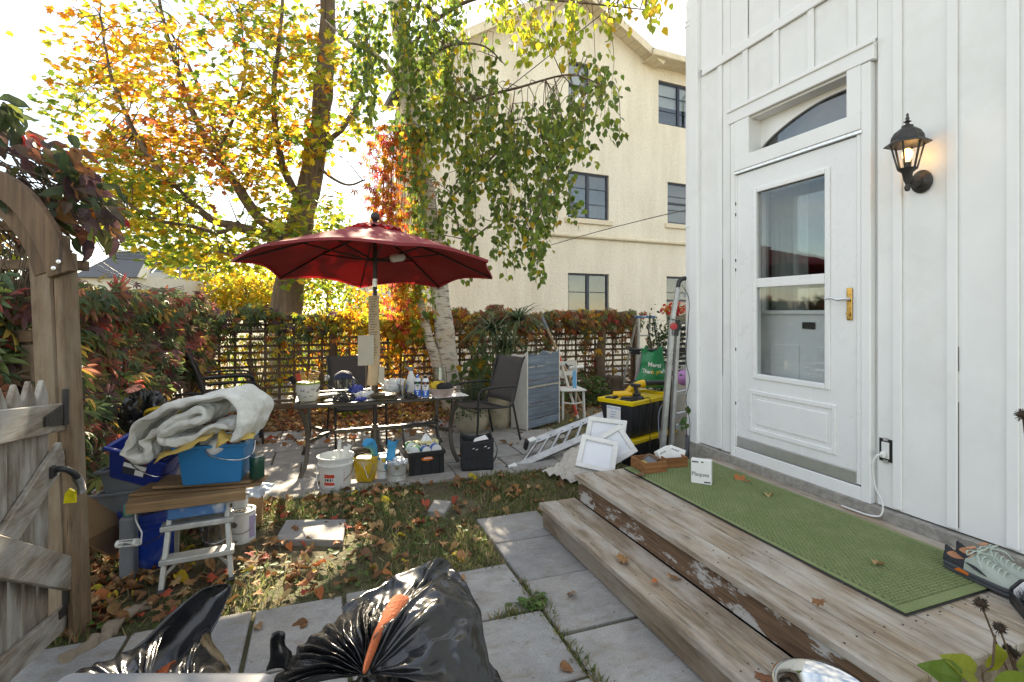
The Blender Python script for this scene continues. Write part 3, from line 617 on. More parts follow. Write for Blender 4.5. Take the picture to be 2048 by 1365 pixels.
for (x0, x1, z0, z1), w in zip(rects, wins):
    f_ = .055; wn = MB()
    for q in ((x0, x1, z0, z0+f_), (x0, x1, z1-f_, z1), (x0, x0+f_, z0+f_, z1-f_), (x1-f_, x1, z0+f_, z1-f_)): wn.box(q[0], q[1], .06, .13, q[2], q[3])
    wo_ = wn.build('window', 'navy_frame', st, bevel=.006)
    xm = (x0+x1)/2; fb = MB()
    if w[4] in 'fo': fb.box(xm-.045, xm+.045, .055, .12, z0+f_, z1-f_)
    else: fb.box(x0+f_, x1-f_, .05, .11, (z0+z1)/2-.03, (z0+z1)/2+.03)
    fb.build('mullion', 'navy_frame', wo_, bevel=.004)
    if w[4] in 'fso':
        for k in (1, 2):
            z = z0+(z1-z0)*k/3; MB().box(x0+f_, x1-f_, .075, .10, z-.012, z+.012).build('glazing_bar', 'navy_frame', wo_)
    MB().box(x0+f_, x1-f_, .088, .092, z0+f_, z1-f_).build('pane', 'window_glass', wo_)
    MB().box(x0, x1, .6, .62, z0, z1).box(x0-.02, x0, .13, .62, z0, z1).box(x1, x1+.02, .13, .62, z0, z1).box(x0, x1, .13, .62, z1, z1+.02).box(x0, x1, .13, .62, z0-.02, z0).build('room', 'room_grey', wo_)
    if w[4] in 'ao': MB().box(x0+.07, x1-.07, .16, .17, z0+(z1-z0)*(.45 if w[4] == 'o' else .3), z1-.06).build('blind', 'blind', wo_)
    if w[4] in 'fs': MB().box(x0-.1, x1+.1, -.07, .02, z0-.14, z0-.005).build('sill', 'stucco_trim', st, bevel=.01)
    if w[4] == 'a': MB().box(x0+.1, x1-.08, -.16, .2, z0+.09, z0+.36).build('air_conditioner', 'white_plastic', wo_, bevel=.015)
    if w[4] == 'o': MB().bar((x1-.3, -.02, z0+.06), (x1-.12, -.42, z0+.06), .04, .05).bar((x1-.3, -.02, z1-.06), (x1-.12, -.42, z1-.06), .04, .05).bar((x1-.3, -.02, z0+.06), (x1-.3, -.02, z1-.06), .05, .05).bar((x1-.12, -.42, z0+.06), (x1-.12, -.42, z1-.06), .05, .05).build('open_sash', 'navy_frame', wo_)
zb_ = sz(1240, 479)
MB().tube([(sx(1050)[0], -.05, zb_), (RE, -.05, zb_)], .055, 10).build('conduit', 'stucco_trim', st, smooth=60)
xp = sx(1023)[0]; MB().tube([(xp, -.05, zb_), (xp, -.05, 7)], .05, 10).build('drain_pipe', 'stucco_trim', st, smooth=60)
# ------------------------------------------------------------------ lattice fences
FYB = 8.05
def lattice(name, label, p0, p1, z0, z1, posts, pitch_v=.19, pitch_h=.1):
    p0, p1 = Vector(p0), Vector(p1); ln_ = (p1-p0).length; t = thing(name, label, 'fence', p0, math.atan2(p1.y-p0.y, p1.x-p0.x))
    mv = MB().box(-.018, .018, .008, .018, z0, z1).mesh('slat', 'slat_z', bevel=.002); bay = ln_/posts
    mh = MB().box(0, bay-.09, -.004, .0075, -.019, .019).mesh('slat', 'slat_x', bevel=.002)
    mp_ = MB().box(-.045, .045, -.045, .045, 0, z1+.06).mesh('post', 'fence_wood', bevel=.006); mr = MB().box(0, bay-.092, -.022, .022, -.04, .04).mesh('rail', 'slat_x', bevel=.004)
    def put(me, nm, loc, rot=(0, 0, 0)):
        o = bpy.data.objects.new(nm, me); COL.objects.link(o); o.parent = t; o.location = loc; o.rotation_euler = rot
    x = pitch_v/2
    while x < ln_: put(mv, 'slat', (x+U(-.006, .006), 0, U(-.01, .01)), (0, U(-.008, .008), 0)); x += pitch_v
    for i in range(posts+1): put(mp_, 'post', (i*bay, 0, 0))
    for i in range(posts):
        z = z0+.05
        while z < z1: put(mh, 'slat', (i*bay+.045, 0, z+U(-.006, .006)), (0, U(-.004, .004), 0)); z += pitch_h
        for z in (z0-.03, z1+.045): put(mr, 'rail', (i*bay+.046, 0, z))
    return t
lattice('lattice_fence', 'brown square lattice fence along the back of the yard', (-1.62, FYB, 0), (5.4, FYB, 0), .16, 1.36, 4)
lattice('lattice_fence', 'brown lattice fence buried in vines along the left side of the yard', (-1.78, 3.2, 0), (-1.70, 7.95, 0), .16, 1.36, 3)
# ------------------------------------------------------------------ gate, arbor
gx = -1.12
gt = thing('picket_gate', 'weathered grey picket gate with diagonal braces, standing open', 'gate', (gx, 2.86, 0))
def gb(mb, name, mat, parent=gt, **k): return mb.xf(Matrix.Translation((-gx, -2.86, 0))).build(name, mat, parent, **k)
y = 2.80
while y > 1.2:
    w_ = .088; hh = 1.2+U(-.012, .012)
    gb(MB().prism([(y-w_, .07), (y, .07), (y, hh-.075), (y-w_/2, hh), (y-w_, hh-.075)], -.01, .01, frame((gx-.012, 0, 0), (0, 1, 0), (0, 0, 1))), 'picket', 'gate_wood', bevel=.003); y -= .104
def rail(pa, pb, h_, off, nm='rail'):
    a = onX(*pa, gx+off); b = onX(*pb, gx+off); gb(MB().bar(a, b, .024, h_, up=(0, 0, 1)), nm, 'gate_rail', bevel=.004)
rail((-160, 880), (126, 834), .125, .013); rail((122, 905), (-60, 1190), .12, .0135, 'brace'); rail((-200, 1070), (147, 1150), .135, .04); rail((150, 1215), (-60, 1400), .11, .016, 'brace')
hp = onX(112, 835, gx+.03)
gb(MB().prism([(-.10, -.02), (.05, -.045), (.05, .045), (-.10, .02)], 0, .006, frame(hp, (0, 1, 0), (0, 0, 1))), 'hinge', 'black_iron', bevel=.001)
hp = onX(135, 1212, gx+.03); gb(MB().prism([(-.08, -.02), (.05, -.035), (.05, .035), (-.08, .02)], 0, .006, frame(hp, (0, 1, 0), (0, 0, 1))), 'hinge', 'black_iron', bevel=.001)
for z in (1.06, .25): gb(MB().tube([(gx+.03, 2.87, z-.08), (gx+.03, 2.87, z+.08)], .014, 8), 'hinge_pin', 'black_iron', smooth=50)
M('tin_wire', (.30, .29, .28), .35, .2, 20, metal=.9)
# spring closer
s0 = W(100, 945, 2.2); s1 = W(165, 985, 2.28)
sg = thing('spring_closer', 'black coil spring gate closer curving off the gate brace', 'spring', s0)
pts = smooth_path([(0, 0, 0), Vector(W(125, 938, 2.21)-s0), Vector(W(148, 948, 2.24)-s0), Vector(W(160, 968, 2.27)-s0), Vector(W(163, 985, 2.28)-s0)], 8)
MB().tube(pts, .013, 8).build('sleeve', 'black_plastic', sg, smooth=60)
cl = []
for i in range(200):
    t = 8+i/199*(len(pts)-9); k = min(int(t), len(pts)-2); p = pts[k].lerp(pts[k+1], t-k); d = (pts[k+1]-pts[k]).normalized(); e = d.orthogonal().normalized(); f_ = d.cross(e); a = i*.9
    cl.append(p+(e*math.cos(a)+f_*math.sin(a))*.017)
MB().tube(cl[90:], .0022, 5).build('coil', 'tin_wire', sg, smooth=80)
MB().box(-.03, .02, -.02, .02, -.025, .025).build('bracket', 'black_iron', sg, bevel=.006)
M('tag_yellow', (.75, .62, .02), .4, .25, 40)
one(MB().prism([(-.022, -.03), (.02, -.028), (.024, .02), (-.005, .035), (-.024, .015)], -.004, .004, frame((0, 0, 0), (FY, -FX, 0), (0, 0, 1))).warp(.006, 30), 'hanging_tag', 'tag_yellow', 'crumpled yellow tag dangling below the gate spring', 'tag', W(141, 993, 2.26))
# arbor: leaning post, arch, slats
ab = thing('garden_arbor', 'leaning brown timber arbor post with curved arch and slats', 'arbor', G(152, 1275))
o_ = ab.location.copy(); DP = 2.40
def aw(px, py, d=DP): return W(px, py, d)-o_
MB().bar(aw(140, 1330), aw(99, 470), .105, .12, up=(FX, FY, 0)).build('post', 'post_wood', ab, bevel=.008)
MB().bar(aw(163, 1300, DP-.03), aw(130, 505, DP-.03), .036, .10, up=(FX, FY, 0)).build('post_strip', 'post_wood', ab, bevel=.006)
def arch(pts, d, w, h): 
    m_ = MB(); q = smooth_path([aw(x, y, d) for x, y in pts], 5)
    for i in range(len(q)-1):
        pass
    vs = []; fs = []; dep = Vector((FX, FY, 0))
    for i, p in enumerate(q):
        a = q[max(0, i-1)]; b = q[min(len(q)-1, i+1)]; t = (b-a).normalized(); nrm = t.cross(dep).normalized()
        vs += [p+nrm*w/2-dep*h/2, p+nrm*w/2+dep*h/2, p-nrm*w/2+dep*h/2, p-nrm*w/2-dep*h/2]
    for i in range(len(q)-1):
        for j in range(4): fs.append((i*4+j, i*4+(j+1) % 4, i*4+4+(j+1) % 4, i*4+4+j))
    k = len(vs); fs += [(3, 2, 1, 0), (k-4, k-3, k-2, k-1)]; m_.add(vs, fs); return m_
arch([(125, 550), (108, 500), (75, 440), (35, 392), (-20, 360), (-120, 335)], DP-.09, .11, .04).build('arch', 'fence_wood', ab, bevel=.004)
arch([(96, 548), (75, 490), (40, 440), (-10, 400), (-120, 380)], DP-.045, .10, .04).build('arch', 'fence_wood', ab, bevel=.004)
for (xa, ya, xb, yb, d, h_) in ((-150, 452, 142, 455, 2.62, .05), (-150, 528, 172, 532, 2.58, .05), (-150, 392, 118, 392, 2.7, .05), (-100, 676, 70, 672, 2.5, .06), (-100, 695, 60, 695, 2.54, .05), (-100, 742, 58, 740, 2.52, .05)):
    MB().bar(aw(xa, ya, d), aw(xb, yb, d), .05, h_).build('slat', 'slat_x', ab, bevel=.004)
MB().bar(aw(64, 790, 2.5), aw(60, 690, 2.5), .05, .05, up=(FX, FY, 0)).build('slat', 'post_wood', ab, bevel=.004)
bt = MB()
for (x, y) in ((108, 537), (118, 524)): bt.lathe([(0, 0), (.01, 0), (.009, .006), (0, .008)], 10, aw(x, y, DP-.115), T=Matrix.Rotation(R(90), 4, 'X'))
bt.build('bolts', 'brushed', ab)
lg = MB().tube(smooth_path([(0, 0, .025), (.07, .1, .035), (.12, .24, .03), (.2, .36, .04)], 12), [.032-.0003*i+.006*math.sin(i*.7) for i in range(37)], 14).warp(.03, 7).warp(.016, 24).warp(.006, 70)
M('driftwood', (.24, .19, .14), .9, .3, 14, bmp=.6, bscale=30)
one(lg, 'driftwood_log', 'driftwood', 'pale gnarled driftwood log lying at the foot of the gate', 'log', G(128, 1335), smooth=70)
# ------------------------------------------------------------------ patio table
M('table_frame', (.075, .062, .05), .45, .2, 15, metal=.3)
M('sling', (.075, .065, .06), .8, .15, 60, bmp=.2, bscale=300)
M('chair_frame', (.035, .033, .034), .45, .2, 15, metal=.3)
TZ = .665; TX0, TX1, TY0, TY1 = -.24, 1.30, 4.86, 5.72; tcx, tcy = (TX0+TX1)/2, (TY0+TY1)/2
tb = thing('patio_table', 'dark metal patio table with glass top covered in clutter', 'table', (tcx, tcy, .02)); hx, hy = (TX1-TX0)/2, (TY1-TY0)/2; tz = TZ-.02
fm = MB()
for q in ((-hx, hx, -hy, -hy+.05), (-hx, hx, hy-.05, hy), (-hx, -hx+.05, -hy+.05, hy-.05), (hx-.05, hx, -hy+.05, hy-.05)): fm.box(*q, tz-.032, tz)
fm.build('rim', 'table_frame', tb, bevel=.006)
MB().box(-hx+.05, hx-.05, -hy+.05, hy-.05, tz-.012, tz-.004).build('glass_top', 'thin_glass', tb)
for sx_ in (-1, 1):
    for sy_ in (-1, 1):
        q = smooth_path([(sx_*(hx-.05), sy_*(hy-.05), tz-.03), (sx_*(hx-.1), sy_*(hy-.08), tz-.18), (sx_*(hx-.115), sy_*(hy-.1), .3), (sx_*(hx-.10), sy_*(hy-.07), .12), (sx_*(hx-.05), sy_*(hy-.03), .0)], 5)
        m_ = MB(); m_.tube(q, .027, 4); m_.build('leg', 'table_frame', tb, bevel=.004)
MB().bar((-.42, 0, .3), (.42, 0, .3), .05, .04).build('stretcher', 'table_frame', tb, bevel=.005)
for sx_ in (-1, 1):
    for sy_ in (-1, 1):
        MB().tube(smooth_path([(sx_*.42, sy_*.012, .3), (sx_*.5, sy_*.06, .3), (sx_*.56, sy_*.17, .3), (sx_*(hx-.12), sy_*(hy-.1), .3)], 5), .02, 4).build('stretcher', 'table_frame', tb)
# ------------------------------------------------------------------ parasol
m, n, b = newmat('red_canvas'); v = coords(n, rnd=False); f = noisef(n, v, 3, 5); f2 = noisef(n, v, 300, 2)
c = mix(n, ramp(n, f, [(.3, G3(0)), (.7, G3(1))]), (.34, .05, .062), (.41, .085, .095)); n.links.new(c, b.inputs['Base Color']); b.inputs['Roughness'].default_value = .85; bump(n, b, f2, .2, .002)
t_ = nd(n, 'BsdfTranslucent'); t_.inputs[0].default_value = (.42, .02, .025, 1); x_ = nd(n, 'MixShader'); x_.inputs[0].default_value = .3
n.links.new(b.outputs[0], x_.inputs[1]); n.links.new(t_.outputs[0], x_.inputs[2]); n.links.new(x_.outputs[0], n.nodes['Material Output'].inputs[0])
pc = W(750, 624, 5.14); pz = thing('patio_umbrella', 'open dark red patio umbrella standing through the table', 'umbrella', (pc.x, pc.y, 0), R(-20.3+22.5))
RZ, AZ, RR = 1.91, 2.36, 1.26; NR = 8
def canopy(t, rho):                          # rho 0 apex .. 1 rim
    k = t/(2*math.pi)*NR; fr_ = k-math.floor(k); sag = math.sin(math.pi*fr_); rib = RR*rho
    r_ = rib*(1-(1-math.cos(math.pi/NR))*sag**.9*1.0-.035*sag*rho**4); z = AZ-(AZ-RZ)*(rho**1.12)+.0-.02*sag*rho*(1-rho)*4*.6+.055*sag*rho**7
    return (r_*math.cos(t), r_*math.sin(t), z)
TILT = Matrix.Translation((0, 0, 2.2))@Matrix.Rotation(R(-5.5), 4, Vector((math.cos(R(-22.5)), math.sin(R(-22.5)), 0)))@Matrix.Translation((0, 0, -2.2))
cm = MB().grid(lambda u, v: canopy(u*2*math.pi, .16+.84*v), 128, 18, wrap=True).xf(TILT)
cp = cm.build('canopy', 'red_canvas', pz, smooth=50, solid=.002)
MB().grid(lambda u, v: (lambda p: (p[0], p[1], p[2]+.03+.012*v*math.sin(u*2*math.pi*24)))(canopy(u*2*math.pi, .02+.21*v)), 128, 5, wrap=True).xf(TILT).build('vent', 'red_canvas', cp, smooth=60)
hm = MB()                                   # stitched hem strip hanging from the rim
hm.grid(lambda u, v: (lambda p: (p[0]*(1-.004*v), p[1]*(1-.004*v), p[2]-.022*v))(canopy(u*2*math.pi, 1)), 128, 1, wrap=True).xf(TILT).build('hem', 'red_canvas', cp, smooth=60)
MB().tube([(0, 0, 0), (0, 0, 2.33)], .021, 14).build('pole', 'chair_frame', pz, smooth=50)
MB().tube([(0, 0, 1.74), (0, 0, 1.82)], .0235, 14).build('tilt_joint', 'brushed', pz, smooth=50)
MB().lathe([(.02, .66), (.032, .67), (.034, .80), (.04, .81), (.04, .83), (.033, .84), (.036, .95), (.03, 1.02), (.023, 1.03)], 16).build('sleeve', 'table_frame', pz, smooth=40)
MB().lathe([(.018, 2.3), (.035, 2.37), (.04, 2.385), (.02, 2.395), (.03, 2.41), (.046, 2.43), (.046, 2.455), (.03, 2.48), (0, 2.487)], 16).build('finial', 'chair_frame', pz, smooth=50)
MB().lathe([(.0, 1.985), (.04, 1.99), (.048, 2.0), (.048, 2.02), (.03, 2.03), (0, 2.03)], 16).build('hub', 'chair_frame', pz, smooth=40)
for i in range(NR):
    t = 2*math.pi*i/NR; c_, s_ = math.cos(t), math.sin(t)
    e = TILT@Vector(canopy(t, .99)); a = Vector((.03*c_, .03*s_, 2.32)); mid = TILT@Vector(canopy(t, .52))-Vector((0, 0, .018))
    rbq = MB().bar(a-Vector((0, 0, .02)), mid, .012, .018).bar(mid, e-Vector((0, 0, .016)), .012, .016).build('rib', 'chair_frame', pz)
    MB().bar((.04*c_, .04*s_, 2.005), mid-Vector((0, 0, .01)), .010, .014).build('strut', 'chair_frame', rbq)
MB().lathe([(0, -.075), (.03, -.07), (.04, -.05), (.04, .05), (.03, .07), (0, .075)], 14, (0, 0, 0), T=Matrix.Rotation(R(80), 4, 'Y')).xf(Matrix.Translation((.19, -.2, 2.02))@Matrix.Rotation(R(15), 4, 'Z')).build('hanging_lamp', 'white_plastic', pz, smooth=50)
MB().lathe([(.26, .025), (.265, .04), (.24, .075), (.08, .1), (.05, .14), (.03, .36), (0, .36)], 28).build('base', 'table_frame', pz, smooth=40)
# paper list taped round the pole
M('kraft_paper', (.56, .42, .26), .85, .15, 8); M('card_beige', (.55, .50, .40), .8, .08, 6)
ct = FY; cs = FX; toward = Vector((-FX, -FY, 0)); rightv = Vector((FY, -FX, 0))
pb = W(748, 770, 5.05)
ls = thing('paper_list', 'long handwritten brown paper list taped to the umbrella pole', 'list', pb)
h_ = (770-592)/1024*5.05
def lp(u, v): 
    p = rightv*((u-.5)*.105+.012*math.sin(v*5)+(-.01+.03*v))+Vector((0, 0, h_*v))+toward*(.03+.012*math.sin(u*3+v*4)+.012*(1-(2*u-1)**2)); return p
MB().grid(lp, 6, 24).build('sheet', 'kraft_paper', ls, smooth=80, solid=.001)
ink = MB()
for i in range(24):
    v0 = .30+.68*i/24; x = U(.12, .2); e = x+U(.35, .65)
    while x < e:
        w_ = U(.03, .09); p = [lp(x+a, v0+b+.006)+toward*.004 for a, b in ((0, 0), (w_, U(-.003, .003)), (w_, .007), (0, .009))]; ink.add(p, [(0, 1, 2, 3)]); x += w_+.03
tag(ink.build('handwriting', 'print_black', ls), kind='stuff')
MB().grid(lambda u, v: Vector(rightv*(.0+.11*u)+Vector((0, 0, .02+.16*v))+toward*(.02+.01*u)), 2, 2).build('note_card', 'card_beige', ls, solid=.0015)
# sign on a thin stick
sp_ = W(732, 786, 4.97); sn = thing('blank_sign', 'blank grey square card on a thin stick, held over the table', 'sign', (sp_.x, sp_.y, TZ))
zz = W(732, 732, 4.97).z-TZ; hs_ = 62/1024*4.97
MB().prism([(-.078, zz-.0), (.078, zz+.004), (.078, zz+hs_-.11+.11), (-.078, zz+hs_-.01)], 0, .006, frame((0, 0, 0), rightv, (0, 0, 1))).build('card', 'card_beige', sn, bevel=.002)
MB().tube([(0, 0, 0), (0, 0, zz+.03)], .003, 6).build('stick', 'pole_wood', sn)
# ------------------------------------------------------------------ sling chairs
def chair(loc, rz, label, group=None, z=0, lean=0):
    t = thing('patio_chair', label, 'chair', (*loc, z), rz, group); w = .27
    for s in (-1, 1):
        MB().tube(smooth_path([(s*w, -.27, 0), (s*w, -.25, .3), (s*w, -.24, .55), (s*w, -.19, .62), (s*w, .0, .635), (s*w, .26, .625)], 5), .0125, 8).build('arm', 'chair_frame', t, smooth=60)
        MB().tube(smooth_path([(s*w, .34, 0), (s*(w-.005), .29, .2), (s*(w-.01), .24, .42)], 4), .0125, 8).build('leg', 'chair_frame', t, smooth=60)
        MB().tube(smooth_path([(s*(w-.02), -.27, .43), (s*(w-.02), .0, .405), (s*(w-.02), .2, .40), (s*(w-.02), .25, .45), (s*(w-.02), .31, .65), (s*(w-.02), .37, .86), (s*(w-.02), .42, .95)], 5), .012, 8).build('side_rail', 'chair_frame', t, smooth=60)
    MB().grid(lambda u, v: ((u-.5)*2*(w-.022), -.27+.47*v, .432-.03*v-.022*math.sin(math.pi*u)-.012*math.sin(math.pi*v)), 8, 8).build('seat', 'sling', t, smooth=80, solid=.004)
    MB().grid(lambda u, v: ((u-.5)*2*(w-.022), .235+.175*v+.02*math.sin(math.pi*u), .44+.50*v), 8, 8).build('backrest', 'sling', t, smooth=80, solid=.004)
    MB().tube([(-w+.02, .12, .40), (w-.02, .12, .40)], .01, 8).tube([(-w+.02, -.2, .40), (w-.02, -.2, .40)], .01, 8).build('cross_bar', 'chair_frame', t)
    return t
chair((1.72, 5.62), R(-72), 'dark sling patio chair at the right end of the table', z=.02)
c1 = G(690, 880); chair((.36, 6.02), R(0+8), 'dark sling patio chair pushed in behind the table', z=.02)
for i in range(3): chair((-.93-.03*i, 6.5+.02*i), R(100), ('bottom', 'middle', 'top')[i]+' dark patio chair of the stack beside the left lattice', 'stacked patio chairs', z=.02+i*.07)
chair((-1.22, 5.75), R(120), 'dark patio chair half hidden behind the blanket', z=.02)
# ------------------------------------------------------------------ things on the table
M('ceramic', (.70, .67, .60), .25, .06, 6); M('lime_glaze', (.26, .33, .03), .3, .1); M('paint_black', (.02, .02, .02), .4)
def onT(px, py): return G(px, py, TZ+.002)
def T(px, py, d=0): p = onT(px, py); return (p.x, p.y, TZ+.002)
ck = thing('utensil_crock', 'white butterfly patterned crock with lime rim full of utensils', 'crock', T(616, 801))
MB().lathe([(0, 0), (.075, 0), (.085, .012), (.098, .06), (.104, .12), (.106, .163), (.100, .163), (.096, .12), (.09, .05), (0, .03)], 32).build('pot', 'ceramic', ck, smooth=40)
MB().lathe([(.1065, .155), (.1075, .162), (.104, .172), (.099, .168)], 32).build('glazed_rim', 'lime_glaze', ck, smooth=60)
dcl = MB()
for (a, z, s_) in ((-1.9, .1, .02), (-1.45, .09, .013), (-1.05, .11, .014), (-1.7, .045, .012), (-1.2, .05, .014), (-2.2, .06, .012)):
    a -= .1; r_ = .1075
    for k in (-1, 1):
        p = [Vector((r_*math.cos(a+dx/r_), r_*math.sin(a+dx/r_), z+dz)) for dx, dz in ((0, 0), (k*s_*.9, s_*.9), (k*s_, .1*s_), (k*s_*.5, -.5*s_))]; dcl.add(p, [(0, 1, 2, 3)])
dcl.build('butterfly_print', 'print_grey', ck)
M('bamboo', (.45, .28, .12), .6, .15, 30); M('red_handle', (.5, .08, .05), .4)
for (px, py, kind, mt) in ((583, 758, 'turner', 'black_plastic'), (596, 752, 'spatula', 'red_handle'), (606, 750, 'slotted_turner', 'bamboo'), (622, 752, 'fork', 'bamboo'), (634, 748, 'slotted_spoon', 'bamboo'), (655, 754, 'whisk', 'steel'), (578, 766, 'ladle', 'steel')):
    tip = W(px, py, 4.72+U(-.05, .05))-Vector(ck.location); b0 = Vector((tip.x*.3, tip.y*.3, .05)); d = (tip-b0).normalized(); m_ = MB().tube([b0, tip-d*.05], .006, 6)
    if kind == 'whisk':
        for k in range(6):
            a = math.pi*k/6; e = d.orthogonal().normalized(); f_ = d.cross(e); u_ = e*math.cos(a)+f_*math.sin(a)
            m_.tube(smooth_path([tip-d*.05, tip-d*.01+u_*.028, tip+d*.02, tip-d*.01-u_*.028, tip-d*.05], 4), .0016, 4)
    else:
        sd_ = d.cross(toward).normalized(); w_ = .024
        if 'slot' in kind or kind == 'fork':
            for k in (-1, -.33, .33, 1): m_.bar(tip-d*.05+sd_*w_*k*.8, tip+d*.02+sd_*w_*k*.8, .008, .004, up=toward)
            m_.bar(tip-d*.052-sd_*w_, tip-d*.052+sd_*w_, .012, .004, up=toward); m_.bar(tip+d*.02-sd_*w_, tip+d*.02+sd_*w_, .008, .004, up=toward)
        elif kind == 'ladle': m_.lathe([(0, -.03), (.025, -.02), (.036, 0), (.034, 0), (.022, -.018), (0, -.027)], 12, tip)
        else: m_.bar(tip-d*.055, tip+d*.02, w_*2, .004, up=toward)
    m_.build(kind, mt, ck, smooth=40)
# round glass jar with a cap lying over it
def vase(px, py, r0, r1, h, label, nm='glass_vase'):
    t = thing(nm, label, 'vase', T(px, py)); k = .004
    MB().lathe([(0, 0), (r0, 0), (r0+(r1-r0)*.5, h*.5), (r1, h), (r1-k, h), (r0+(r1-r0)*.5-k, h*.5), (r0-k, .012), (0, .012)], 28).build('body', 'thin_glass', t, smooth=50); return t
vase(686, 792, .075, .075, .16, 'short wide glass jar under the navy cap', 'glass_jar')
vase(880, 785, .085, .062, .26, 'tall clear glass vase behind the spray cans')
vase(706, 783, .04, .045, .13, 'small drinking glass behind the blue gloves', 'drinking_glass')
M('navy_cloth', (.02, .03, .075), .75, .15, 20, bmp=.2, bscale=90); M('cap_white', (.7, .72, .75), .7, .1, 14)
cpz = T(686, 790); cpt = thing('baseball_cap', 'navy cap with white front panel resting on the glass jar', 'cap', (cpz[0], cpz[1], TZ+.165), R(60))
MB().grid(lambda u, v: (.1*math.cos(u*2*math.pi)*math.cos(v*1.5), .085*math.sin(u*2*math.pi)*math.cos(v*1.5), .075*math.sin(v*1.5)), 24, 8, wrap=True).warp(.01, 12).build('crown', 'navy_cloth', cpt, smooth=80, solid=.003)
MB().grid(lambda u, v: (.103*math.cos(u*1.9-.95)*math.cos(v*1.25), .088*math.sin(u*1.9-.95)*math.cos(v*1.25), .002+.079*math.sin(v*1.25)), 12, 8).warp(.01, 12).build('front_panel', 'cap_white', cpt, smooth=80)
MB().grid(lambda u, v: ((.095+.075*v)*math.cos(u*1.8-.9), (.085)*math.sin(u*1.8-.9)*(1+.1*v), .004-.035*v*abs(u-.5)*2), 12, 4).build('brim', 'navy_cloth', cpt, smooth=80, solid=.004)
# tangle of black wire
def tangle(px, py, r, h, label, mat='black_plastic', n=7, th=.004, nm='cable_coil', cat='cable'):
    m_ = MB()
    for k in range(n):
        ph = U(0, 6.28); q = [(r*(.55+.45*U(.5, 1))*math.cos(a+ph)*U(.8, 1.1), r*.7*math.sin(a+ph)*U(.7, 1.1), .006+h*(.5+.5*math.sin(a*2+ph))*k/n) for a in [i*.6 for i in range(11)]]
        m_.tube(smooth_path(q, 4), th, 5)
    return one(m_, nm, mat, label, cat, T(px, py), smooth=80)
tangle(686, 803, .085, .07, 'tangled coil of black cable at the front of the table', n=12)
tangle(822, 797, .06, .045, 'dark bundle of clips and wire beside the spray cans', 'black_iron', 8, .004)
# crumpled soft things
def crumple(nm, mat, label, cat, loc, sx_, sy_, sz_, amp=.25, seed=0, rz=0, freq=3., parent=None, res=20, sharp=False):
    def fn(u, v):
        t = u*2*math.pi; p = (v-.0)*math.pi; d = Vector((math.cos(t)*math.sin(p), math.sin(t)*math.sin(p), -math.cos(p)))
        q = noise.noise(d*freq+Vector((seed*7.1, seed*3.3, 1)))+.5*noise.noise(d*freq*2.3+Vector((seed, 5, seed*2)))
        if sharp: q = 1-2*abs(q)
        r_ = 1+amp*q; z = max(-.0, (d.z*.5+.5)*r_) if d.z < 0 else (d.z*.5+.5)*r_
        return (d.x*r_*sx_, d.y*r_*sy_, z*sz_)
    m_ = MB().grid(fn, res*2, res, wrap=True)
    if parent is not None: return m_.build(nm, mat, parent, loc=loc, rot=(0, 0, rz), smooth=50)
    return one(m_, nm, mat, label, cat, loc, rz, smooth=50)
M('glove_blue', (.05, .07, .32), .7, .2, 20); M('bag_clear', (.62, .65, .68), .18, .15, 10); M('cloth_white', (.70, .69, .67), .85, .12, 14, bmp=.3, bscale=120)
crumple('work_glove', 'glove_blue', 'dark blue rubber work glove crumpled on the table', 'glove', T(712, 790), .07, .05, .085, .5, 3)
crumple('paint_rag', 'cloth_white', 'crumpled white rag with blue spots near the gloves', 'rag', T(730, 797), .085, .055, .06, .45, 5)
crumple('work_glove', 'glove_blue', 'small blue glove balled up at the table edge', 'glove', T(722, 803), .05, .03, .035, .4, 8)
crumple('plastic_bag', 'bag_clear', 'puffy crumpled clear plastic bag behind the plates', 'bag', T(790, 786), .11, .075, .11, .4, 11, sharp=True, freq=2.2)
M('plate', (.62, .58, .50), .3, .08, 8); M('plate_rim', (.10, .08, .05), .4)
for i in range(4):
    p = T(767, 799); o = thing('dinner_plate', ('lowest plate of the short stack on the table', 'second plate up in the stack on the table', 'third plate up in the stack on the table', 'top plate of the stack with a dried paint blot')[i], 'plate', (p[0]+U(-.006, .006), p[1], TZ+.003+i*.010), 0, 'stacked plates')
    MB().lathe([(0, .0), (.07, 0), (.075, .003), (.118, .016), (.118, .019), (.075, .007), (0, .006)], 36).build('dish', 'plate', o, smooth=50)
    MB().lathe([(.1185, .0155), (.121, .018), (.1185, .02)], 36).build('dark_edge', 'plate_rim', o, smooth=60)
crumple('paint_blot', 'card_beige', '', '', (-.02, -.02, .0075), .045, .03, .014, .3, 2, parent=o)
# brushes lying and standing
for i, (px, py, l, mt, lab) in enumerate(((742, 790, .13, 'white_plastic', 'white thin brush standing left of the umbrella pole'), (752, 788, .16, 'paper', 'white paint stirrer standing beside the umbrella pole'), (806, 780, .15, 'red_handle', 'red handled tool leaning behind the plastic bag'))):
    b0 = Vector(T(px, py)); d = Vector((U(-.3, .3), U(-.2, .2), 1)).normalized()
    if i == 2: d = Vector((-.7, .1, .5)).normalized(); b0.x += .06
    tg = one(MB().bar((0, 0, 0), d*l, .014, .008).bar(d*l*.96, d*(l+.035), .02, .01), 'brush', mt, lab, 'brush', b0)
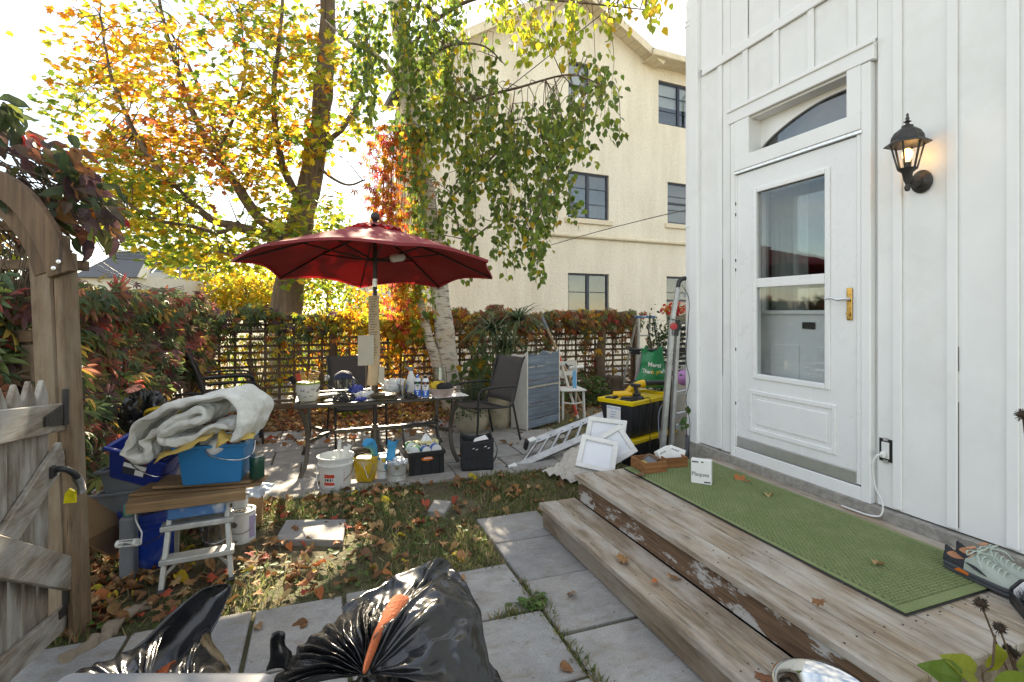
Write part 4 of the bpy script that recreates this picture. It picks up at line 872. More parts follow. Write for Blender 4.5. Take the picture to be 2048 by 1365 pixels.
# cup with pens
cu_ = thing('pen_cup', 'clear plastic cup holding pens and brushes', 'cup', T(806, 795))
MB().lathe([(0, 0), (.036, 0), (.047, .125), (.045, .125), (.034, .006), (0, .006)], 24).build('cup', 'clear_plastic', cu_, smooth=50)
for i, mt in enumerate(('glove_blue', 'red_handle', 'bamboo', 'print_black', 'white_plastic', 'lime_glaze')):
    a = i*1.05; MB().tube([(.012*math.cos(a), .012*math.sin(a), .008), (.04*math.cos(a), .04*math.sin(a), .13+.02*(i % 3))], .004, 6).build('pen', mt, cu_)
# spray bottle
sb = thing('spray_bottle', 'white trigger spray bottle behind the pen cup', 'bottle', T(822, 784), R(-20))
MB().lathe([(0, 0), (.048, 0), (.05, .01), (.05, .09), (.04, .15), (.026, .185), (.02, .2), (.018, .215), (0, .215)], 20, fn=lambda t, z: 1-.12*abs(math.sin(t))).build('bottle', 'white_plastic', sb, smooth=50)
MB().prism([(-.03, 0), (.025, 0), (.03, .02), (.02, .04), (-.06, .045), (-.065, .03), (-.035, .025)], -.012, .012, frame((0, 0, .215), (1, 0, 0), (0, 0, 1))).build('trigger_head', 'grey_plastic', sb, bevel=.003)
# two spray cans
M('mustard', (.62, .42, .02), .6, .1); M('badge_orange', (.70, .16, .02), .4, .08); M('pack_green', (.04, .30, .08), .4, .3, 20); M('can_white', (.72, .74, .78), .25, .05, 6); M('can_blue', (.03, .16, .6), .3, .1, 20); M('dark_label', (.03, .035, .05), .4)
for (px, capm, lab) in ((835, 'can_blue', 'white and blue aerosol can with blue nozzle cap, left of the pair'), (851, 'print_black', 'white and blue aerosol can with black cap, right of the pair')):
    t = thing('aerosol_can', lab, 'spray can', T(px, 794+(0 if px < 840 else 1)))
    MB().lathe([(0, 0), (.031, 0), (.0325, .006), (.0325, .055)], 24).lathe([(.0325, .155), (.030, .17), (.02, .182), (.016, .184), (0, .185)], 24).lathe([(.0325, .055), (.0325, .155)], 24).build('can', 'can_white', t, smooth=40)
    MB().lathe([(.0333, .008), (.0333, .07)], 24, mi=0).build('blue_band', 'can_blue', t, smooth=40); MB().lathe([(.0333, .125), (.0333, .15)], 24).build('dark_band', 'dark_label', t, smooth=40)
    MB().lathe([(0, .184), (.014, .184), (.015, .2), (.011, .212), (0, .214)], 16).build('cap', capm, t, smooth=40)
    for (z0, z1, a_, mt) in ((.105, .118, .34, 'print_black'), (.083, .096, .2, 'mustard'), (.052, .06, .4, 'print_white'), (.022, .045, .2, 'can_white'), (.128, .138, .25, 'badge_orange' if px > 840 else 'pack_green')):
        aa = math.atan2(-5, -t.location.x); MB().grid(lambda u, v: (.0343*math.cos(aa-a_+2*a_*u), .0343*math.sin(aa-a_+2*a_*u), z0+(z1-z0)*v+.003*math.sin(u*9)), 8, 1).build('print_mark', mt, t, smooth=60)
# pink bowl, cap, bag in it, paper under it
M('pink_ceramic', (.50, .38, .35), .6, .2, 30, bmp=.3, bscale=80); M('mustard', (.62, .42, .02), .6, .1)
pw = thing('ceramic_bowl', 'speckled pink square bowl at the right of the table', 'bowl', T(884, 793))
MB().lathe([(0, 0), (.085, 0), (.1, .02), (.115, .06), (.138, .085), (.134, .087), (.11, .062), (.094, .025), (0, .012)], 32, fn=lambda t, z: 1+.05*math.cos(4*t)).build('bowl', 'pink_ceramic', pw, smooth=50)
crumple('cloth_hat', 'black_cloth', 'black cloth cap lying in the pink bowl', 'cap', (pw.location.x+.03, pw.location.y, TZ+.05), .085, .06, .085, .12, 4)
crumple('yellow_pouch', 'mustard', 'yellow pouch tucked under the black cap in the bowl', 'pouch', (pw.location.x-.03, pw.location.y+.05, TZ+.04), .08, .04, .1, .2, 6)
p = T(905, 792); one(MB().grid(lambda u, v: ((u-.5)*.34, (v-.5)*.22, .003+.008*noise.noise(Vector((u*3, v*3, 1)))), 8, 6), 'paper_sheet', 'paper', 'white paper sheet under the pink bowl on the table corner', 'paper', (p[0]-.03, p[1]+.03, p[2]), .1, smooth=80, solid=.001)
for (px, py, w_, h2, lab, rz) in ((655, 790, .2, .12, 'white letter lying on the left of the table', .2), (668, 802, .14, .1, 'folded receipt beside the crock', -.4), (742, 801, .16, .08, 'creased paper scrap beside the plates', .5)):
    one(MB().grid(lambda u, v: ((u-.5)*w_, (v-.5)*h2, .004+.012*abs(noise.noise(Vector((u*2.5, v*2.5, px))))), 6, 5), 'loose_paper', 'paper', lab, 'paper', T(px, py), rz, smooth=80, solid=.0008)
# ------------------------------------------------------------------ left pile: step stool, boards, bins, blanket
M('alu_painted', (.50, .50, .47), .5, .2, 12, metal=.35, dirt=((.72, .72, .70), .9)); M('blue_step', (.05, .16, .36), .5, .2, 20, dirt=((.62, .62, .58), .95))
M('bin_blue', (.015, .20, .46), .38, .08, 5); M('bin_navy', (.012, .035, .25), .4, .12, 6); M('bucket_blue', (.01, .05, .34), .35, .12, 6, dirt=((.4, .42, .5), .4))
M('cloth_yellow', (.55, .38, .10), .85, .15, 12, bmp=.3, bscale=120); M('cardboard', (.30, .18, .085), .85, .12, 8); M('can_green', (.012, .055, .035), .3, .1)
M('purple_label', (.40, .33, .50), .6, .1); M('teal_plastic', (.10, .40, .34), .4, .1); M('tin', (.50, .49, .46), .25, .25, 10, metal=.9, dirt=((.55, .52, .48), .6))
def base3(a, b, depth, z=0.):               # footprint from its two front corners and its depth
    A, B = G(*a, z), G(*b, z); x = (B-A); w = x.length; x.normalize(); y = Vector((-x.y, x.x, 0)); c = (A+B)/2+y*depth/2; return c, math.atan2(x.y, x.x), w
fl, frr = G(322, 1190), G(462, 1163); x = (frr-fl); w = x.length; rz = math.atan2(x.y, x.x); ctr = (fl+frr)/2
ss = thing('step_stool', 'paint splashed aluminium step stool with blue top', 'step stool', ctr, rz)
hw = w/2; hz = .43
for s in (-1, 1):
    MB().bar((s*hw, 0, .012), (s*(hw-.03), .1, hz), .025, .045, up=(0, 1, 0)).build('front_rail', 'alu_painted', ss, bevel=.003)
    MB().bar((s*(hw-.015), .36, .01), (s*(hw-.05), .14, hz-.02), .022, .03, up=(0, 1, 0)).build('rear_leg', 'alu_painted', ss, bevel=.003)
    MB().bar((s*hw, -.012, 0), (s*hw, .012, .03), .04, .05).build('foot', 'black_plastic', ss, bevel=.004)
    MB().bar((s*(hw-.01), .012, .09), (s*(hw-.1), .06, .17), .006, .016).build('gusset', 'alu_painted', ss)
for z, k in ((.17, .04), (.335, .075)): MB().box(-hw-.012, hw+.012, k-.045, k+.045, z-.022, z+.006).build('step', 'alu_painted', ss, bevel=.004)
MB().box(-hw+.02, hw-.03, .02, .2, hz-.055, hz+.012).build('top_cap', 'blue_step', ss, bevel=.008)
def board(nm, label, pts, z, t, mat='plank_x'):
    q = [G(x_, y_, z) for x_, y_ in pts]; c0 = sum(q, Vector())/len(q); a = math.atan2((q[1]-q[0]).y, (q[1]-q[0]).x); Rm = Matrix.Rotation(-a, 3, 'Z')
    return one(MB().prism([tuple((Rm@(p-c0)).xy) for p in q], -t, 0), nm, mat, label, 'board', c0, a, bevel=.003)
M('plywood', (.34, .21, .105), .7, .15, 9)
board('timber_plank', 'thick brown plank laid across the step stool', [(250, 1012), (492, 982), (492, 955), (262, 985)], .492, .05)
board('plywood_sheet', 'plywood offcut lying on the plank', [(256, 990), (520, 968), (538, 950), (318, 955)], .508, .014, 'plank_x')
board('plywood_sheet', 'upper plywood offcut carrying the blue bin', [(303, 975), (498, 963), (530, 945), (330, 950)], .526, .014, 'plank_x')
BZ0 = .528
c, rz, w = base3((364, 974), (481, 965), .24, BZ0)
def open_bin(nm, label, c, rz, w, d, h, mat, grow=.045, rim=.018, tilt=None, handle=True, th=.006, parts=()):
    t = thing(nm, label, 'bin', c, rz)
    if tilt: t.rotation_euler = (tilt[0], tilt[1], rz)
    m_ = MB(); m_.taper((w, d), (w+grow, d+grow), 0, h); m_.f.pop(1); m_.m.pop(); i = len(m_.f)
    o = len(m_.v); m_.taper((w-2*th, d-2*th), (w+grow-2*th, d+grow-2*th), th, h); fs = m_.f[i:]; m_.f = m_.f[:i]+[f[::-1] for j, f in enumerate(fs) if j != 1]; m_.m = [0]*len(m_.f)
    m_.build('body', mat, t, bevel=.012, seg=2, smooth=40)
    r_ = MB(); W_, D_ = (w+grow)/2+rim, (d+grow)/2+rim; wi, di = (w+grow)/2-th, (d+grow)/2-th
    for q in ((-W_, W_, -D_, -di), (-W_, W_, di, D_), (-W_, -wi, -di, di), (wi, W_, -di, di)): r_.box(*q, h-.016, h+.002)
    r_.build('rim', mat, t, bevel=.005, seg=2)
    if handle:
        MB().tube(smooth_path([(-.02, -D_-.004, h-.02), (.02, -D_-.012, h-.06), (W_*.8, -D_-.01, h-.085), (W_+.012, -D_*.5, h-.075), (W_+.01, 0, h-.02)], 5), .003, 6).build('handle', 'steel', t, smooth=60)
    return t
open_bin('cleaning_bin', 'bright blue rectangular bucket on the plywood, filled with rags', c, rz, w, .24, .225, 'bin_blue')
bc = c.copy(); brz = rz
# quilt: one long folded strip
M('quilt', (.62, .61, .56), .95, .1, 9, bmp=1., bscale=34, dirt=((.46, .43, .34), .5))
cl_ = [(1660, 520), (1715, 430), (1700, 310), (1610, 235), (1500, 245), (1250, 305), (1100, 365), (1010, 440), (955, 540), (935, 610), (985, 650), (1070, 640), (1085, 590), (1060, 540), (1130, 480), (1290, 385), (1420, 320), (1475, 335), (1440, 375), (1300, 425), (1200, 475), (1190, 515), (1250, 540), (1400, 510), (1530, 440), (1640, 430)]
QD = 2.86; q0 = W(390, 905, QD); pts = smooth_path([Vector(((x/3.413-390)/1024*QD, 0, (905-(720+y/3.413))/1024*QD)) for x, y in cl_], 5)
th = .021; vs = []; nl_ = len(pts); nd_ = 16; dep = .34
def qv(i, side, k):
    a = pts[max(0, i-1)]; b = pts[min(nl_-1, i+1)]; t = (b-a).normalized(); nn = Vector((-t.z, 0, t.x)); e = 1-.35*abs(2*k/nd_-1)**6
    p = pts[i]+nn*side*th*e*(1.1+.25*noise.noise(pts[i]*30)); p = p+Vector((0, -.12+dep*k/nd_, 0)); p += noise.noise_vector(p*9)*.024+noise.noise_vector(p*24)*.012+nn*side*.008*math.sin(p.y*70+6*noise.noise(p*8)); return p
m_ = MB(); prof = [(i, 1) for i in range(nl_)]+[(i, -1) for i in range(nl_-1, -1, -1)]; n_ = len(prof)
vs = [qv(i, s, k) for k in range(nd_+1) for i, s in prof]; fs = [(k*n_+j, k*n_+(j+1) % n_, (k+1)*n_+(j+1) % n_, (k+1)*n_+j) for k in range(nd_) for j in range(n_)]
for k, fl_ in ((0, 0), (nd_, 1)):
    for i in range(nl_-1):
        f = (k*n_+i, k*n_+i+1, k*n_+n_-2-i, k*n_+n_-1-i); fs.append(f if fl_ else f[::-1])
m_.add(vs, fs); one(m_, 'folded_quilt', 'quilt', 'pale grey folded quilt heaped over the blue bucket', 'quilt', q0, -YAW, smooth=60, sub=1)
def drape(nm, mat, label, cat, pxs, amp=.012, freq=14, n=14, solid=.004):
    """a cloth spanned between four real corner points"""
    a, b, c_, d_ = [W(*p) for p in pxs]; o = a
    def fn(u, v): p = (a.lerp(b, u)).lerp(d_.lerp(c_, u), v)-o; return p+noise.noise_vector((p+o)*freq)*amp+Vector((0, 0, 1))*.5*amp*math.sin(u*9+3*v)
    return one(MB().grid(fn, n, n), nm, mat, label, cat, o, smooth=70, solid=solid)
drape('yellow_cloth', 'cloth_yellow', 'mustard cloth hanging out under the quilt', 'cloth', [(306, 928, 2.70), (415, 880, 2.70), (430, 862, 2.8), (330, 900, 2.82)])
drape('yellow_cloth', 'cloth_yellow', 'mustard cloth bunched at the right side of the blue bucket', 'cloth', [(436, 890, 2.74), (506, 880, 2.76), (512, 858, 2.9), (445, 862, 2.8)], .03, 18)
bt_ = W(424, 900, 2.86); one(MB().lathe([(0, 0), (.04, 0), (.045, .05), (.03, .075), (.012, .09), (.01, .15), (.012, .155), (0, .155)], 16).xf(Matrix.Rotation(R(50), 4, (.4, 1, 0))), 'white_funnel', 'white_plastic', 'white plastic funnel stuck in the blue bucket', 'funnel', bt_, smooth=50)
crumple('white_rag', 'cloth_white', 'white rag stuffed into the blue bucket', 'rag', (bc.x-.02, bc.y, .67), .13, .1, .1, .3, 9)
crumple('red_rag', 'red_handle', 'red rag peeping out of the blue bucket', 'rag', W(463, 893, 2.9), .03, .03, .03, .1, 1, res=8)
g_ = G(514, 956, .526); gc = thing('green_can', 'dark green paint can on the plywood right of the bucket', 'can', (g_.x, g_.y, .528)); MB().lathe([(0, 0), (.038, 0), (.04, .003), (.04, .125), (.0385, .128), (.033, .126), (0, .122)], 24).build('can', 'can_green', gc, smooth=40); MB().lathe([(.0395, .124), (.041, .128), (.0385, .132)], 24).build('rim', 'tin', gc, smooth=60)
# navy and grey bins behind
p = W(288, 945, 3.05); nb = open_bin('recycling_bin', 'tilted navy blue bin with a shop label', (p.x, p.y, p.z-.02), -YAW+.1, .27, .2, .2, 'bin_navy', tilt=(R(10), R(17)), handle=True)
lb = MB().box(-.06, .065, -.1315, -.13, .055, .165).build('label_sticker', 'dark_label', nb); lb.rotation_euler = (-.11, 0, 0); lb.location = (0, .0, 0)
MB().box(-.06, .065, -.133, -.132, .135, .150).build('label_stripe', 'print_red', lb); MB().box(-.06, .065, -.133, -.132, .095, .118).build('label_stripe', 'print_white', lb); MB().box(.01, .058, -.133, -.132, .06, .09).build('barcode', 'print_white', lb)
for i, (px, py, lab) in enumerate(((285, 1020, 'lower grey tub of the nested pair under the navy bin'), (292, 975, 'upper grey tub of the nested pair under the navy bin'))):
    p = W(px, py, 3.1); open_bin('grey_tub', lab, (p.x, p.y, p.z-.1), -YAW+.1, .27, .22, .26, 'grey_plastic', tilt=(0, R(-6)), handle=False)
p = G(300, 1124); bk = thing('blue_bucket', 'scuffed royal blue bucket standing behind the step stool', 'bucket', p)
MB().lathe([(0, 0), (.125, 0), (.13, .01), (.148, .31), (.156, .31), (.156, .33), (.142, .33), (.125, .02), (0, .02)], 32).build('pail', 'bucket_blue', bk, smooth=40)
for z in (.27, .24): MB().lathe([(.147, z), (.152, z+.004), (.152, z+.012), (.147, z+.016)], 32).build('collar', 'bucket_blue', bk, smooth=40)
MB().tube(smooth_path([(-.15, -.02, .29), (-.1, -.13, .21), (0, -.165, .17), (.1, -.13, .21), (.15, -.02, .29)], 5), .003, 6).build('handle', 'steel', bk, smooth=60)
def paint_can(nm, label, loc, r, h, body='tin', lab=None, lid=True, handle=True, rz=0):
    t = thing(nm, label, 'paint can', loc, rz)
    MB().lathe([(0, 0), (r, 0), (r+.002, .004), (r, .009), (r, h-.01), (r+.003, h-.006), (r+.002, h), (r-.012, h), (r-.014, h-.012), (0, h-.012)], 28).build('can', body, t, smooth=40)
    if lid: MB().lathe([(r-.013, h-.008), (r-.02, h-.004), (r-.03, h-.009), (0, h-.008)], 28).build('lid', 'tin', t, smooth=40)
    if handle:
        MB().tube(smooth_path([(-r-.004, 0, h*.72), (-r*.9, -r*.75, h*.48), (0, -r*1.2, h*.38), (r*.9, -r*.75, h*.48), (r+.004, 0, h*.72)], 5), .0025, 6).build('handle', 'steel', t, smooth=60)
        for s in (-1, 1): MB().lathe([(0, 0), (.011, 0), (.009, .006), (0, .007)], 10, (s*r, 0, h*.72), T=Matrix.Rotation(s*R(90), 4, 'Y')).build('ear', 'tin', t, smooth=40)
    return t
paint_can('paint_can', 'shiny open tin paint can behind the stool', G(434, 1100), .072, .19, 'tin', lid=False)
pcn = paint_can('paint_can', 'white paint can with a lilac label beside the stool', G(483, 1080), .083, .2, 'white_plastic')
MB().lathe([(.0845, .02), (.0845, .18)], 28, fn=None).build('label_band', 'paper', pcn, smooth=40); m_ = MB(); m_.grid(lambda u, v: (.0855*math.cos(-.9+u*.6), .0855*math.sin(-.9+u*.6), .03+.14*v), 8, 1).build('lilac_panel', 'purple_label', pcn, smooth=60)
MB().lathe([(0, 0), (.018, 0), (.018, .004), (0, .005)], 14, toward*.084+Vector((0, 0, .13)), T=frame((0, 0, 0), rightv, (0, 0, 1))).build('ear', 'tin', pcn)
ju = thing('plastic_jug', 'white plastic jug standing on the lilac labelled can', 'jug', (pcn.location.x-.01, pcn.location.y+.02, .2)); MB().box(-.045, .045, -.035, .035, 0, .11).build('jug', 'white_plastic', ju, bevel=.015, seg=2); MB().lathe([(.018, .11), (.018, .14), (0, .14)], 12).build('cap', 'red_handle', ju, smooth=40)
c, rz, w = base3((480, 1062), (522, 1056), .2); one(MB().box(-w/2, w/2, -.1, .1, 0, .24), 'cardboard_box', 'cardboard', 'brown cardboard box behind the paint cans', 'box', c, rz, bevel=.003)
c, rz, w = base3((392, 1086), (432, 1080), .16); one(MB().box(-w/2, w/2, -.08, .08, 0, .26), 'grey_carton', 'grey_plastic', 'grey carton standing behind the tin paint can', 'box', (c.x, c.y+.1, 0), rz, bevel=.004)
drape('clear_wrapper', 'bag_clear', 'crumpled clear wrapper lying over the carton', 'wrapper', [(495, 1000, 3.2), (540, 985, 3.2), (545, 965, 3.3), (490, 975, 3.3)], .02, 30, 10, .001)
cd = W(258, 1010, 2.85); jg = thing('bottle_jug', 'grey jug with a teal cap left of the blue bucket', 'jug', (cd.x, cd.y, 0)); MB().box(-.035, .035, -.05, .05, 0, .36).build('jug', 'grey_plastic', jg, bevel=.015, seg=2); MB().lathe([(.022, .36), (.025, .365), (.025, .41), (.02, .42), (0, .42)], 14).build('cap', 'teal_plastic', jg, smooth=40)
# roller hanging from the plank edge
rp = W(272, 1020, 2.70); ro = thing('paint_roller', 'white wire paint roller frame hanging off the plank', 'roller', rp, -YAW)
k_ = 2.7/1024; MB().tube(smooth_path([(0, 0, 0), (-.002, 0, -.05), (.02, 0, -.1), (.03, 0, -.12), (.028, 0, -.15), (.018, 0, -.185), (-.06, 0, -.17)], 4), .004, 6).build('wire', 'white_plastic', ro, smooth=60)
m_ = MB()
for x in (-.09, .0): m_.lathe([(0, -.008), (.02, -.008), (.02, .008), (0, .008)], 14, (x, 0, -.172+x*.1), T=Matrix.Rotation(R(90), 4, 'Y'))
for i in range(5): a = i*1.257; m_.bar((-.09, .017*math.cos(a), -.181+.017*math.sin(a)), (0, .017*math.cos(a), -.172+.017*math.sin(a)), .004, .004)
m_.build('cage', 'white_plastic', ro, smooth=40)
a, b, c_, d_ = W(160, 985, 2.72), W(247, 1040, 3.0), W(232, 1118, 3.02), W(165, 1085, 2.66); c0 = (a+b+c_+d_)/4
m_ = MB(); nn = (b-a).cross(d_-a).normalized()*.007; m_.add([p-c0+nn for p in (a, b, c_, d_)]+[p-c0-nn for p in (a, b, c_, d_)], [(0,1,2,3),(7,6,5,4),(0,4,5,1),(1,5,6,2),(2,6,7,3),(3,7,4,0)])
one(m_, 'leaning_panel', 'plywood', 'brown plywood panel leaning behind the gate post', 'panel', c0)
m, n, b = newmat('black_poly'); v = coords(n); hs_n = []
for sc_n in (7, 19):
    x_ = nd(n, 'TexNoise', noise_type='RIDGED_MULTIFRACTAL'); x_.inputs['Scale'].default_value = sc_n; x_.inputs['Detail'].default_value = 3; x_.inputs['Distortion'].default_value = .6; n.links.new(v, x_.inputs['Vector']); hs_n.append(x_.outputs[0])
b.inputs['Base Color'].default_value = (.013, .013, .015, 1); b.inputs['Specular IOR Level'].default_value = .7
n.links.new(ramp(n, noisef(n, v, 9, 4), [(.3, G3(.16)), (.7, G3(.34))]), b.inputs['Roughness']); bump(n, b, mix(n, .4, hs_n[0], hs_n[1]), .55, .012)
p = W(290, 870, 3.35); crumple('black_sack', 'black_poly', 'small black plastic sack behind the quilt', 'bag', (p.x, p.y, p.z-.02), .1, .1, .22, .5, 21, sharp=True, freq=2.4, res=28)
p = W(345, 830, 3.3); one(MB().lathe([(0, .02), (.13, .015), (.15, 0), (.155, .0), (.15, .02), (0, .028)], 24).xf(Matrix.Rotation(R(-25), 4, (1, 0, 0))), 'yellow_disc', 'mustard', 'yellow round disc peeking out behind the quilt', 'disc', p, smooth=50)
# ------------------------------------------------------------------ under the table
b0 = G(672, 982); bk = thing('white_bucket', 'white plastic pail full of white trim offcuts', 'bucket', (b0.x, b0.y+.06, .022))
MB().lathe([(0, 0), (.118, 0), (.122, .008), (.135, .19), (.146, .19), (.146, .205), (.138, .207), (.142, .25), (.150, .25), (.150, .262), (.136, .262), (.118, .015), (0, .015)], 36).build('pail', 'white_plastic', bk, smooth=35)
MB().tube(smooth_path([(-.148, 0, .2), (-.15, -.07, .1), (-.135, -.12, .03)], 5), .003, 6).tube(smooth_path([(.148, 0, .2), (.12, -.1, .13), (.06, -.16, .09)], 5), .003, 6).build('handle', 'steel', bk, smooth=60)
def around(r, a0, a1, z0, z1, n=8): return MB().grid(lambda u, v: ((r+.0015)*math.cos(a0+(a1-a0)*u), (r+.0015)*math.sin(a0+(a1-a0)*u), z0+(z1-z0)*v), n, 1)
am = math.atan2(-b0.y, -b0.x)
around(.132, am-.75, am-.05, .03, .14).build('label_sticker', 'paper', bk, smooth=60); around(.1335, am-.72, am-.08, .105, .135).build('red_band', 'print_red', bk, smooth=60); around(.1335, am-.72, am-.08, .045, .07).build('red_band', 'print_red', bk, smooth=60)
dv = Vector((math.cos(am-.4), math.sin(am-.4), 0)); 
for k, (a_, b_) in enumerate(((-.68, -.6), (-.55, -.42), (-.36, -.27), (-.2, -.14))): around(.1335, am+a_, am+b_, .077+.003*(k % 2), .099, 3).build('print_mark', 'print_black', bk)
for i in range(6): around(.134, am+.45, am+.55, .05+.022*i, .054+.022*i, 3).build('gauge_mark', 'print_red', bk)
for (px, py, dx) in ((680, 880, 0), (691, 893, .03), (700, 890, -.03), (706, 905, .05), (668, 915, -.04)):
    tip = W(px, py, 4.3)-Vector(bk.location); MB().bar((dx, 0, .02), tip, .03, .012, up=toward).build('trim_offcut', 'white_plastic', bk, bevel=.003)
# yellow roller tray, gloved can, crusted can
M('tray_yellow', (.60, .37, .015), .5, .2, 14, dirt=((.66, .62, .52), .95))
p = G(732, 970); ty = thing('paint_tray', 'yellow plastic hand tray caked with white paint', 'paint tray', (p.x, p.y+.03, .022), -YAW-.1)
MB().taper((.14, .10), (.19, .14), 0, .21).build('tray', 'tray_yellow', ty, bevel=.02, seg=2, smooth=40)
r_ = MB()
for q in ((-.1, .1, -.075, -.065), (-.1, .1, .065, .075), (-.1, -.09, -.065, .065), (.09, .1, -.065, .065)): r_.box(*q, .195, .215)
r_.build('rim', 'tray_yellow', ty, bevel=.004); MB().tube(smooth_path([(-.1, .0, .21), (-.06, -.05, .24), (0, -.03, .25)], 4), .01, 8).build('strap', 'black_cloth', ty, smooth=60)
MB().tube(smooth_path([(.0, -.08, .19), (.03, -.085, .12), (.06, -.085, .06), (.1, -.07, .17)], 4), .004, 6).build('handle', 'steel', ty)
p = G(768, 962); gcn = paint_can('paint_can', 'white labelled paint can draped with blue gloves', (p.x, p.y+.06, .022), .083, .19, 'white_plastic', lid=False)
around(.084, am-.2, am+1.2, .15, .185).build('yellow_band', 'mustard', gcn, smooth=60); around(.084, am+.1, am+.8, .09, .14).build('teal_patch', 'teal_plastic', gcn, smooth=60)
for i in range(5): around(.0845, am+.15, am+.15+U(.4, .8), .03+.011*i, .034+.011*i).build('print_line', 'print_grey', gcn)
M('glove_cyan', (.03, .30, .55), .6, .12, 12)
def glove(label, loc, rz, flip=1, s=1.0, rx=0):
    """rubber glove: cuff, palm, four fingers and a thumb, one skin"""
    m_ = MB(); m_.grid(lambda u, v: ((.042+.02*(1-v)**2)*math.cos(u*6.283)+.03*(1-v)**2*flip, .024*math.sin(u*6.283)*(1+.9*(1-v)), .1+.085*(1-v)+.012*(1-v)*math.sin(u*12+2)), 20, 7, wrap=True)
    m_.lathe([(.0, -.01), (.036, 0), (.044, .04), (.042, .1)], 16, fn=None, T=Matrix.Diagonal((1, .45, 1, 1)))
    for i, (x, l) in enumerate(((-.032, .06), (-.011, .075), (.011, .072), (.032, .055))): m_.tube(smooth_path([(x*.9, 0, .01), (x*1.15, .012, -l*.5), (x*1.2, .03, -l)], 3), [.011, .0105, .01, .0098, .0095, .009, .006], 8)
    m_.tube(smooth_path([(.036*flip, 0, .05), (.065*flip, .01, .03), (.075*flip, .02, -.005)], 3), [.013, .012, .0115, .011, .01, .009, .006], 8)
    m_.warp(.02, 11, s).warp(.009, 26, s); o = one(m_, 'rubber_glove', 'glove_cyan', label, 'glove', loc, rz, smooth=70); o.rotation_euler = (rx, 0, rz); o.scale = (s, s, s); return o
gp = Vector(gcn.location); glove('cyan rubber glove hanging fingers down over the can', (gp.x+.05, gp.y-.11, .17), -.3, 1, 1.0, R(-14)); glove('cyan rubber glove with its cuff standing up, left over the can', (gp.x-.06, gp.y-.05, .2), -.8, -1, .95, R(24))
p = G(795, 968); pcu = paint_can('paint_can', 'paint crusted white can in front of the black crate', (p.x, p.y+.05, .022), .08, .155, 'alu_painted', lid=False)
crumple('crumpled_liner', 'bag_clear', '', '', (0, 0, .12), .072, .072, .05, .5, 31, parent=pcu, sharp=True)
MB().lathe([(0, 0), (.016, 0), (.014, .006), (0, .007)], 12, toward*.08+rightv*.02+Vector((0, 0, .125)), T=frame((0, 0, 0), rightv, (0, 0, 1))).build('ear', 'tin', pcu); MB().tube(smooth_path([(.0, -.08, .13), (.03, -.06, .2), (.02, -.02, .24), (-.02, .03, .2)], 5), .003, 6).build('handle', 'steel', pcu)
# black crate with groceries
c, rz, w = base3((822, 955), (885, 947), .27, .02)
cr_ = thing('storage_crate', 'black collapsible crate with an orange badge, full of paper goods', 'crate', (c.x, c.y, .022), rz); w = .32; d = .27; h = .21
m_ = MB()
for q in ((-w/2, w/2, -d/2, -d/2+.01), (-w/2, w/2, d/2-.01, d/2), (-w/2, -w/2+.01, -d/2+.01, d/2-.01), (w/2-.01, w/2, -d/2+.01, d/2-.01)): m_.box(*q, .0, h)
m_.box(-w/2+.01, w/2-.01, -d/2+.01, d/2-.01, 0, .01); m_.build('body', 'black_plastic', cr_, bevel=.003)
m_ = MB()
for q in ((-w/2-.012, w/2+.012, -d/2-.012, -d/2), (-w/2-.012, w/2+.012, d/2, d/2+.012), (-w/2-.012, -w/2, -d/2, d/2), (w/2, w/2+.012, -d/2, d/2)): m_.box(*q, h-.03, h+.004)
m_.build('rim', 'black_plastic', cr_, bevel=.004)
for x in (-.12, -.04, .04, .12): MB().box(x-.008, x+.008, -d/2-.008, -d/2-.0005, .01, h-.032).build('rib', 'black_plastic', cr_, bevel=.003)
M('badge_orange', (.70, .16, .02), .4, .08); bd_ = MB().prism([(.055*math.cos(a)*(1 if abs(math.cos(a)) > .3 else 1), .018*math.sin(a)) for a in [i*.524 for i in range(12)]], 0, .004, frame((0, -d/2-.0135, h-.06), (1, 0, 0), (0, 0, 1))).build('badge', 'badge_orange', cr_); [MB().box(-.03+.009*i, -.024+.009*i, -d/2-.0195, -d/2-.018, h-.06, h-.05).build('print_mark', 'print_white', cr_) for i in range(8)]
MB().bar((-w/2-.005, d/2-.1, h), (-w/2-.005, d/2+.02, h+.19), .014, .02).bar((w/2+.005, d/2-.1, h), (w/2+.005, d/2+.02, h+.19), .014, .02).bar((-w/2-.005, d/2+.02, h+.19), (w/2+.005, d/2+.02, h+.19), .014, .02).build('bail', 'black_plastic', cr_, bevel=.003)
cl0 = Vector(cr_.location)
def inC(x, y, z): return Matrix.Rotation(rz, 3, 'Z')@Vector((x, y, 0))+Vector((cl0.x, cl0.y, cl0.z+z))
M('tissue_box', (.62, .56, .30), .6, .5, 30); M('pack_green', (.04, .30, .08), .4, .3, 20); M('pack_blue', (.05, .14, .5), .4, .3, 20)
tb_ = thing('tissue_box', 'patterned yellow tissue box with a white tissue in the crate', 'tissue box', inC(.03, .04, .17), rz+.1); MB().box(-.11, .11, -.05, .05, 0, .1).build('carton', 'tissue_box', tb_, bevel=.003); MB().lathe([(0, .09), (.045, .1), (.035, .12), (.02, .145), (0, .165)], 9, fn=lambda t, z: 1+.4*math.sin(3*t+z*30)).build('tissue', 'paper', tb_)
m_ = MB()
for i in range(14): a = U(-.1, .1); b_ = U(.015, .085); m_.prism([(a, b_), (a+.014, b_+.004), (a+.009, b_+.016), (a-.003, b_+.011)], 0, .0015, frame((0, -.052, 0), (1, 0, 0), (0, 0, 1)))
m_.build('floral_print', 'print_black', tb_)
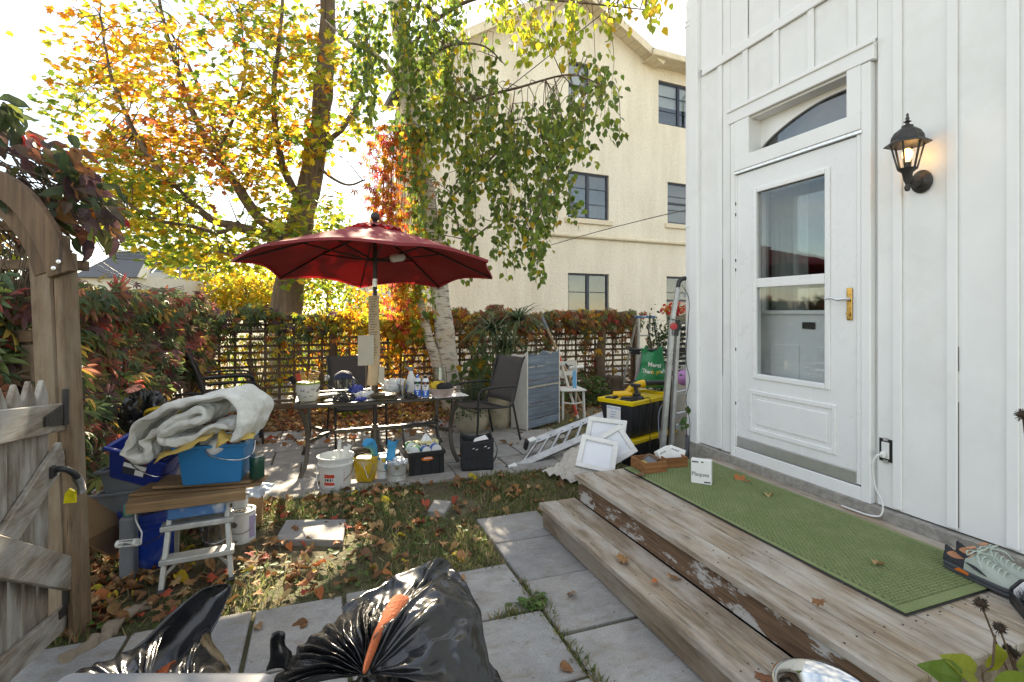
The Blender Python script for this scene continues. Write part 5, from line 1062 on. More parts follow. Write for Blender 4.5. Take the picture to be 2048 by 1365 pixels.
for (x, y, r_, mt, lab) in ((-.09, -.06, .045, 'pack_green', 'green wrapped roll at the left front of the crate'), (0, -.07, .04, 'pack_blue', 'blue and white wrapped roll in the middle of the crate'), (.095, -.06, .045, 'pack_blue', 'blue wrapped roll at the right front of the crate'), (-.11, .05, .05, 'pack_green', 'green pack of rolls at the back left of the crate')):
    t = thing('wrapped_roll', lab, 'roll', inC(x, y, .165), rz+U(-.4, .4)); T_ = Matrix.Rotation(R(90), 4, 'X'); MB().lathe([(.012, -.05), (r_, -.05), (r_+.001, -.045), (r_+.001, .045), (r_, .05), (.012, .05)], 18, (0, 0, r_), T=T_).build('roll', 'paper', t, smooth=40); MB().lathe([(r_+.002, -.02), (r_+.002, .035)], 18, (0, 0, r_), T=T_).build('wrapper', mt, t, smooth=40)
# black cloth bag
c, rz, w = base3((925, 944), (986, 941), .27, .02); bg_ = thing('cloth_tote', 'open black fabric tote with a shoulder strap under the table', 'bag', (c.x, c.y, .022), rz); w = .285; d = .25; h = .29
def wallf(u, v):
    t = u*4; k = int(t) % 4; f_ = t-int(t); cs_ = [(-1, -1), (1, -1), (1, 1), (-1, 1)]; a, b_ = cs_[k], cs_[(k+1) % 4]; s = 1+.03*v
    x, y = (a[0]+(b_[0]-a[0])*f_)*w/2*s, (a[1]+(b_[1]-a[1])*f_)*d/2*s; z = h*v*(1-.10*math.sin(math.pi*f_)*v*(1 if k in (0, 2) else .3)); p = Vector((x, y, z)); return p+noise.noise_vector(p*12)*.008
MB().grid(wallf, 40, 10, wrap=True).build('side_wall', 'black_cloth', bg_, smooth=60, solid=.005); MB().box(-w/2, w/2, -d/2, d/2, 0, .01).build('bottom', 'black_cloth', bg_)
MB().grid(lambda u, v: Vector((w/2+.004+.05*math.sin(math.pi*u)**.8, -.02+.035*v, h-.03-.23*u)), 12, 1).build('strap', 'black_cloth', bg_, smooth=60, solid=.003)
for (x, z) in ((-.05, .2), (.06, .215), (-.02, .19), (.09, .2)): MB().prism([(x, z), (x+.02, z+.006), (x+.022, z+.012), (x+.004, z+.009)], 0, .0015, frame((0, -d/2-.014, 0), (1, 0, 0), (0, 0, 1))).build('paint_fleck', 'print_white', bg_)
p = Matrix.Rotation(rz, 3, 'Z')@Vector((-.03, .02, 0)); drape_ = one(MB().add([(0, 0, 0), (.15, .01, .02), (.12, .06, .05), (.02, .05, .02)], [(0, 1, 2, 3)]), 'paper_scrap', 'paper', 'white paper scrap poking out of the black tote', 'paper', (c.x+p.x, c.y+p.y, .25), rz, solid=.001)
# ------------------------------------------------------------------ right pile
wood('board_blue', (.17, .215, .27), (.12, .155, .20), 'x', 30, knots=False, peel=((.56, .54, .48), .64)); M('white_worn', (.62, .58, .52), .6, .12, 9, dirt=((.45, .36, .26), .5))
c, rz, w = base3((1046, 868), (1126, 846), .26); cb = thing('upturned_cabinet', 'blue grey plank backed white cabinet with scalloped top, turned around', 'cabinet', c, rz)
w = .68; d = .27; h = 1.0
for s in (-1, 1): MB().prism([(-d/2, 0), (-d/2+.02, .03), (d/2-.05, .03), (d/2, 0), (d/2, h-.06), (d/2-.03, h-.04), (d/2-.08, h-.05), (-d/2+.06, h-.045), (-d/2, h)], -.01, .01, frame((s*(w/2-.01), 0, 0), (0, 1, 0), (0, 0, 1))).build('side_panel', 'white_worn', cb, bevel=.003)
zs = [.03, .13, .30, .345, .525, .535, .60, .78]
for (z0, z1) in ((.04, .142), (.152, .292), (.302, .342), (.352, .53), (.565, .622), (.634, .795)): MB().box(-w/2+.022, w/2-.022, -d/2+U(.0, .004), -d/2+.016, z0, z1).build('plank', 'board_blue', cb, bevel=.002)
sc_ = [(-w/2+.022, .805), (w/2-.022, .805), (w/2-.022, h-.01)]+[(w/2-.03-(w-.06)*t, h-.035+.028*math.cos(t*4*math.pi)*(1 if .2 < t < .8 else -.4)) for t in [i/24 for i in range(25)]]+[(-w/2+.022, h-.01)]
MB().prism(sc_, 0, .014, frame((0, -d/2+.016, 0), (1, 0, 0), (0, 0, 1))).build('plank', 'board_blue', cb)
for z in (.545, .25): MB().box(-w/2+.022, w/2-.022, -d/2+.018, d/2-.01, z-.008, z+.008).build('shelf', 'white_worn', cb)
# white chair with things on it
M('chair_white', (.66, .65, .62), .45, .06, 8)
p = G(1150, 838); wc = thing('white_chair', 'white painted kitchen chair behind the blue cabinet', 'chair', (p.x-.02, p.y+.12, 0), R(-8)); wc.scale = (.92, .92, .92) 
for sx_ in (-1, 1):
    MB().bar((sx_*.17, -.18, 0), (sx_*.16, -.16, .42), .032, .032).build('leg', 'chair_white', wc, bevel=.005); MB().bar((sx_*.17, .2, 0), (sx_*.155, .17, .85), .032, .032).build('leg', 'chair_white', wc, bevel=.005)
MB().box(-.2, .2, -.21, .19, .42, .45).build('seat', 'chair_white', wc, bevel=.012, seg=2); MB().tube(smooth_path([(-.16, -.16, .26), (0, -.2, .24), (.16, -.16, .26)], 5), .011, 8).build('stretcher', 'chair_white', wc)
for z in (.62, .78): MB().box(-.15, .15, .165, .185, z, z+.06).build('back_rail', 'chair_white', wc, bevel=.004)
M('cloth_blue', (.12, .33, .55), .85, .15, 14); cw = Vector(wc.location); drape('blue_towel', 'cloth_blue', 'pale blue towel hanging on the white chair', 'towel', [(1146, 742, cw.length+.02), (1152, 741, cw.length+.02), (1153, 778, cw.length-.1), (1145, 776, cw.length-.1)], .01, 20, 8)
pp = W(1152, 735, 7.45); pg_ = thing('caulking_gun', 'black and white caulking gun lying across the chair back', 'caulking gun', pp, .05); MB().tube([(-.12, 0, 0), (.12, 0, 0)], .022, 12).build('barrel', 'white_plastic', pg_, smooth=50); MB().bar((.1, 0, 0), (.3, 0, -.002), .01, .01).bar((-.12, 0, .005), (-.18, 0, .06), .025, .02).bar((-.12, 0, .0), (-.06, 0, .08), .02, .02).build('handle', 'black_plastic', pg_, bevel=.003)
# poles
def pole(nm, label, a, b, r, mat, bands=()):
    t = thing(nm, label, 'pole', a); v = b-a; MB().tube([(0, 0, 0), v], r, 10).build('shaft', mat, t, smooth=60)
    for k, (s0, s1, mt, rr) in enumerate(bands): MB().tube([v*s0, v*s1], rr, 10).build('ferrule' if mt != 'print_red' else 'red_band', mt, t, smooth=60)
    return t
M('pole_white', (.62, .58, .52), .5, .2, 12); wood('hose_', (.3, .3, .3), (.3, .3, .3), 'z', 20) if False else None
pole('broom_handle', 'wooden extension pole with blue grey tip leaning on the fence', G(1172, 832), W(1083, 632, 8.0), .021, 'pole_wood', ((.86, .99, 'mansard_blue', .024), (.97, 1.0, 'black_plastic', .018)))
pole('striped_pole', 'red and white banded pole leaning behind the cabinet', G(1156, 838), W(1114, 700, 7.5), .02, 'pole_white', ((.05, .2, 'print_red', .0215), (.36, .44, 'print_red', .0215), (.78, .98, 'print_red', .0215)))
# ladder lying on its side
a0, a1 = W(1028, 937, 4.92), W(1222, 852, 5.55); b0_, b1_ = W(1066, 884, 5.22), W(1222, 824, 5.85)
ld = thing('aluminium_ladder', 'aluminium ladder lying tilted between patio and totes', 'ladder', a0)
nrm = (a1-a0).cross(b0_-a0).normalized()
for (p0, p1) in ((a0, a1), (b0_, b1_)): MB().bar(p0-a0, p1-a0, .075, .03, up=nrm).build('rail', 'aluminium', ld, bevel=.004)
for i in range(7):
    t = .06+i*.135; MB().tube([a0.lerp(a1, t)-a0, b0_.lerp(b1_, t)-a0], .017, 8).build('rung', 'aluminium', ld, smooth=60)
    m_ = MB(); m_.lathe([(.02, 0), (.024, .002), (.02, .004)], 12, b0_.lerp(b1_, t)-a0, T=frame((0, 0, 0), (b1_-b0_).normalized(), nrm)@Matrix.Translation((0, 0, .012)))
    m_.build('rung_end', 'black_plastic', ld)
for p0 in (a0, b0_):
    dd = (p0-a0)-(a1-a0).normalized()*.0; m_ = MB(); dr = (a1-a0).normalized(); m_.bar(dd-dr*.07, dd+dr*.02, .05, .11, up=nrm); m_.build('foot', 'white_plastic', ld, bevel=.006); MB().bar(dd-dr*.10, dd-dr*.071, .045, .13, up=nrm).build('rubber_pad', 'black_plastic', ld, bevel=.004)
# two totes
M('tote_black', (.014, .015, .02), .38, .12, 6); M('tote_yellow', (.70, .50, .008), .38, .08, 7)
A, B = G(1196, 801, .6), G(1264, 812, .6); x = (B-A); rz = math.atan2(x.y, x.x); yv = Vector((-math.sin(rz), math.cos(rz), 0)); TW, TL = .42, .80; cc = (A+B)/2+yv*TL/2
def tote(label, z, h, lid_up):
    t = thing('storage_tote', label, 'tote', (cc.x, cc.y, z), rz)
    MB().taper((TW-.1, TL-.12), (TW-.03, TL-.04), 0, h-.03).build('body', 'tote_black', t, bevel=.02, seg=2, smooth=40)
    for i in range(5): y = -TL/2+.16+i*.12; MB().bar((TW/2-.045, y, .03), (TW/2-.016, y, h-.03), .05, .012, up=(1, 0, 0)).build('rib', 'tote_black', t, bevel=.004)
    m_ = MB(); w2, l2 = TW/2, TL/2
    if lid_up:
        for q in ((-w2, w2, -l2, -l2+.03), (-w2, w2, l2-.03, l2), (-w2, -w2+.03, -l2+.03, l2-.03), (w2-.03, w2, -l2+.03, l2-.03)): m_.box(*q, h-.025, h+.018)
        m_.box(-w2+.03, w2-.03, -l2+.03, l2-.03, h-.02, h-.008)
    else: m_.box(-w2, w2, -l2, l2, h-.03, h+.012)
    m_.build('lid', 'tote_yellow', t, bevel=.008, seg=2); return t
tote('lower black storage tote with yellow lid behind the canvases', 0, .25, False)
t2 = tote('upper black storage tote with tools on its yellow lid', .264, .35, True)
nt_ = MB().box(-.085, .08, -TL/2+.022, -TL/2+.0235, .16, .30).build('note', 'paper', t2); nt_.rotation_euler = (0, 0, 0); nt_.location = (-.02, -.006, .0)
def sc(txt, size, x, z): lettering(txt, size, 'print_blue', nt_, frame((x, -TL/2+.0215, z), (1, 0, 0), (0, 0, 1)), 'handwriting', shear=.3)
sc('Winter Boots', .03, 0, .28); 
for i in range(3): MB().prism([(-.04, .24-.025*i), (.03-.01*i, .243-.025*i), (.03-.01*i, .247-.025*i), (-.04, .244-.025*i)], 0, .0005, frame((0, -TL/2+.021, 0), (1, 0, 0), (0, 0, 1))).build('handwriting', 'print_blue', nt_)
ZT = .264+.35-.006
def onTote(x, y): p = Matrix.Rotation(rz, 3, 'Z')@Vector((x, y, 0)); return Vector((cc.x+p.x, cc.y+p.y, ZT))
M('tool_yellow', (.72, .42, .01), .4, .1, 10); M('tool_black', (.02, .02, .022), .5, .15, 14)
tl = thing('cordless_blower', 'yellow and black cordless blower on the tote lid', 'power tool', onTote(-.05, -.12), rz+.9)
MB().tube(smooth_path([(-.02, 0, .02), (.02, 0, .08), (.10, 0, .13), (.18, 0, .15)], 5), [.03]*6+[.036]*6+[.04]*4, 12).build('housing', 'tool_yellow', tl, smooth=60); MB().tube(smooth_path([(.18, 0, .15), (.3, 0, .155), (.42, 0, .15)], 4), [.03, .029, .028, .027, .026, .026, .025, .025, .024], 12).build('nozzle', 'tool_black', tl, smooth=60)
MB().tube(smooth_path([(-.01, .03, .05), (.04, .035, .12), (.1, .03, .17)], 4), .016, 8).build('grip', 'tool_black', tl, smooth=60); MB().box(-.06, .02, -.04, .04, 0, .05).build('battery', 'tool_black', tl, bevel=.008)
tl = thing('cordless_drill', 'yellow and black cordless driver lying on the tote lid', 'power tool', onTote(-.02, -.24), rz+.4)
MB().tube([(-.09, 0, .05), (.03, 0, .06), (.06, 0, .06), (.1, 0, .062)], [.03, .034, .028, .014], 12).build('housing', 'tool_yellow', tl, smooth=50); MB().bar((-.04, 0, .04), (-.1, -.07, .015), .03, .03).box(-.15, -.07, -.11, -.04, 0, .04).build('grip', 'tool_black', tl, bevel=.006)
tl = thing('battery_charger', 'black battery charger on the tote lid', 'charger', onTote(.1, -.17), rz); MB().taper((.13, .1), (.1, .08), 0, .05).box(-.03, .03, -.03, .03, .05, .075).build('base', 'tool_black', tl, bevel=.006); MB().bar((0, 0, .07), (-.02, .0, .14), .03, .035).box(-.06, .03, -.03, .03, .135, .165).build('battery', 'tool_black', tl, bevel=.006)
tl = thing('battery_pack', 'spare black battery pack at the front edge of the tote lid', 'battery', onTote(.08, -.31), rz+.3); MB().box(-.06, .06, -.035, .035, 0, .035).box(-.05, .05, -.025, .025, .036, .052).build('pack', 'tool_black', tl, bevel=.006)
cord('tool_cord', 'tool_black', [onTote(.12, -.1), onTote(.17, -.12)+Vector((0, 0, .03)), onTote(TW/2+.01, -.12)+Vector((0, 0, .015)), onTote(TW/2+.012, -.125)+Vector((0, 0, -.2)), onTote(TW/2+.015, -.13)+Vector((0, 0, -.42)), onTote(TW/2+.03, -.14)+Vector((0, 0, -.6))], .004, 'black cord hanging down the side of the totes')
# stretched canvases leaning together, backs showing
M('canvas_back', (.74, .75, .78), .85, .05, 8); M('stretcher_white', (.70, .69, .66), .75, .08, 12)
def canvas(label, p00, p10, p01, bw=.042, th=.02):
    a, b, c_ = W(*p00), W(*p10), W(*p01); x = b-a; y = c_-a; wd_, ht = x.length, y.length; T_ = frame(a, x, y); t = thing('stretched_canvas', label, 'canvas', a); Ti = T_.copy(); Ti.translation = (0, 0, 0)
    for (x0, x1, y0, y1) in ((0, wd_, 0, bw), (0, wd_, ht-bw, ht), (0, bw, bw, ht-bw), (wd_-bw, wd_, bw, ht-bw)): MB().box(x0, x1, y0, y1, 0, th).xf(Ti).build('stretcher_bar', 'stretcher_white', t, bevel=.003)
    MB().box(.002, wd_-.002, .002, ht-.002, -.006, -.001).xf(Ti).build('cloth', 'canvas_back', t); return t
canvas('largest stretched canvas with dark edge leaning on the tote, rearmost', (1163, 915, 4.42), (1243, 927, 4.3), (1207, 843, 4.58))
canvas('small tilted stretched canvas in the middle of the three', (1222, 936, 4.22), (1276, 904, 4.25), (1176, 880+8, 4.34))
canvas('front stretched canvas lying against the deck edge', (1150, 934, 4.05), (1228, 952, 3.98), (1198, 886, 4.22))
# drop cloth spilling on the grass
m_ = MB(); P0 = [G(1086, 955), G(1150, 975), G(1240, 925), G(1165, 900)]
def dc(u, v):
    p = P0[0].lerp(P0[1], u).lerp(P0[3].lerp(P0[2], u), v); h_ = .02+.16*max(0, v-.2)*(.5+.5*noise.noise(p*4))+.05*abs(noise.noise(p*7))+.025*abs(math.sin(14*u+5*noise.noise(p*3))); e = noise.noise_vector(p*5)*.05; return Vector((p.x+e.x, p.y+e.y, h_))
dc0 = P0[0].copy(); M('dropcloth', (.55, .52, .47), .9, .15, 8, bmp=.5, bscale=60, dirt=((.3, .27, .22), .4)); one(MB().grid(lambda u, v: dc(u, v)-dc0, 40, 36), 'drop_cloth', 'dropcloth', 'crumpled cream drop cloth spilling onto the grass beside the deck', 'cloth', dc0, smooth=70, solid=.003)
# wooden drawers with packs on the deck corner
wood('box_wood', (.36, .16, .055), (.25, .10, .033), 'x', 40, knots=False)
MZ = TOP+.0145
def drawer(label, a, b, dep, h):
    c_, r_, w = base3(a, b, dep, MZ); t = thing('wooden_tray', label, 'tray', (c_.x, c_.y, MZ), r_)
    for q in ((-w/2, w/2, -dep/2, -dep/2+.01), (-w/2, w/2, dep/2-.01, dep/2), (-w/2, -w/2+.01, -dep/2+.01, dep/2-.01), (w/2-.01, w/2, -dep/2+.01, dep/2-.01)): MB().box(*q, 0, h).build('side', 'box_wood', t, bevel=.002)
    MB().box(-w/2+.01, w/2-.01, -dep/2+.01, dep/2-.01, .002, .01).build('bottom', 'box_wood', t); return t, c_, r_, w
d1, c_, r_, w = drawer('front small open wooden tray holding a plastic pack', (1291, 949), (1334, 944), .19, .075)
d1.rotation_euler = (0, 0, r_)
bp = thing('blister_pack', 'clear blister pack with grey and yellow card in the front tray', 'pack', (c_.x, c_.y, MZ+.03), r_+.4); bp.rotation_euler = (R(25), R(-18), r_+.5)
MB().box(-.07, .07, -.045, .045, 0, .045).build('shell', 'clear_plastic', bp, bevel=.008); MB().box(-.065, .065, -.04, .04, .004, .012).build('card', 'grey_plastic', bp); MB().box(-.066, -.02, -.041, .04, .013, .03).build('yellow_card', 'mustard', bp)
d2, c2, r2, w2 = drawer('rear small open wooden tray with white cartons beside the house corner', (1330, 937), (1376, 934), .17, .07)
for (dx, rr, lab) in ((-.03, .3, 'white carton standing at the left in the rear tray'), (.03, -.25, 'white carton slanting at the right in the rear tray')):
    bx = thing('white_carton', lab, 'box', (c2.x+dx, c2.y, MZ+.02), r2+rr); bx.rotation_euler = (R(-20), R(20 if dx > 0 else -15), r2+rr); MB().box(-.06, .06, -.02, .02, 0, .1).build('carton', 'paper', bx, bevel=.002); 
    for i in range(5): MB().box(-.045+i*.012, -.037+i*.012, -.0212, -.0202, .07, .08).build('print_mark', 'print_grey', bx)
c_, r_, w = base3((1382, 966), (1423, 972), .045, MZ-.002); px_ = thing('plaques_box', 'small white box printed Plaques standing on the doormat', 'box', (c_.x, c_.y, MZ), r_); h = .155; 
MB().box(-w/2, w/2, -.022, .022, 0, h).build('carton', 'paper', px_, bevel=.002); lettering('Plaques', .036, 'print_grey', px_, frame((-.005, -.0228, .06), (1, 0, 0), (0, 0, 1)), bold=.0008)
MB().box(-w/2+.006, -w/2+.045, -.0232, -.0226, h-.02, h-.012).build('print_mark', 'print_black', px_); MB().box(w/2-.045, w/2-.006, -.0232, -.0226, .01, .018).build('print_mark', 'print_black', px_); MB().box(.0, .014, -.0232, -.0226, h-.018, h-.01).build('print_mark', 'print_black', px_)
# telescopic work platform ladder at the house corner
def pt(px, py, d): return W(px, py, d)
LD = 4.36; lo = G(1332, 905, .0); lo = W(1330, 960, LD); lo.z = 0
ml = thing('platform_ladder', 'tall folding aluminium ladder with red hinge knob at the house corner', 'ladder', lo)
def lv(px, py, d=LD): return W(px, py, d)-lo
up_ = (FX, FY, 0)
MB().bar(lv(1356, 575), lv(1345, 640), .034, .05, up=up_).bar(lv(1345, 640), lv(1322, 940), .044, .05, up=up_).build('rail', 'aluminium', ml, bevel=.006)
MB().bar(lv(1356, 650, LD+.03), lv(1340, 940, LD+.03), .036, .05, up=up_).build('rail', 'aluminium', ml, bevel=.006)
MB().tube(smooth_path([lv(1356, 588), lv(1357, 568), lv(1363, 559), lv(1374, 557)], 4), .019, 10).build('elbow', 'black_plastic', ml, smooth=60); MB().tube([lv(1374, 557), lv(1430, 556)], .017, 10).build('top_bar', 'aluminium', ml, smooth=60)
MB().bar(lv(1353, 600), lv(1385, 580), .02, .03).build('spreader', 'aluminium', ml)
MB().lathe([(0, 0), (.042, 0), (.042, .03), (0, .03)], 20, lv(1350, 655, LD+.02), T=frame((0, 0, 0), rightv, (0, 0, 1))).bar(lv(1350, 640), lv(1348, 672), .06, .05, up=up_).build('hinge', 'black_plastic', ml, smooth=40)
M('red_plastic', (.50, .03, .04), .35, .08); MB().lathe([(0, 0), (.03, 0), (.028, .012), (0, .014)], 20, lv(1347, 653, LD-.03), T=frame((0, 0, 0), rightv, (0, 0, 1))).build('knob', 'red_plastic', ml, smooth=40)
for (ya, yb) in ((790, 768), (832, 816), (855, 838), (925, 905)): MB().bar(lv(1350, ya, LD+.04), lv(1430, yb, LD+.7), .03, .05).build('rung', 'aluminium', ml, bevel=.004)
cord('corner_cable', 'black_plastic', [onX(1384, 570, WX-.06)+Vector((0, .12, 0)), W(1378, 600, 4.2), W(1376, 650, 4.2), W(1372, 720, 4.25), W(1379, 760, 4.25), W(1372, 800, 4.25), W(1380, 850, 4.2), W(1376, 915, 4.2)], .003, 'thin black cable straggling down the house corner')
cord('blue_hose', 'mansard_blue', [W(1340, 800, 4.5), W(1322, 815, 4.5), W(1317, 840, 4.45), W(1320, 880, 4.4), W(1328, 905, 4.4)], .006, 'thin blue grey hose hanging beside the ladder')
# green bag on black bars, strap, slatted crate, basket, ball behind
fb = W(1262, 702, 5.9); rk = thing('garment_rack', 'folded black metal rack carrying the green bag', 'rack', (fb.x, fb.y, 0)); f0 = Vector(rk.location)
for (pa, pb) in (((1258, 700, 5.9), (1372, 702, 5.5)), ((1262, 706, 5.95), (1372, 712, 5.6))): MB().tube([W(*pa)-f0, W(*pb)-f0], .016, 8).build('bar', 'black_plastic', rk, smooth=60)
for k in range(4): MB().tube([W(1280, 702, 5.85)-f0, W(1256+2*k, 694+6*k, 5.9)-f0], .009, 6).build('handle', 'black_plastic', rk)
for (px, d) in ((1275, 5.95), (1368, 5.6)): a = W(px, 705, d)-f0; MB().bar(a, (a.x, a.y, 0), .03, .03).build('leg', 'alu_painted', rk, bevel=.004)
m_ = MB()
for x in (1322, 1332): m_.tube(smooth_path([W(x, 704, 5.65)-f0, W(x-2, 690, 5.66)-f0, W(x+4, 685, 5.66)-f0, W(x+8, 692, 5.66)-f0, W(x+6, 704, 5.65)-f0], 4), .004, 6)
m_.build('hook', 'black_iron', rk)
m, n, b = newmat('bag_green'); f = noisef(n, coords(n), 8, 4); n.links.new(mix(n, f, (.005, .17, .06), (.01, .24, .09)), b.inputs['Base Color']); b.inputs['Roughness'].default_value = .38; bump(n, b, noisef(n, coords(n), 14, 4), .4, .02)
gb0 = W(1302, 775, 5.55); gbt = thing('green_bag', 'green reusable shopping bag printed with thank you, hanging', 'bag', gb0, -YAW)
k_ = 5.55/1024
def gbf(u, v, s): 
    xl = -36+16*v+ (6*math.sin(v*3)); xr = 34-10*v; x = (xl+(xr-xl)*u)*k_; z = (74*v+ (4 if v > .9 else 0)*(abs(u-.5)*4-1))*k_; y = s*(.075*math.sin(math.pi*u)**.7*(1-.6*v))*(1 if v > .02 else .5); q = Vector((x, y, z)); return q+noise.noise_vector(q*9+Vector((s, 0, 0)))*.016
MB().grid(lambda u, v: gbf(u, v, -1), 18, 18).build('front', 'bag_green', gbt, smooth=60); MB().grid(lambda u, v: gbf(u, v, 1), 18, 18).build('back', 'bag_green', gbt, smooth=60)
MB().grid(lambda u, v: Vector(((-12+5*u-4+8*v*.3)*k_, -.02, (68+14*v)*k_)), 2, 3).grid(lambda u, v: Vector(((12+6*u+2*v)*k_, -.02, (68+14*v)*k_)), 2, 3).build('handle', 'bag_green', gbt, solid=.003)
for i, (ch, x, z, ro, mt, sz) in enumerate((('Merci', 2, 46, -.12, 'print_white', .062),)): lettering(ch, sz, mt, gbt, frame((x*k_, -.098, z*k_), (1, 0, ro), (0, 0, 1)), bold=.0015)
for i, ch in enumerate('Thank you!'):
    if ch == ' ': continue
    x = -19+4.4*i; z = 35-1.2*i+.13*i*i; lettering(ch, .056, 'mustard' if i in (4, 6, 7) else 'print_white', gbt, frame((x*k_, -.1, z*k_), (1, 0, -.25+.06*i), (0, 0, 1)), bold=.0015)
M('strap_grey', (.32, .28, .30), .8, .1); drape('webbing_strap', 'strap_grey', 'grey webbing strap hanging left of the green bag', 'strap', [(1280, 708, 5.6), (1292, 706, 5.6), (1278, 768, 5.62), (1267, 768, 5.62)], .006, 10, 6)
cr2 = W(1362, 690, 5.15); sc2 = thing('slatted_seat', 'black slatted plastic seat back beside the house corner', 'seat', (cr2.x, cr2.y, 0), -YAW); s0_ = Vector(sc2.location); k_ = 5.15/1024
for i in range(8): z = EYE+(624-(662+9.5*i))*k_; MB().bar((-24*k_, 0, z), (40*k_, .06, z+.03-.01*i*.3), .03, .026).build('slat', 'black_plastic', sc2, bevel=.004)
MB().tube(smooth_path([(-22*k_, -.01, .3), (-22*k_, -.01, .9), (-22*k_, -.01, 1.2), (-12*k_, 0, 1.3), (40*k_, .05, 1.36)], 5), .015, 8).build('frame', 'black_plastic', sc2, smooth=60); MB().bar((-22*k_, 0, 0), (-22*k_, 0, .32), .03, .03).bar((38*k_, .05, 0), (38*k_, .05, 1.3), .03, .03).bar((-22*k_, 0, .87), (40*k_, .05, .89), .03, .05, mi=0).build('leg', 'black_plastic', sc2)
p = W(1362, 745, 5.4); bs = thing('wire_basket', 'white wire basket behind the ladder rails', 'basket', (p.x, p.y, 0), -YAW); 
for i in range(7): z = .78+.035*i; MB().bar((-.12, 0, z), (.22, 0, z), .005, .005).build('wire', 'white_plastic', bs)
for i in range(12): x = -.12+.03*i; MB().bar((x, .003, .78), (x, .003, 1.0), .004, .004).build('wire', 'white_plastic', bs)
MB().box(-.1, .2, .02, .3, .0, .77).build('stand', 'white_worn', bs, bevel=.01)
M('ball_pink', (.50, .22, .50), .35, .06); p = W(1368, 756, 4.95); bl = thing('pink_ball', 'mauve rubber ball resting on the ladder by the corner', 'ball', p); MB().lathe([(.0001, -.075)]+[(.075*math.cos(a), .075*math.sin(a)) for a in [(-80+16*i)*math.pi/180 for i in range(11)]]+[(.0001, .075)], 24).build('ball', 'ball_pink', bl, smooth=80); MB().lathe([(0, 0), (.012, 0), (.01, .012), (0, .013)], 10, (-.06, -.035, .035), T=Matrix.Rotation(R(-70), 4, 'Y')).build('valve', 'grey_plastic', bl)
# small step ladder and stump at the fence
p = W(1290, 632, 8.9); sl_ = thing('step_ladder', 'old aluminium step ladder with blue top at the back fence', 'step ladder', (p.x, p.y, 0), R(-5)); H_ = p.z
MB().box(-.16, .16, -.08, .1, H_-.04, H_).build('top_cap', 'blue_step', sl_, bevel=.006)
for s in (-1, 1):
    MB().bar((s*.27, -.25, 0), (s*.145, -.04, H_-.04), .03, .06, up=(0, 1, 0)).build('rail', 'alu_painted', sl_, bevel=.003); MB().bar((s*.25, .4, 0), (s*.13, .06, H_-.04), .025, .04, up=(0, 1, 0)).build('rear_leg', 'alu_painted', sl_, bevel=.003)
for i in range(4): z = H_-.33-.3*i; wi = .16+.028*(i+1); y = -.25+.21*z/(H_-.04); MB().box(-wi, wi, y-.03, y+.06, z-.02, z).build('step', 'alu_painted', sl_, bevel=.003)
wood('bark_stump', (.10, .072, .05), (.06, .043, .03), 'z', 25, knots=False, rough=.95); p = G(1224, 798)
su = thing('tree_stump', 'rough barked tree stump at the lattice with a thin trunk behind', 'stump', p); MB().lathe([(.0, 0), (.24, 0), (.2, .08), (.185, .3), (.19, .37), (.175, .385), (0, .38)], 40, fn=lambda t, z: 1+.05*math.sin(9*t+3*math.sin(2*t))+.025*math.sin(23*t)).warp(.012, 10).build('trunk', 'bark_stump', su, smooth=50)
MB().tube(smooth_path([(-.05, .28, 0), (-.06, .28, .6), (-.04, .27, 1.1), (-.05, .27, 1.5)], 4), [.1, .095, .09, .085, .082, .08, .078, .075, .07, .065, .06, .055, .05], 12).warp(.012, 6).build('side_stem', 'bark_maple', su, smooth=60)
# ------------------------------------------------------------------ planters
m, n, b = newmat('planter'); f = noisef(n, coords(n), 7, 6); n.links.new(mix(n, ramp(n, f, [(.4, G3(0)), (.7, G3(1))]), (.52, .45, .33), (.38, .32, .22)), b.inputs['Base Color']); b.inputs['Roughness'].default_value = .8
def planter(label, px, py, r, h, round_=True):
    p = G(px, py); t = thing('ribbed_planter', label, 'planter', (p.x, p.y+.1, .02)); rib = lambda th_, z: 1+.022*abs(math.sin(22*th_))
    pr = [(0, 0), (r*.72, 0), (r*.86, h*.1), (r*.98, h*.4), (r, h*.75), (r*.97, h), (r*.90, h), (r*.9, h*.85), (0, h*.85)] if round_ else [(0, 0), (r*.85, 0), (r*.9, .02), (r*.97, h*.6), (r, h), (r*.9, h), (r*.88, h*.9), (0, h*.9)]
    MB().lathe(pr, 88, fn=rib).build('pot', 'planter', t, smooth=30); MB().lathe([(0, h*.88), (r*.89, h*.87)], 24).build('earth', 'soil', t); return t
pl1 = planter('round ribbed cream planter with a rosemary bush', 948, 868, .21, .30)
pl2 = planter('tall ribbed cream planter beside the blue cabinet', 1002, 858, .165, .44, False)
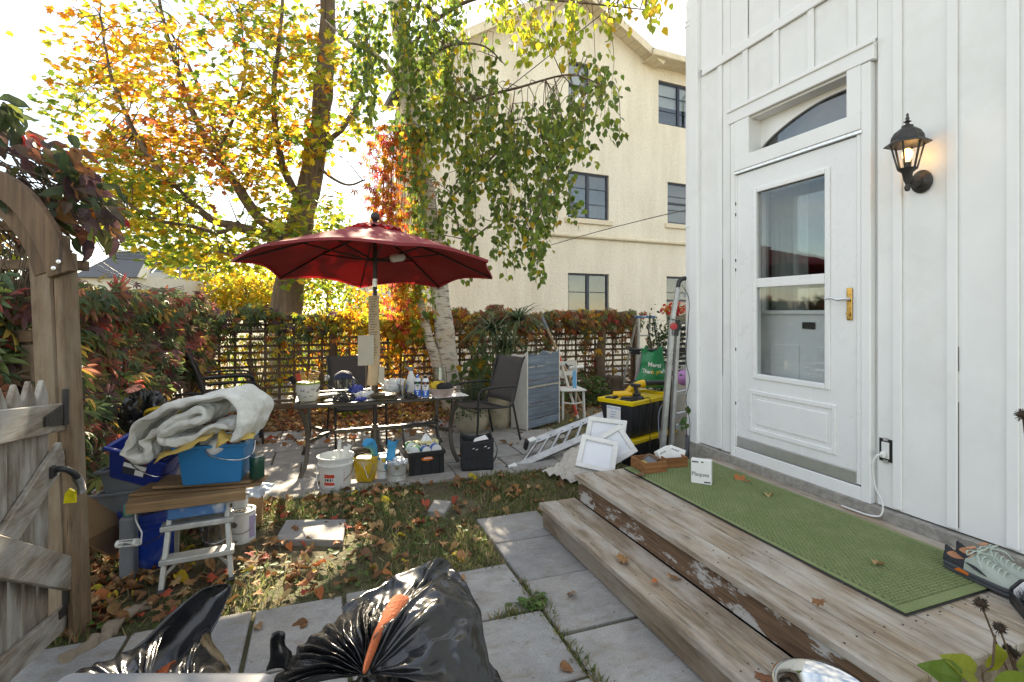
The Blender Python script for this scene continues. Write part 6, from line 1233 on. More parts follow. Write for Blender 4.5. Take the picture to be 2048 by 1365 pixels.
# ------------------------------------------------------------------ foreground
# bin rim at the very bottom of the view
p = W(345, 1354, .757)-Vector((FX, FY, 0))*.165; fbn = thing('wheelie_bin', 'grey plastic bin rim at the bottom edge', 'bin', (p.x, p.y, 0), -YAW); zr = W(380, 1336, .757).z
MB().taper((.22, .26), (.285, .30), 0, zr-.02).build('body', 'grey_plastic', fbn, bevel=.02, seg=2); MB().box(-.155, .155, -.165, .165, zr-.035, zr).build('rim', 'grey_plastic', fbn, bevel=.016, seg=3, smooth=50)
def ridged(q): return (1-2*abs(noise.noise(q*4.2)))*.6+(1-2*abs(noise.noise(q*9.3+Vector((3, 7, 1)))))*.3+(1-2*abs(noise.noise(q*19+Vector((9, 2, 5)))))*.12
def fan(K, rim, seed, nb=110, nr=40, pleat=.02, npl=16, bulge=.05, fine=.012):
    """plastic film gathered at K and spread to the rim"""
    Kv = W(*K); rp = smooth_path([W(*q) for q in rim], 8)
    def fn(u, v):
        t = u*(len(rp)-1); i = min(int(t), len(rp)-2); e = rp[i].lerp(rp[i+1], t-i); r_ = max(.015, v)
        r_ *= 1+.05*noise.noise(Vector((u*9, seed, 0)))*v
        p = Kv.lerp(e, r_); nn = (toward*.6+Vector((0, 0, .8)))
        w_ = math.sin(npl*2*math.pi*(u+.035*noise.noise(Vector((u*5, 0, seed))))+3.2*noise.noise(Vector((u*7, v*2.2, seed)))); w_ = math.copysign(abs(w_)**.7, w_)*(.35+1.1*abs(noise.noise(Vector((u*6.5, v*.8, seed+4)))))*1.5
        fall = min(1, r_*3.5)*(1-.6*v)
        q = p+nn*(bulge*math.sin(math.pi*min(1, v*1.02))**.8+pleat*w_*fall)
        return q+nn*fine*ridged(q+Vector((seed, 0, 0)))*min(1, 2.2*v)+noise.noise_vector(q*14)*.007
    return MB().grid(fn, nb, nr), Kv
def into(mb, o): mb.v = [tuple(Vector(p)-o) for p in mb.v]; return mb
bo = G(850, 1560); bgt = thing('garbage_bag', 'large black garbage bag with orange cloth, gathered in folds on the path', 'garbage bag', bo)
K1 = (738, 1352, 1.12)
mb, _ = fan(K1, [(500, 1420, 1.12), (560, 1352, 1.2), (600, 1300, 1.27), (660, 1245, 1.35), (728, 1200, 1.42), (745, 1205, 1.43)], 1.5, nb=140, pleat=.017, npl=11, bulge=.045, fine=.015)
into(mb, bo).build('gathered_side', 'black_poly', bgt, smooth=50, solid=.001)
mb, _ = fan((742, 1352, 1.14), [(775, 1275, 1.31), (822, 1222, 1.40), (860, 1180, 1.45), (905, 1168, 1.46), (945, 1205, 1.41), (972, 1285, 1.32), (985, 1370, 1.22), (965, 1460, 1.1)], 4.2, nb=140, nr=60, pleat=.010, npl=4, bulge=.07, fine=.045)
into(mb, bo).build('front_side', 'black_poly', bgt, smooth=50, solid=.001)
mb, _ = fan((745, 1330, 1.2), [(690, 1225, 1.42), (740, 1185, 1.48), (800, 1150, 1.54), (862, 1132, 1.58), (905, 1140, 1.58), (930, 1178, 1.54), (965, 1240, 1.46)], 9.1, nb=120, nr=50, pleat=.012, npl=6, bulge=-.03, fine=.05)
into(mb, bo).build('back_side', 'black_poly', bgt, smooth=50, solid=.001)
cbg = Vector((W(835, 1300, 1.33).x, W(835, 1300, 1.33).y, 0))
def body(u, v):
    t = u*2*math.pi; ph = v*math.pi; d = Vector((math.cos(t)*math.sin(ph), math.sin(t)*math.sin(ph), -math.cos(ph))); q = 1-2*abs(noise.noise(d*2.4+Vector((3, 1, 0)))); r_ = 1+.22*ridged(d*.55+Vector((3, 1, 0))); return cbg+Vector((d.x*.23*r_, d.y*.23*r_, max(.02, .28+d.z*.3*r_)))-bo
MB().grid(body, 96, 60, wrap=True).build('body', 'black_poly', bgt, smooth=50)
M('rust_cloth', (.40, .095, .03), .9, .15, 20, bmp=.4, bscale=120)
oc = [(728, 1350, 1.13, 8), (735, 1320, 1.16, 14), (745, 1290, 1.21, 18), (756, 1262, 1.26, 20), (772, 1240, 1.31, 26), (790, 1222, 1.35, 46), (804, 1202, 1.39, 52), (806, 1190, 1.41, 26)]
m_ = MB(); vs = []
for (x, y, d, w_) in oc: vs += [W(x-w_/2+U(-3, 3), y+U(-4, 4), d-.065)-bo, W(x+U(-3, 3), y-2, d-.075+U(-.01, .01))-bo, W(x+w_/2+U(-3, 3), y+6+U(-4, 4), d-.06)-bo]
m_.add(vs, [(i*3+j, i*3+j+1, i*3+4+j, i*3+3+j) for i in range(len(oc)-1) for j in (0, 1)])
oo = one(m_, 'orange_cloth', 'rust_cloth', 'strip of rust orange knitted cloth inside the large garbage bag', 'cloth', bo, smooth=80, solid=.004, sub=1)
# second bag, its mouth standing open
b2o = G(300, 1500); bg2 = thing('garbage_bag', 'black garbage bag with its mouth flapping open, left of the large bag', 'garbage bag', b2o)
spine = smooth_path([W(190, 1410, 1.27), W(245, 1325, 1.40), W(305, 1266, 1.47), W(358, 1217, 1.53), W(405, 1182, 1.58), W(442, 1167, 1.6)], 5)
lower = smooth_path([W(345, 1440, 1.2), W(352, 1375, 1.32), W(378, 1322, 1.41), W(413, 1278, 1.48), W(450, 1228, 1.55), W(467, 1186, 1.6)], 5)
def flap(u, v):
    t = v*(len(spine)-1); i = min(int(t), len(spine)-2); a = spine[i].lerp(spine[i+1], t-i); b = lower[i].lerp(lower[i+1], t-i); p = a.lerp(b, u); dep = math.sin(math.pi*u)*(.13*(1-v*.8)); p = p+Vector((FX, FY, 0))*dep+Vector((0, 0, -.06))*math.sin(math.pi*u)*(1-v)
    return p+noise.noise_vector(p*11)*.012+Vector((-FX, -FY, .5))*.02*ridged(p)-b2o
MB().grid(flap, 22, 44).build('mouth_flap', 'black_poly', bg2, smooth=60, solid=.0015)
mb, _ = fan((300, 1440, 1.2), [(120, 1400, 1.2), (165, 1345, 1.28), (235, 1318, 1.36), (300, 1290, 1.43), (345, 1255, 1.5)], 6.4, pleat=.012, npl=6, bulge=.03, fine=.03); into(mb, b2o).build('outer_side', 'black_poly', bg2, smooth=50, solid=.001)
mb, _ = fan((400, 1440, 1.2), [(345, 1345, 1.4), (390, 1290, 1.5), (420, 1262, 1.52), (435, 1300, 1.48), (465, 1335, 1.42), (470, 1365, 1.36), (460, 1420, 1.25)], 2.7, pleat=.014, npl=5, bulge=.06, fine=.03); into(mb, b2o).build('inner_side', 'black_poly', bg2, smooth=50, solid=.001)
c2 = Vector((W(330, 1400, 1.35).x, W(330, 1400, 1.35).y, 0))
def body2(u, v):
    t = u*2*math.pi; ph = v*math.pi; d = Vector((math.cos(t)*math.sin(ph), math.sin(t)*math.sin(ph), -math.cos(ph))); r_ = 1+.22*ridged(d*.55+Vector((8, 1, 0))); return c2+Vector((d.x*.2*r_, d.y*.2*r_, max(.02, .2+d.z*.22*r_)))-b2o
MB().grid(body2, 80, 48, wrap=True).build('body', 'black_poly', bg2, smooth=50)
crumple('rust_towel', 'rust_cloth', 'rust orange towel deep in the open garbage bag', 'towel', W(340, 1372, 1.36)-Vector((0, 0, .06)), .05, .05, .11, .15, 5)
p = W(557, 1325, 1.15); one(MB().grid(lambda u, v: Vector(((u-.5)*.06*(1-.5*v), .02*math.sin(math.pi*u), .09*v)), 8, 8).warp(.012, 25), 'plastic_scrap', 'black_poly', 'small tongue of black plastic between the two garbage bags', 'plastic', (p.x, p.y, p.z-.03), -YAW, smooth=60, solid=.001)
MB_ = MB().tube([(0, 0, -.03), (0, 0, -p.z+.03)], .02, 6)
# steel bowl on the lower step
bp_ = thing('steel_bowl', 'polished stainless steel bowl on the lower step', 'bowl', (1.512, 1.19, LOW+.002))
MB().lathe([(0, 0), (.085, 0), (.095, .008), (.125, .06), (.138, .085), (.152, .088), (.154, .091), (.150, .094), (.137, .091), (.12, .06), (.088, .014), (0, .008)], 48).build('bowl', 'steel', bp_, smooth=50)
# trainers
M('shoe_black', (.025, .027, .032), .8, .2, 30, bmp=.3, bscale=160); M('shoe_sage', (.36, .40, .35), .75, .08, 14, bmp=.3, bscale=200); M('shoe_tan', (.48, .23, .12), .85, .1, 20); M('sole_grey', (.06, .065, .075), .7, .15, 16); M('lace_sage', (.40, .46, .40), .8, .1)
def shoe(label, loc, rz, s=1.0):
    t = thing('running_shoe', label, 'shoe', loc, rz, 'pair of running shoes'); L_ = .30
    hwid = lambda q: .034+.016*math.sin(min(1, q*1.15)*math.pi*.62)**1.0-(.03*max(0, q-.8)**1.3*6 if q > .8 else 0)
    def out(zf, grow): return [(k*(hwid(q)+grow)*(math.sqrt(max(0, 1-((.06-q)/.06)**2)) if q < .06 else (math.sqrt(max(0, 1-((q-.9)/.1)**2)) if q > .9 else 1)), q*L_) for k, qs in ((1, [i/24 for i in range(25)]), (-1, [1-i/24 for i in range(1, 24)])) for q in qs]
    MB().prism(out(0, .004), 0, .014).build('outsole', 'sole_grey', t, bevel=.003); MB().prism(out(0, .006), .0142, .034).build('midsole', 'sole_grey', t, bevel=.006, seg=2, smooth=50)
    topz = lambda q: .088+.02*min(1, q/.36)-.022*math.sin(min(1, q/.36)*math.pi)+.0 if q < .36 else .105-.062*((q-.36)/.64)**.85
    m_ = MB(); nu, nv = 24, 36; vs = []
    for j in range(nv+1):
        q = j/nv; e = (math.sqrt(max(.02, 1-((.05-q)/.05)**2)) if q < .05 else (math.sqrt(max(.03, 1-((q-.9)/.1)**2)) if q > .9 else 1)); w_ = (hwid(q)+.003)*e; h_ = topz(q)-.03
        for i in range(nu+1):
            a = math.pi*i/nu; cx_ = math.cos(a); sz_ = math.sin(a); x = w_*math.copysign(abs(cx_)**.6, cx_)*(1-.25*sz_ if q < .9 else 1); z = .03+h_*sz_**.7
            if .02 < q < .37: k = math.sin((q-.02)/.35*math.pi)**.8; mid = max(0, min(1, (.80-abs(x)/w_)/.22)); z -= (h_*.72)*k*mid*mid*(3-2*mid)
            vs.append((x, q*L_, z))
    fs = []; mi = []
    for j in range(nv):
        q = (j+.5)/nv
        for i in range(nu):
            ins = .05 < q < .38 and nu*.26 < i+.5 < nu*.74; fs.append((j*(nu+1)+i, j*(nu+1)+i+1, (j+1)*(nu+1)+i+1, (j+1)*(nu+1)+i)); mi.append(2 if ins else (0 if q < .34-.0*abs(i-nu/2) else 1))
    m_.add(vs, fs); m_.m = mi; m_.build('upper', ['shoe_black', 'shoe_sage', 'shoe_tan'], t, smooth=60)
    MB().prism([(-.018, .36*L_), (.018, .36*L_), (.024, .30*L_), (-.024, .30*L_)], 0, .006).xf(Matrix.Translation((0, .0, .1))@Matrix.Rotation(R(8), 4, 'X')).build('tongue', 'shoe_tan', t, bevel=.002)
    for i in range(6):
        q = .40+.065*i; z = topz(q)+.0; MB().tube(smooth_path([(-.026, q*L_, z-.012), (-.01, q*L_+.004, z+.004), (.012, q*L_+.008, z+.004), (.027, q*L_+.012, z-.012)], 4), .0032, 6).build('lace', 'lace_sage', t, smooth=60)
    for sgn in (-1, 1): MB().tube(smooth_path([(0, .40*L_, .108), (sgn*.03, .43*L_, .118), (sgn*.05, .39*L_, .10), (sgn*.03, .35*L_, .112), (0, .40*L_, .108)], 5), .003, 6).tube(smooth_path([(0, .40*L_, .108), (sgn*.04, .5*L_, .10), (sgn*.055, .58*L_, .07)], 4), .003, 6).build('lace', 'lace_sage', t, smooth=60)
    MB().box(-.008, .008, -.004, .002, .055, .088).build('pull_tab', 'shoe_black', t, bevel=.003)
    for sgn in (-1, 1): MB().prism([(.22*L_, .018), (.4*L_, .016), (.42*L_, .026), (.28*L_, .032)], 0, .0015, frame((sgn*(hwid(.3)+.0072), 0, 0), (0, 1, 0), (0, 0, 1))).build('sole_accent', 'badge_orange', t)
    for sgn in (-1, 1): MB().grid(lambda u, v: (sgn*((hwid(.5)+.0045)*(1-.08*v)), (.36+.26*u)*L_, .045+.022*(1-u)**1.5+.012*v*math.sin(math.pi*u)), 10, 2).build('side_flash', 'shoe_black', t, solid=.001)
    t.scale = (s, s, s); return t
shoe('sage and black running shoe on the mat edge, nearer of the pair', (2.585, 1.455, TOP+.015), R(180-6)); shoe('sage and black running shoe against the wall, farther of the pair', (2.70, 1.475, TOP+.003), R(180-2))
# boot brush
p = Vector((2.42, 1.12, TOP+.001)); bb = thing('boot_brush', 'black and white boot brush box with bristles on the deck', 'boot brush', p, R(43))
D_ = [(-.0, 0), (.2, 0), (.2, .06), (.17, .1), (.1, .115), (.03, .1), (0, .06)]
ang = R(0)
for i, (x, mt) in enumerate(((-.1, 0), (.11, 0))):
    MB().prism(D_, 0, .012, frame((x, .0, 0), (0, -1, 0), (0, 0, 1))).build('end_plate', 'black_plastic', bb, bevel=.003); MB().prism([(a*.92+.008, b_*.93) for a, b_ in D_], 0, .002, frame((x+.0145 if i == 0 else x-.0145, 0, .002), (0, -1, 0), (0, 0, 1))).build('lining', 'print_white', bb)
MB().box(-.098, .108, -.2, 0, 0, .012).box(-.098, .108, -.006, 0, .012, .05).build('base', 'black_plastic', bb, bevel=.003)
m_ = MB()
for i in range(900): x, y = U(-.08, .08), U(-.18, -.02); m_.tube([(x, y, .012), (x+U(-.02, .02), y+U(-.02, .02), U(.06, .09))], [.0012, .0006], 3, cap=False)
tag(m_.build('bristles', 'black_plastic', bb), kind='stuff')
# ------------------------------------------------------------------ vegetation
leafmat('leaf_bulk', 'attr', .5, 1.25); leafmat('leaf_one', 'obj', .5, 1.25)
leafmat('litter_bulk', 'attr', .15, 1.0, .8); leafmat('litter_one', 'obj', .15, 1.0, .8)
leafmat('grass_bulk', 'attr', .35, 1.3, .6)
LM = ('leaf_bulk', 'leaf_one')
def curl_oval():
    V = []; Fc = []
    for j in range(7):
        t = j/6; w = .34*math.sin(math.pi*min(1, t*.94+.04))**.75*(1-.3*t); b = -.30*t*t+.05*math.sin(t*9)
        V += [(-w, t, b+.16*w/.34), (0, t, b-.02), (w*(1-.1*math.sin(j*2)), t, b+.13*w/.34+.03*math.sin(j*3))]
    for j in range(6): Fc += [(j*3, j*3+1, j*3+4, j*3+3), (j*3+1, j*3+2, j*3+5, j*3+4)]
    return np.array(V, float), Fc
CURLO = curl_oval()
YEL, YGR, GRN, ORA, RUS, DGR, PUR, RED, GLD, BRN = (.50, .355, .03), (.29, .31, .03), (.12, .19, .03), (.55, .19, .02), (.30, .085, .03), (.045, .075, .03), (.085, .04, .06), (.38, .045, .04), (.50, .30, .03), (.16, .085, .04)
def rnd3(n, s=1.): return rng.normal(0, s, (n, 3))
def limb(m_, pts, r0, r1, n=9, k=6):
    q = smooth_path([W(*p) for p in pts], k); m_.tube(q, [r0+(r1-r0)*(i/(len(q)-1))**.8 for i in range(len(q))], n); return q
# ---- maple behind the fence
o = G(572, 760); mt_ = thing('maple_tree', 'large maple in gold and orange autumn leaf behind the fence', 'tree', (W(572, 624, 11.5).x, W(572, 624, 11.5).y, 0)); off = Vector(mt_.location)
def shift(mb, o): mb.v = [tuple(Vector(p)-o) for p in mb.v]; return mb
tk = MB(); trunkq = limb(tk, [(570, 775, 11.5), (573, 640, 11.5), (582, 550, 11.5), (600, 450, 11.5), (622, 350, 11.5), (640, 250, 11.5), (650, 140, 11.5), (656, 0, 11.5), (665, -250, 11.5)], .37, .15, 14); tk.warp(.05, 2.2)
shift(tk, off).build('trunk', 'bark_maple', mt_, smooth=60)
limbs = [[(586, 505, 11.4), (530, 472, 11.1), (470, 452, 10.9), (425, 440, 10.8), (370, 395, 10.7), (310, 330, 10.5), (262, 250, 10.4), (222, 150, 10.3), (200, 30, 10.2)],
 [(600, 470, 11.4), (525, 440, 11.2), (482, 380, 11.1), (432, 310, 11.0), (388, 230, 11.0), (352, 130, 11), (322, 20, 11), (300, -120, 11)],
 [(545, 462, 11.3), (500, 420, 11.5), (448, 330, 11.8), (420, 230, 12), (362, 100, 12.2), (300, 0, 12.3)],
 [(480, 445, 10.9), (440, 465, 10.7), (380, 452, 10.5), (310, 440, 10.3), (250, 400, 10.2)],
 [(612, 420, 11.4), (565, 330, 11), (548, 200, 10.7), (562, 50, 10.5), (570, -120, 10.4)],
 [(640, 300, 11.4), (690, 250, 11.2), (730, 170, 11), (760, 60, 10.9)], [(630, 330, 11.4), (690, 370, 11.4), (730, 360, 11.3)],
 [(600, 440, 11.4), (560, 480, 11.0), (500, 510, 10.6), (440, 505, 10.3)], [(432, 310, 11), (470, 230, 11.2), (490, 140, 11.3), (480, 20, 11.4)]]
lq = []
for i, l_ in enumerate(limbs):
    m_ = MB(); q = limb(m_, l_, (.13, .13, .10, .06, .10, .08, .04, .06, .05)[i], .02, 8); lq += q; shift(m_.warp(.02, 3), off).build('limb', 'bark_maple', mt_, smooth=60)
lqa = np.array([list(p) for p in lq+trunkq[8:]])
blobs = [(215, 70, 80, 75, 15, 0), (165, 200, 45, 75, 10, 1), (265, 190, 65, 55, 11, 0), (320, 285, 115, 48, 30, 2), (225, 335, 65, 50, 16, 3), (290, 405, 95, 65, 34, 1), (400, 505, 90, 36, 22, 1), (250, 450, 50, 40, 8, 1), (340, 470, 70, 40, 12, 1), (375, 165, 45, 60, 5, 2), (430, 50, 90, 60, 17, 3), (485, 200, 85, 85, 20, 3), (470, 330, 80, 60, 15, 2), (550, 250, 75, 110, 24, 3), (590, 430, 62, 95, 27, 1), (580, 70, 80, 90, 20, 3), (690, 240, 40, 70, 4, 1), (625, 525, 45, 60, 8, 1), (690, 90, 60, 90, 6, 3), (520, 480, 60, 50, 10, 1), (400, -130, 300, 90, 30, 3), (640, -130, 160, 90, 10, 1), (330, 100, 50, 40, 4, 0), (645, 190, 28, 140, 11, 3), (600, 500, 45, 50, 8, 1), (740, 220, 30, 70, 3, 1)]
pals = [[(3, YEL), (3.5, ORA), (3, GLD), (1.5, YGR)], [(4, YGR), (2, YEL), (3.5, GRN), (1, GLD)], [(3, (.42, .17, .04)), (1.5, RUS), (2.5, GLD), (1.5, YGR)], [(2, YEL), (3, YGR), (1, ORA), (1.5, GLD), (2.5, GRN)]]
P = []; TP = []; C = []; tw = MB()
for (cx, cy, rx, ry, n, pi_) in blobs:
    for k in range(int(n*1.0)):
        a = U(0, 6.283); r_ = math.sqrt(random.random()); d = 11.2+random.gauss(0, .9)
        c = W(cx+rx*r_*math.cos(a), cy+ry*r_*math.sin(a), d); j = int(np.argmin(((lqa-np.array(c))**2).sum(1))); b = Vector(lqa[j])
        if (b-c).length < 3.2: tw.tube([b-off, b.lerp(c, .5)+Vector((0, 0, .12))-off, c-off], [.014, .009, .004], 5)
        nl_ = random.randint(17, 30); dd = (c-b).normalized(); q = rng.normal(0, 1, (nl_, 3))*np.array([.33, .33, .16])
        P.append(np.array(c)+q); TP.append(q*np.array([1, 1, .5])+np.array([0, 0, -.14])+np.array(dd)*.15); C.append(pick(pals[pi_], nl_))
P = np.concatenate(P)-np.array(off); TP = np.concatenate(TP); C = np.concatenate(C); n = len(P)
tag(tw.build('twigs', 'bark_maple', mt_), kind='stuff')
leaves('crown', P, TP+rnd3(n, .08), np.array([0, 0, 1])+rnd3(n, .55), rng.uniform(.13, .22, n), C, MAPLE, LM, mt_, 0)
# ---- birch in front of the fence
bo_ = G(905, 822); bt = thing('birch_tree', 'white barked birch with drooping green leaves at the back of the yard', 'tree', (bo_.x, bo_.y, 0)); off = Vector(bt.location); BD = bo_.xy.length
BD = 7.75
m_ = MB(); q1 = limb(m_, [(905, 830, BD), (898, 740, BD), (886, 640, BD), (876, 560, BD), (866, 470, BD), (852, 380, BD), (830, 270, BD), (815, 190, BD), (804, 110, BD), (792, 0, BD), (780, -200, BD)], .16, .10, 16); shift(m_.warp(.02, 4), off).build('trunk', 'bark_birch', bt, smooth=60)
m_ = MB(); q2 = limb(m_, [(893, 800, BD-.05), (878, 740, BD-.1), (862, 690, BD-.12), (846, 630, BD-.1), (832, 570, BD-.05), (822, 520, BD)], .10, .045, 14); shift(m_.warp(.02, 4), off).build('trunk', 'bark_birch', bt, smooth=60)
blimbs = [[(815, 190, BD), (780, 140, BD-.2), (745, 105, BD-.4), (700, 85, BD-.7), (650, 40, BD-1)], [(806, 120, BD), (850, 60, BD-.3), (920, 10, BD-.7), (1000, -10, BD-1.1), (1100, 0, BD-1.5), (1200, 10, BD-1.8), (1290, 20, BD-2)], [(835, 290, BD), (880, 240, BD-.4), (950, 200, BD-.8), (1040, 175, BD-1.2), (1140, 150, BD-1.6), (1210, 175, BD-1.8)],
 [(866, 470, BD), (900, 400, BD-.3), (960, 340, BD-.6), (1010, 280, BD-.9), (1030, 180, BD-1)], [(870, 500, BD), (900, 400, BD-.2), (930, 480, BD-.5), (1000, 440, BD-.9), (1060, 460, BD-1.1)], [(800, 80, BD), (860, -40, BD-.4), (900, -120, BD-.6)], [(812, 170, BD), (880, 100, BD-.6), (960, 90, BD-1), (1010, 130, BD-1.2)]]
lq = []
for i, l_ in enumerate(blimbs): m_ = MB(); lq += limb(m_, l_, (.055, .04, .035, .03, .022, .04, .03)[i], .006, 7); shift(m_, off).build('limb', 'bark_maple' if i else 'bark_birch', bt, smooth=60)
m_ = MB(); limb(m_, [(815, 192, BD), (838, 186, BD-.12), (845, 190, BD-.2)], .08, .05, 9); shift(m_, off).build('limb', 'bark_birch', bt)
lqa = np.array([list(p) for p in lq+q1[-24:]])
BG = [(5, (.10, .16, .03)), (3, (.16, .22, .035)), (2, (.26, .30, .04)), (1, (.07, .11, .03)), (.4, YEL)]; BY = [(3, (.36, .38, .03)), (3, (.24, .30, .03)), (1.5, YEL), (1, (.14, .19, .03))]
zones = [(690, 800, -20, 110, .5, 1.3, 7.2, 26, BG), (800, 1000, -40, 240, .5, 1.3, 6.9, 78, BG), (1000, 1180, -30, 60, .3, .7, 6.3, 26, BY), (1150, 1310, -60, 10, .25, .6, 5.9, 22, BY), (1165, 1240, 110, 190, .35, .75, 6.0, 12, BG), (930, 1130, 170, 330, .5, 1.1, 6.5, 58, BG), (985, 1090, 380, 480, .4, .8, 6.6, 24, BG), (830, 950, 340, 500, .4, .9, 7.1, 26, BG), (1090, 1190, 170, 260, .3, .7, 6.2, 20, BG), (860, 1000, 60, 300, .4, .9, 6.9, 22, BY), (1040, 1150, 330, 400, .25, .5, 6.3, 14, BG), (760, 1050, -160, -40, .6, 1.2, 7.0, 22, BY)]
P = []; TP = []; C = []; tw = MB()
for (x0, x1, y0, y1, l0, l1, d0, n, pal) in zones:
    for k in range(int(n*.8)):
        s0 = W(U(x0, x1), U(y0, y1), d0+U(-.7, .7)); l_ = U(l0, l1); e = s0+Vector((U(-.15, .15), U(-.15, .15), -l_)); j = int(np.argmin(((lqa-np.array(s0))**2).sum(1))); b = Vector(lqa[j])
        pts = [b, b.lerp(s0, .6)+Vector((0, 0, .08)), s0, s0.lerp(e, .5)+Vector((U(-.05, .05), U(-.05, .05), 0)), e]
        if (b-s0).length < 2.2: tw.tube([p-off for p in pts], [.006, .005, .004, .003, .0015], 4, cap=False)
        else: tw.tube([p-off for p in pts[2:]], [.004, .003, .0015], 4, cap=False)
        nl_ = int(l_/.036)+4; t = rng.uniform(0, 1, nl_); q = np.array(s0)[None]*(1-t[:, None])+np.array(e)[None]*t[:, None]+rng.normal(0, .05, (nl_, 3)); P.append(q); TP.append(np.array([0, 0, -1.])+rng.normal(0, .45, (nl_, 3))); C.append(pick(pal, nl_))
P = np.concatenate(P)-np.array(off); TP = np.concatenate(TP); C = np.concatenate(C); n = len(P)
tag(tw.build('twigs', 'bark_maple', bt), kind='stuff')
nr_ = np.array([-FX, -FY, .2])+rnd3(n, .8)
Fm = frames(TP, nr_); S = rng.uniform(.06, .1, n); wpos = P+np.array(off); d = np.linalg.norm(wpos-np.array([0, 0, EYE]), axis=1); idx = np.argsort(d/S)
vis = [i for i in idx if wpos[i][2]-EYE < .6*wpos[i][1]*1.05][:300]; vs_ = set(vis); rest = np.array([i for i in range(n) if i not in vs_])
leaf_single('leaf', P[vis], Fm[vis], S[vis], C[vis], BIRCH, 'leaf_one', bt); leaf_bulk('crown', P[rest], Fm[rest], S[rest], C[rest], BIRCH, 'leaf_bulk', bt)
# ---- climbing vines
def vine_thing(label, loc): return thing('climbing_vine', label, 'vine', loc)
def build_vine(t, P, C, S, tip, nrm, tmpl, nsing):
    off = np.array(t.location); F = frames(tip, nrm); d = np.linalg.norm(P-np.array([0, 0, EYE]), axis=1)
    rel = P-np.array([0, 0, EYE]); dep = rel[:, 0]*FX+rel[:, 1]*FY; u = (rel[:, 0]*FY-rel[:, 1]*FX)/np.maximum(dep, .1); v = rel[:, 2]/np.maximum(dep, .1)
    inside = (abs(u) < .99) & (v < .6) & (v > -.7) & (dep > .3); o = np.argsort(np.where(inside, d/S, 1e6)); a, b = o[:nsing], o[nsing:]
    if len(a): leaf_single('leaf', (P-off)[a], F[a], S[a], C[a], tmpl, 'leaf_one', t)
    if len(b): leaf_bulk('foliage', (P-off)[b], F[b], S[b], C[b], tmpl, 'leaf_bulk', t)
# vine on the birch
t = vine_thing('orange and red creeper hanging down the birch trunk', (bo_.x-.2, bo_.y-.1, 0)); n = 1700; k = rng.random(n)**1.2
py_ = 250+ (690-250)*k; px_ = np.where(rng.random(n) < .66, rng.normal(798-28*np.sin(np.minimum(k*1.4, 1)*3)+26*np.clip(k*1.5-.7, 0, 1), 24-8*k, n), rng.normal(836, 20, n)+np.interp(k, [0, .4, 1], [-5, 0, 0])); dd = BD-.12+rng.normal(0, .13, n)
P = np.array([list(W(a, b, c)) for a, b, c in zip(px_, py_, dd)]); C = np.where((px_ < 818)[:, None], pick([(3, ORA), (2, RED), (2, RUS), (1.5, GLD), (1, YGR)], n), pick([(3, GRN), (2, YGR), (1, GLD), (1, ORA)], n))
build_vine(t, P, C, rng.uniform(.06, .12, n), np.array([0, 0, -1.])+rnd3(n, .5), np.array([-FX, -FY, .3])+rnd3(n, .6), PALM, 0)
vt = MB()
for i in range(46):
    a = W(U(765, 850), U(240, 380), BD-.1); vt.tube(smooth_path([a-Vector(t.location), a+Vector((U(-.06, .06), 0, -.5))-Vector(t.location), a+Vector((U(-.1, .1), 0, -U(.8, 1.6)))-Vector(t.location)], 4), .004, 4, cap=False)
tag(vt.build('stems', 'bark_maple', t), kind='stuff')
# vine along the back fence
t = vine_thing('red, gold and green creeper covering the top of the back fence', (1.5, FYB, 0)); n = 6200
X = rng.uniform(-1.6, 5.4, n); hi = rng.random(n) < .66; band = .26*np.array([noise.noise(Vector((x*1.7, 3.1, 0))) for x in X]); drop = np.array([max(0, noise.noise(Vector((x*2.4, 9.1, 0)))) for x in X])
Z = np.where(hi, 1.50+band*.8+.06*np.array([noise.noise(Vector((x*7, 1, 0))) for x in X])-np.abs(rng.normal(0, .2+.25*drop, n)), rng.uniform(.1, 1.25, n)); Y = FYB+np.where(hi, rng.normal(-.06, .16, n), rng.normal(-.03, .05, n))
clf = np.array([noise.noise(Vector((x*3.6, z*3.6, 6))) for x, z in zip(X, Z)]); lowkeep = (hi & (rng.random(n) < np.where(X < 1.2, .45, .62)+.9*clf)) | (rng.random(n) < np.clip(.10+1.0*drop+np.where((X > .9) & (X < 2.2), .25, 0), 0, 1)); X, Y, Z, hi = X[lowkeep], Y[lowkeep], Z[lowkeep], hi[lowkeep]; n = len(X)
CL = pick([(5, (.11, .155, .07)), (2, (.11, .15, .04)), (1.6, PUR), (1, GLD), (.8, RUS), (.6, YGR)], n); CM = pick([(2, YEL), (2.4, GLD), (2, ORA), (1.5, YGR), (1, RUS), (.8, GRN)], n); CR = pick([(1.6, RUS), (1.8, (.33, .15, .06)), (2.8, (.16, .19, .07)), (.6, RED), (1.2, GLD), (1.6, (.20, .13, .07)), (.8, PUR)], n)
mixv = X+rng.normal(0, .35, n); C = np.where((mixv < .15)[:, None], np.where((Z < 1.1)[:, None], CM, CL), np.where((mixv < 2.0)[:, None], CM, CR))
build_vine(t, np.stack([X, Y, Z], 1), C, rng.uniform(.06, .14, n), np.array([0, -.35, -1.])+rnd3(n, .45), np.array([0, -1., .5])+rnd3(n, .55), PALM, 150)
vt = MB(); lo_ = Vector(t.location)
for i in range(150):
    x = U(-1.5, 5.2); a = Vector((x, FYB-.04, U(.9, 1.5))); vt.tube(smooth_path([a-lo_, a+Vector((U(-.2, .2), U(-.04, .04), -.35))-lo_, a+Vector((U(-.35, .35), U(-.03, .03), -U(.5, 1.1)))-lo_], 3), .0045, 4, cap=False)
tag(vt.build('stems', 'bark_maple', t), kind='stuff')
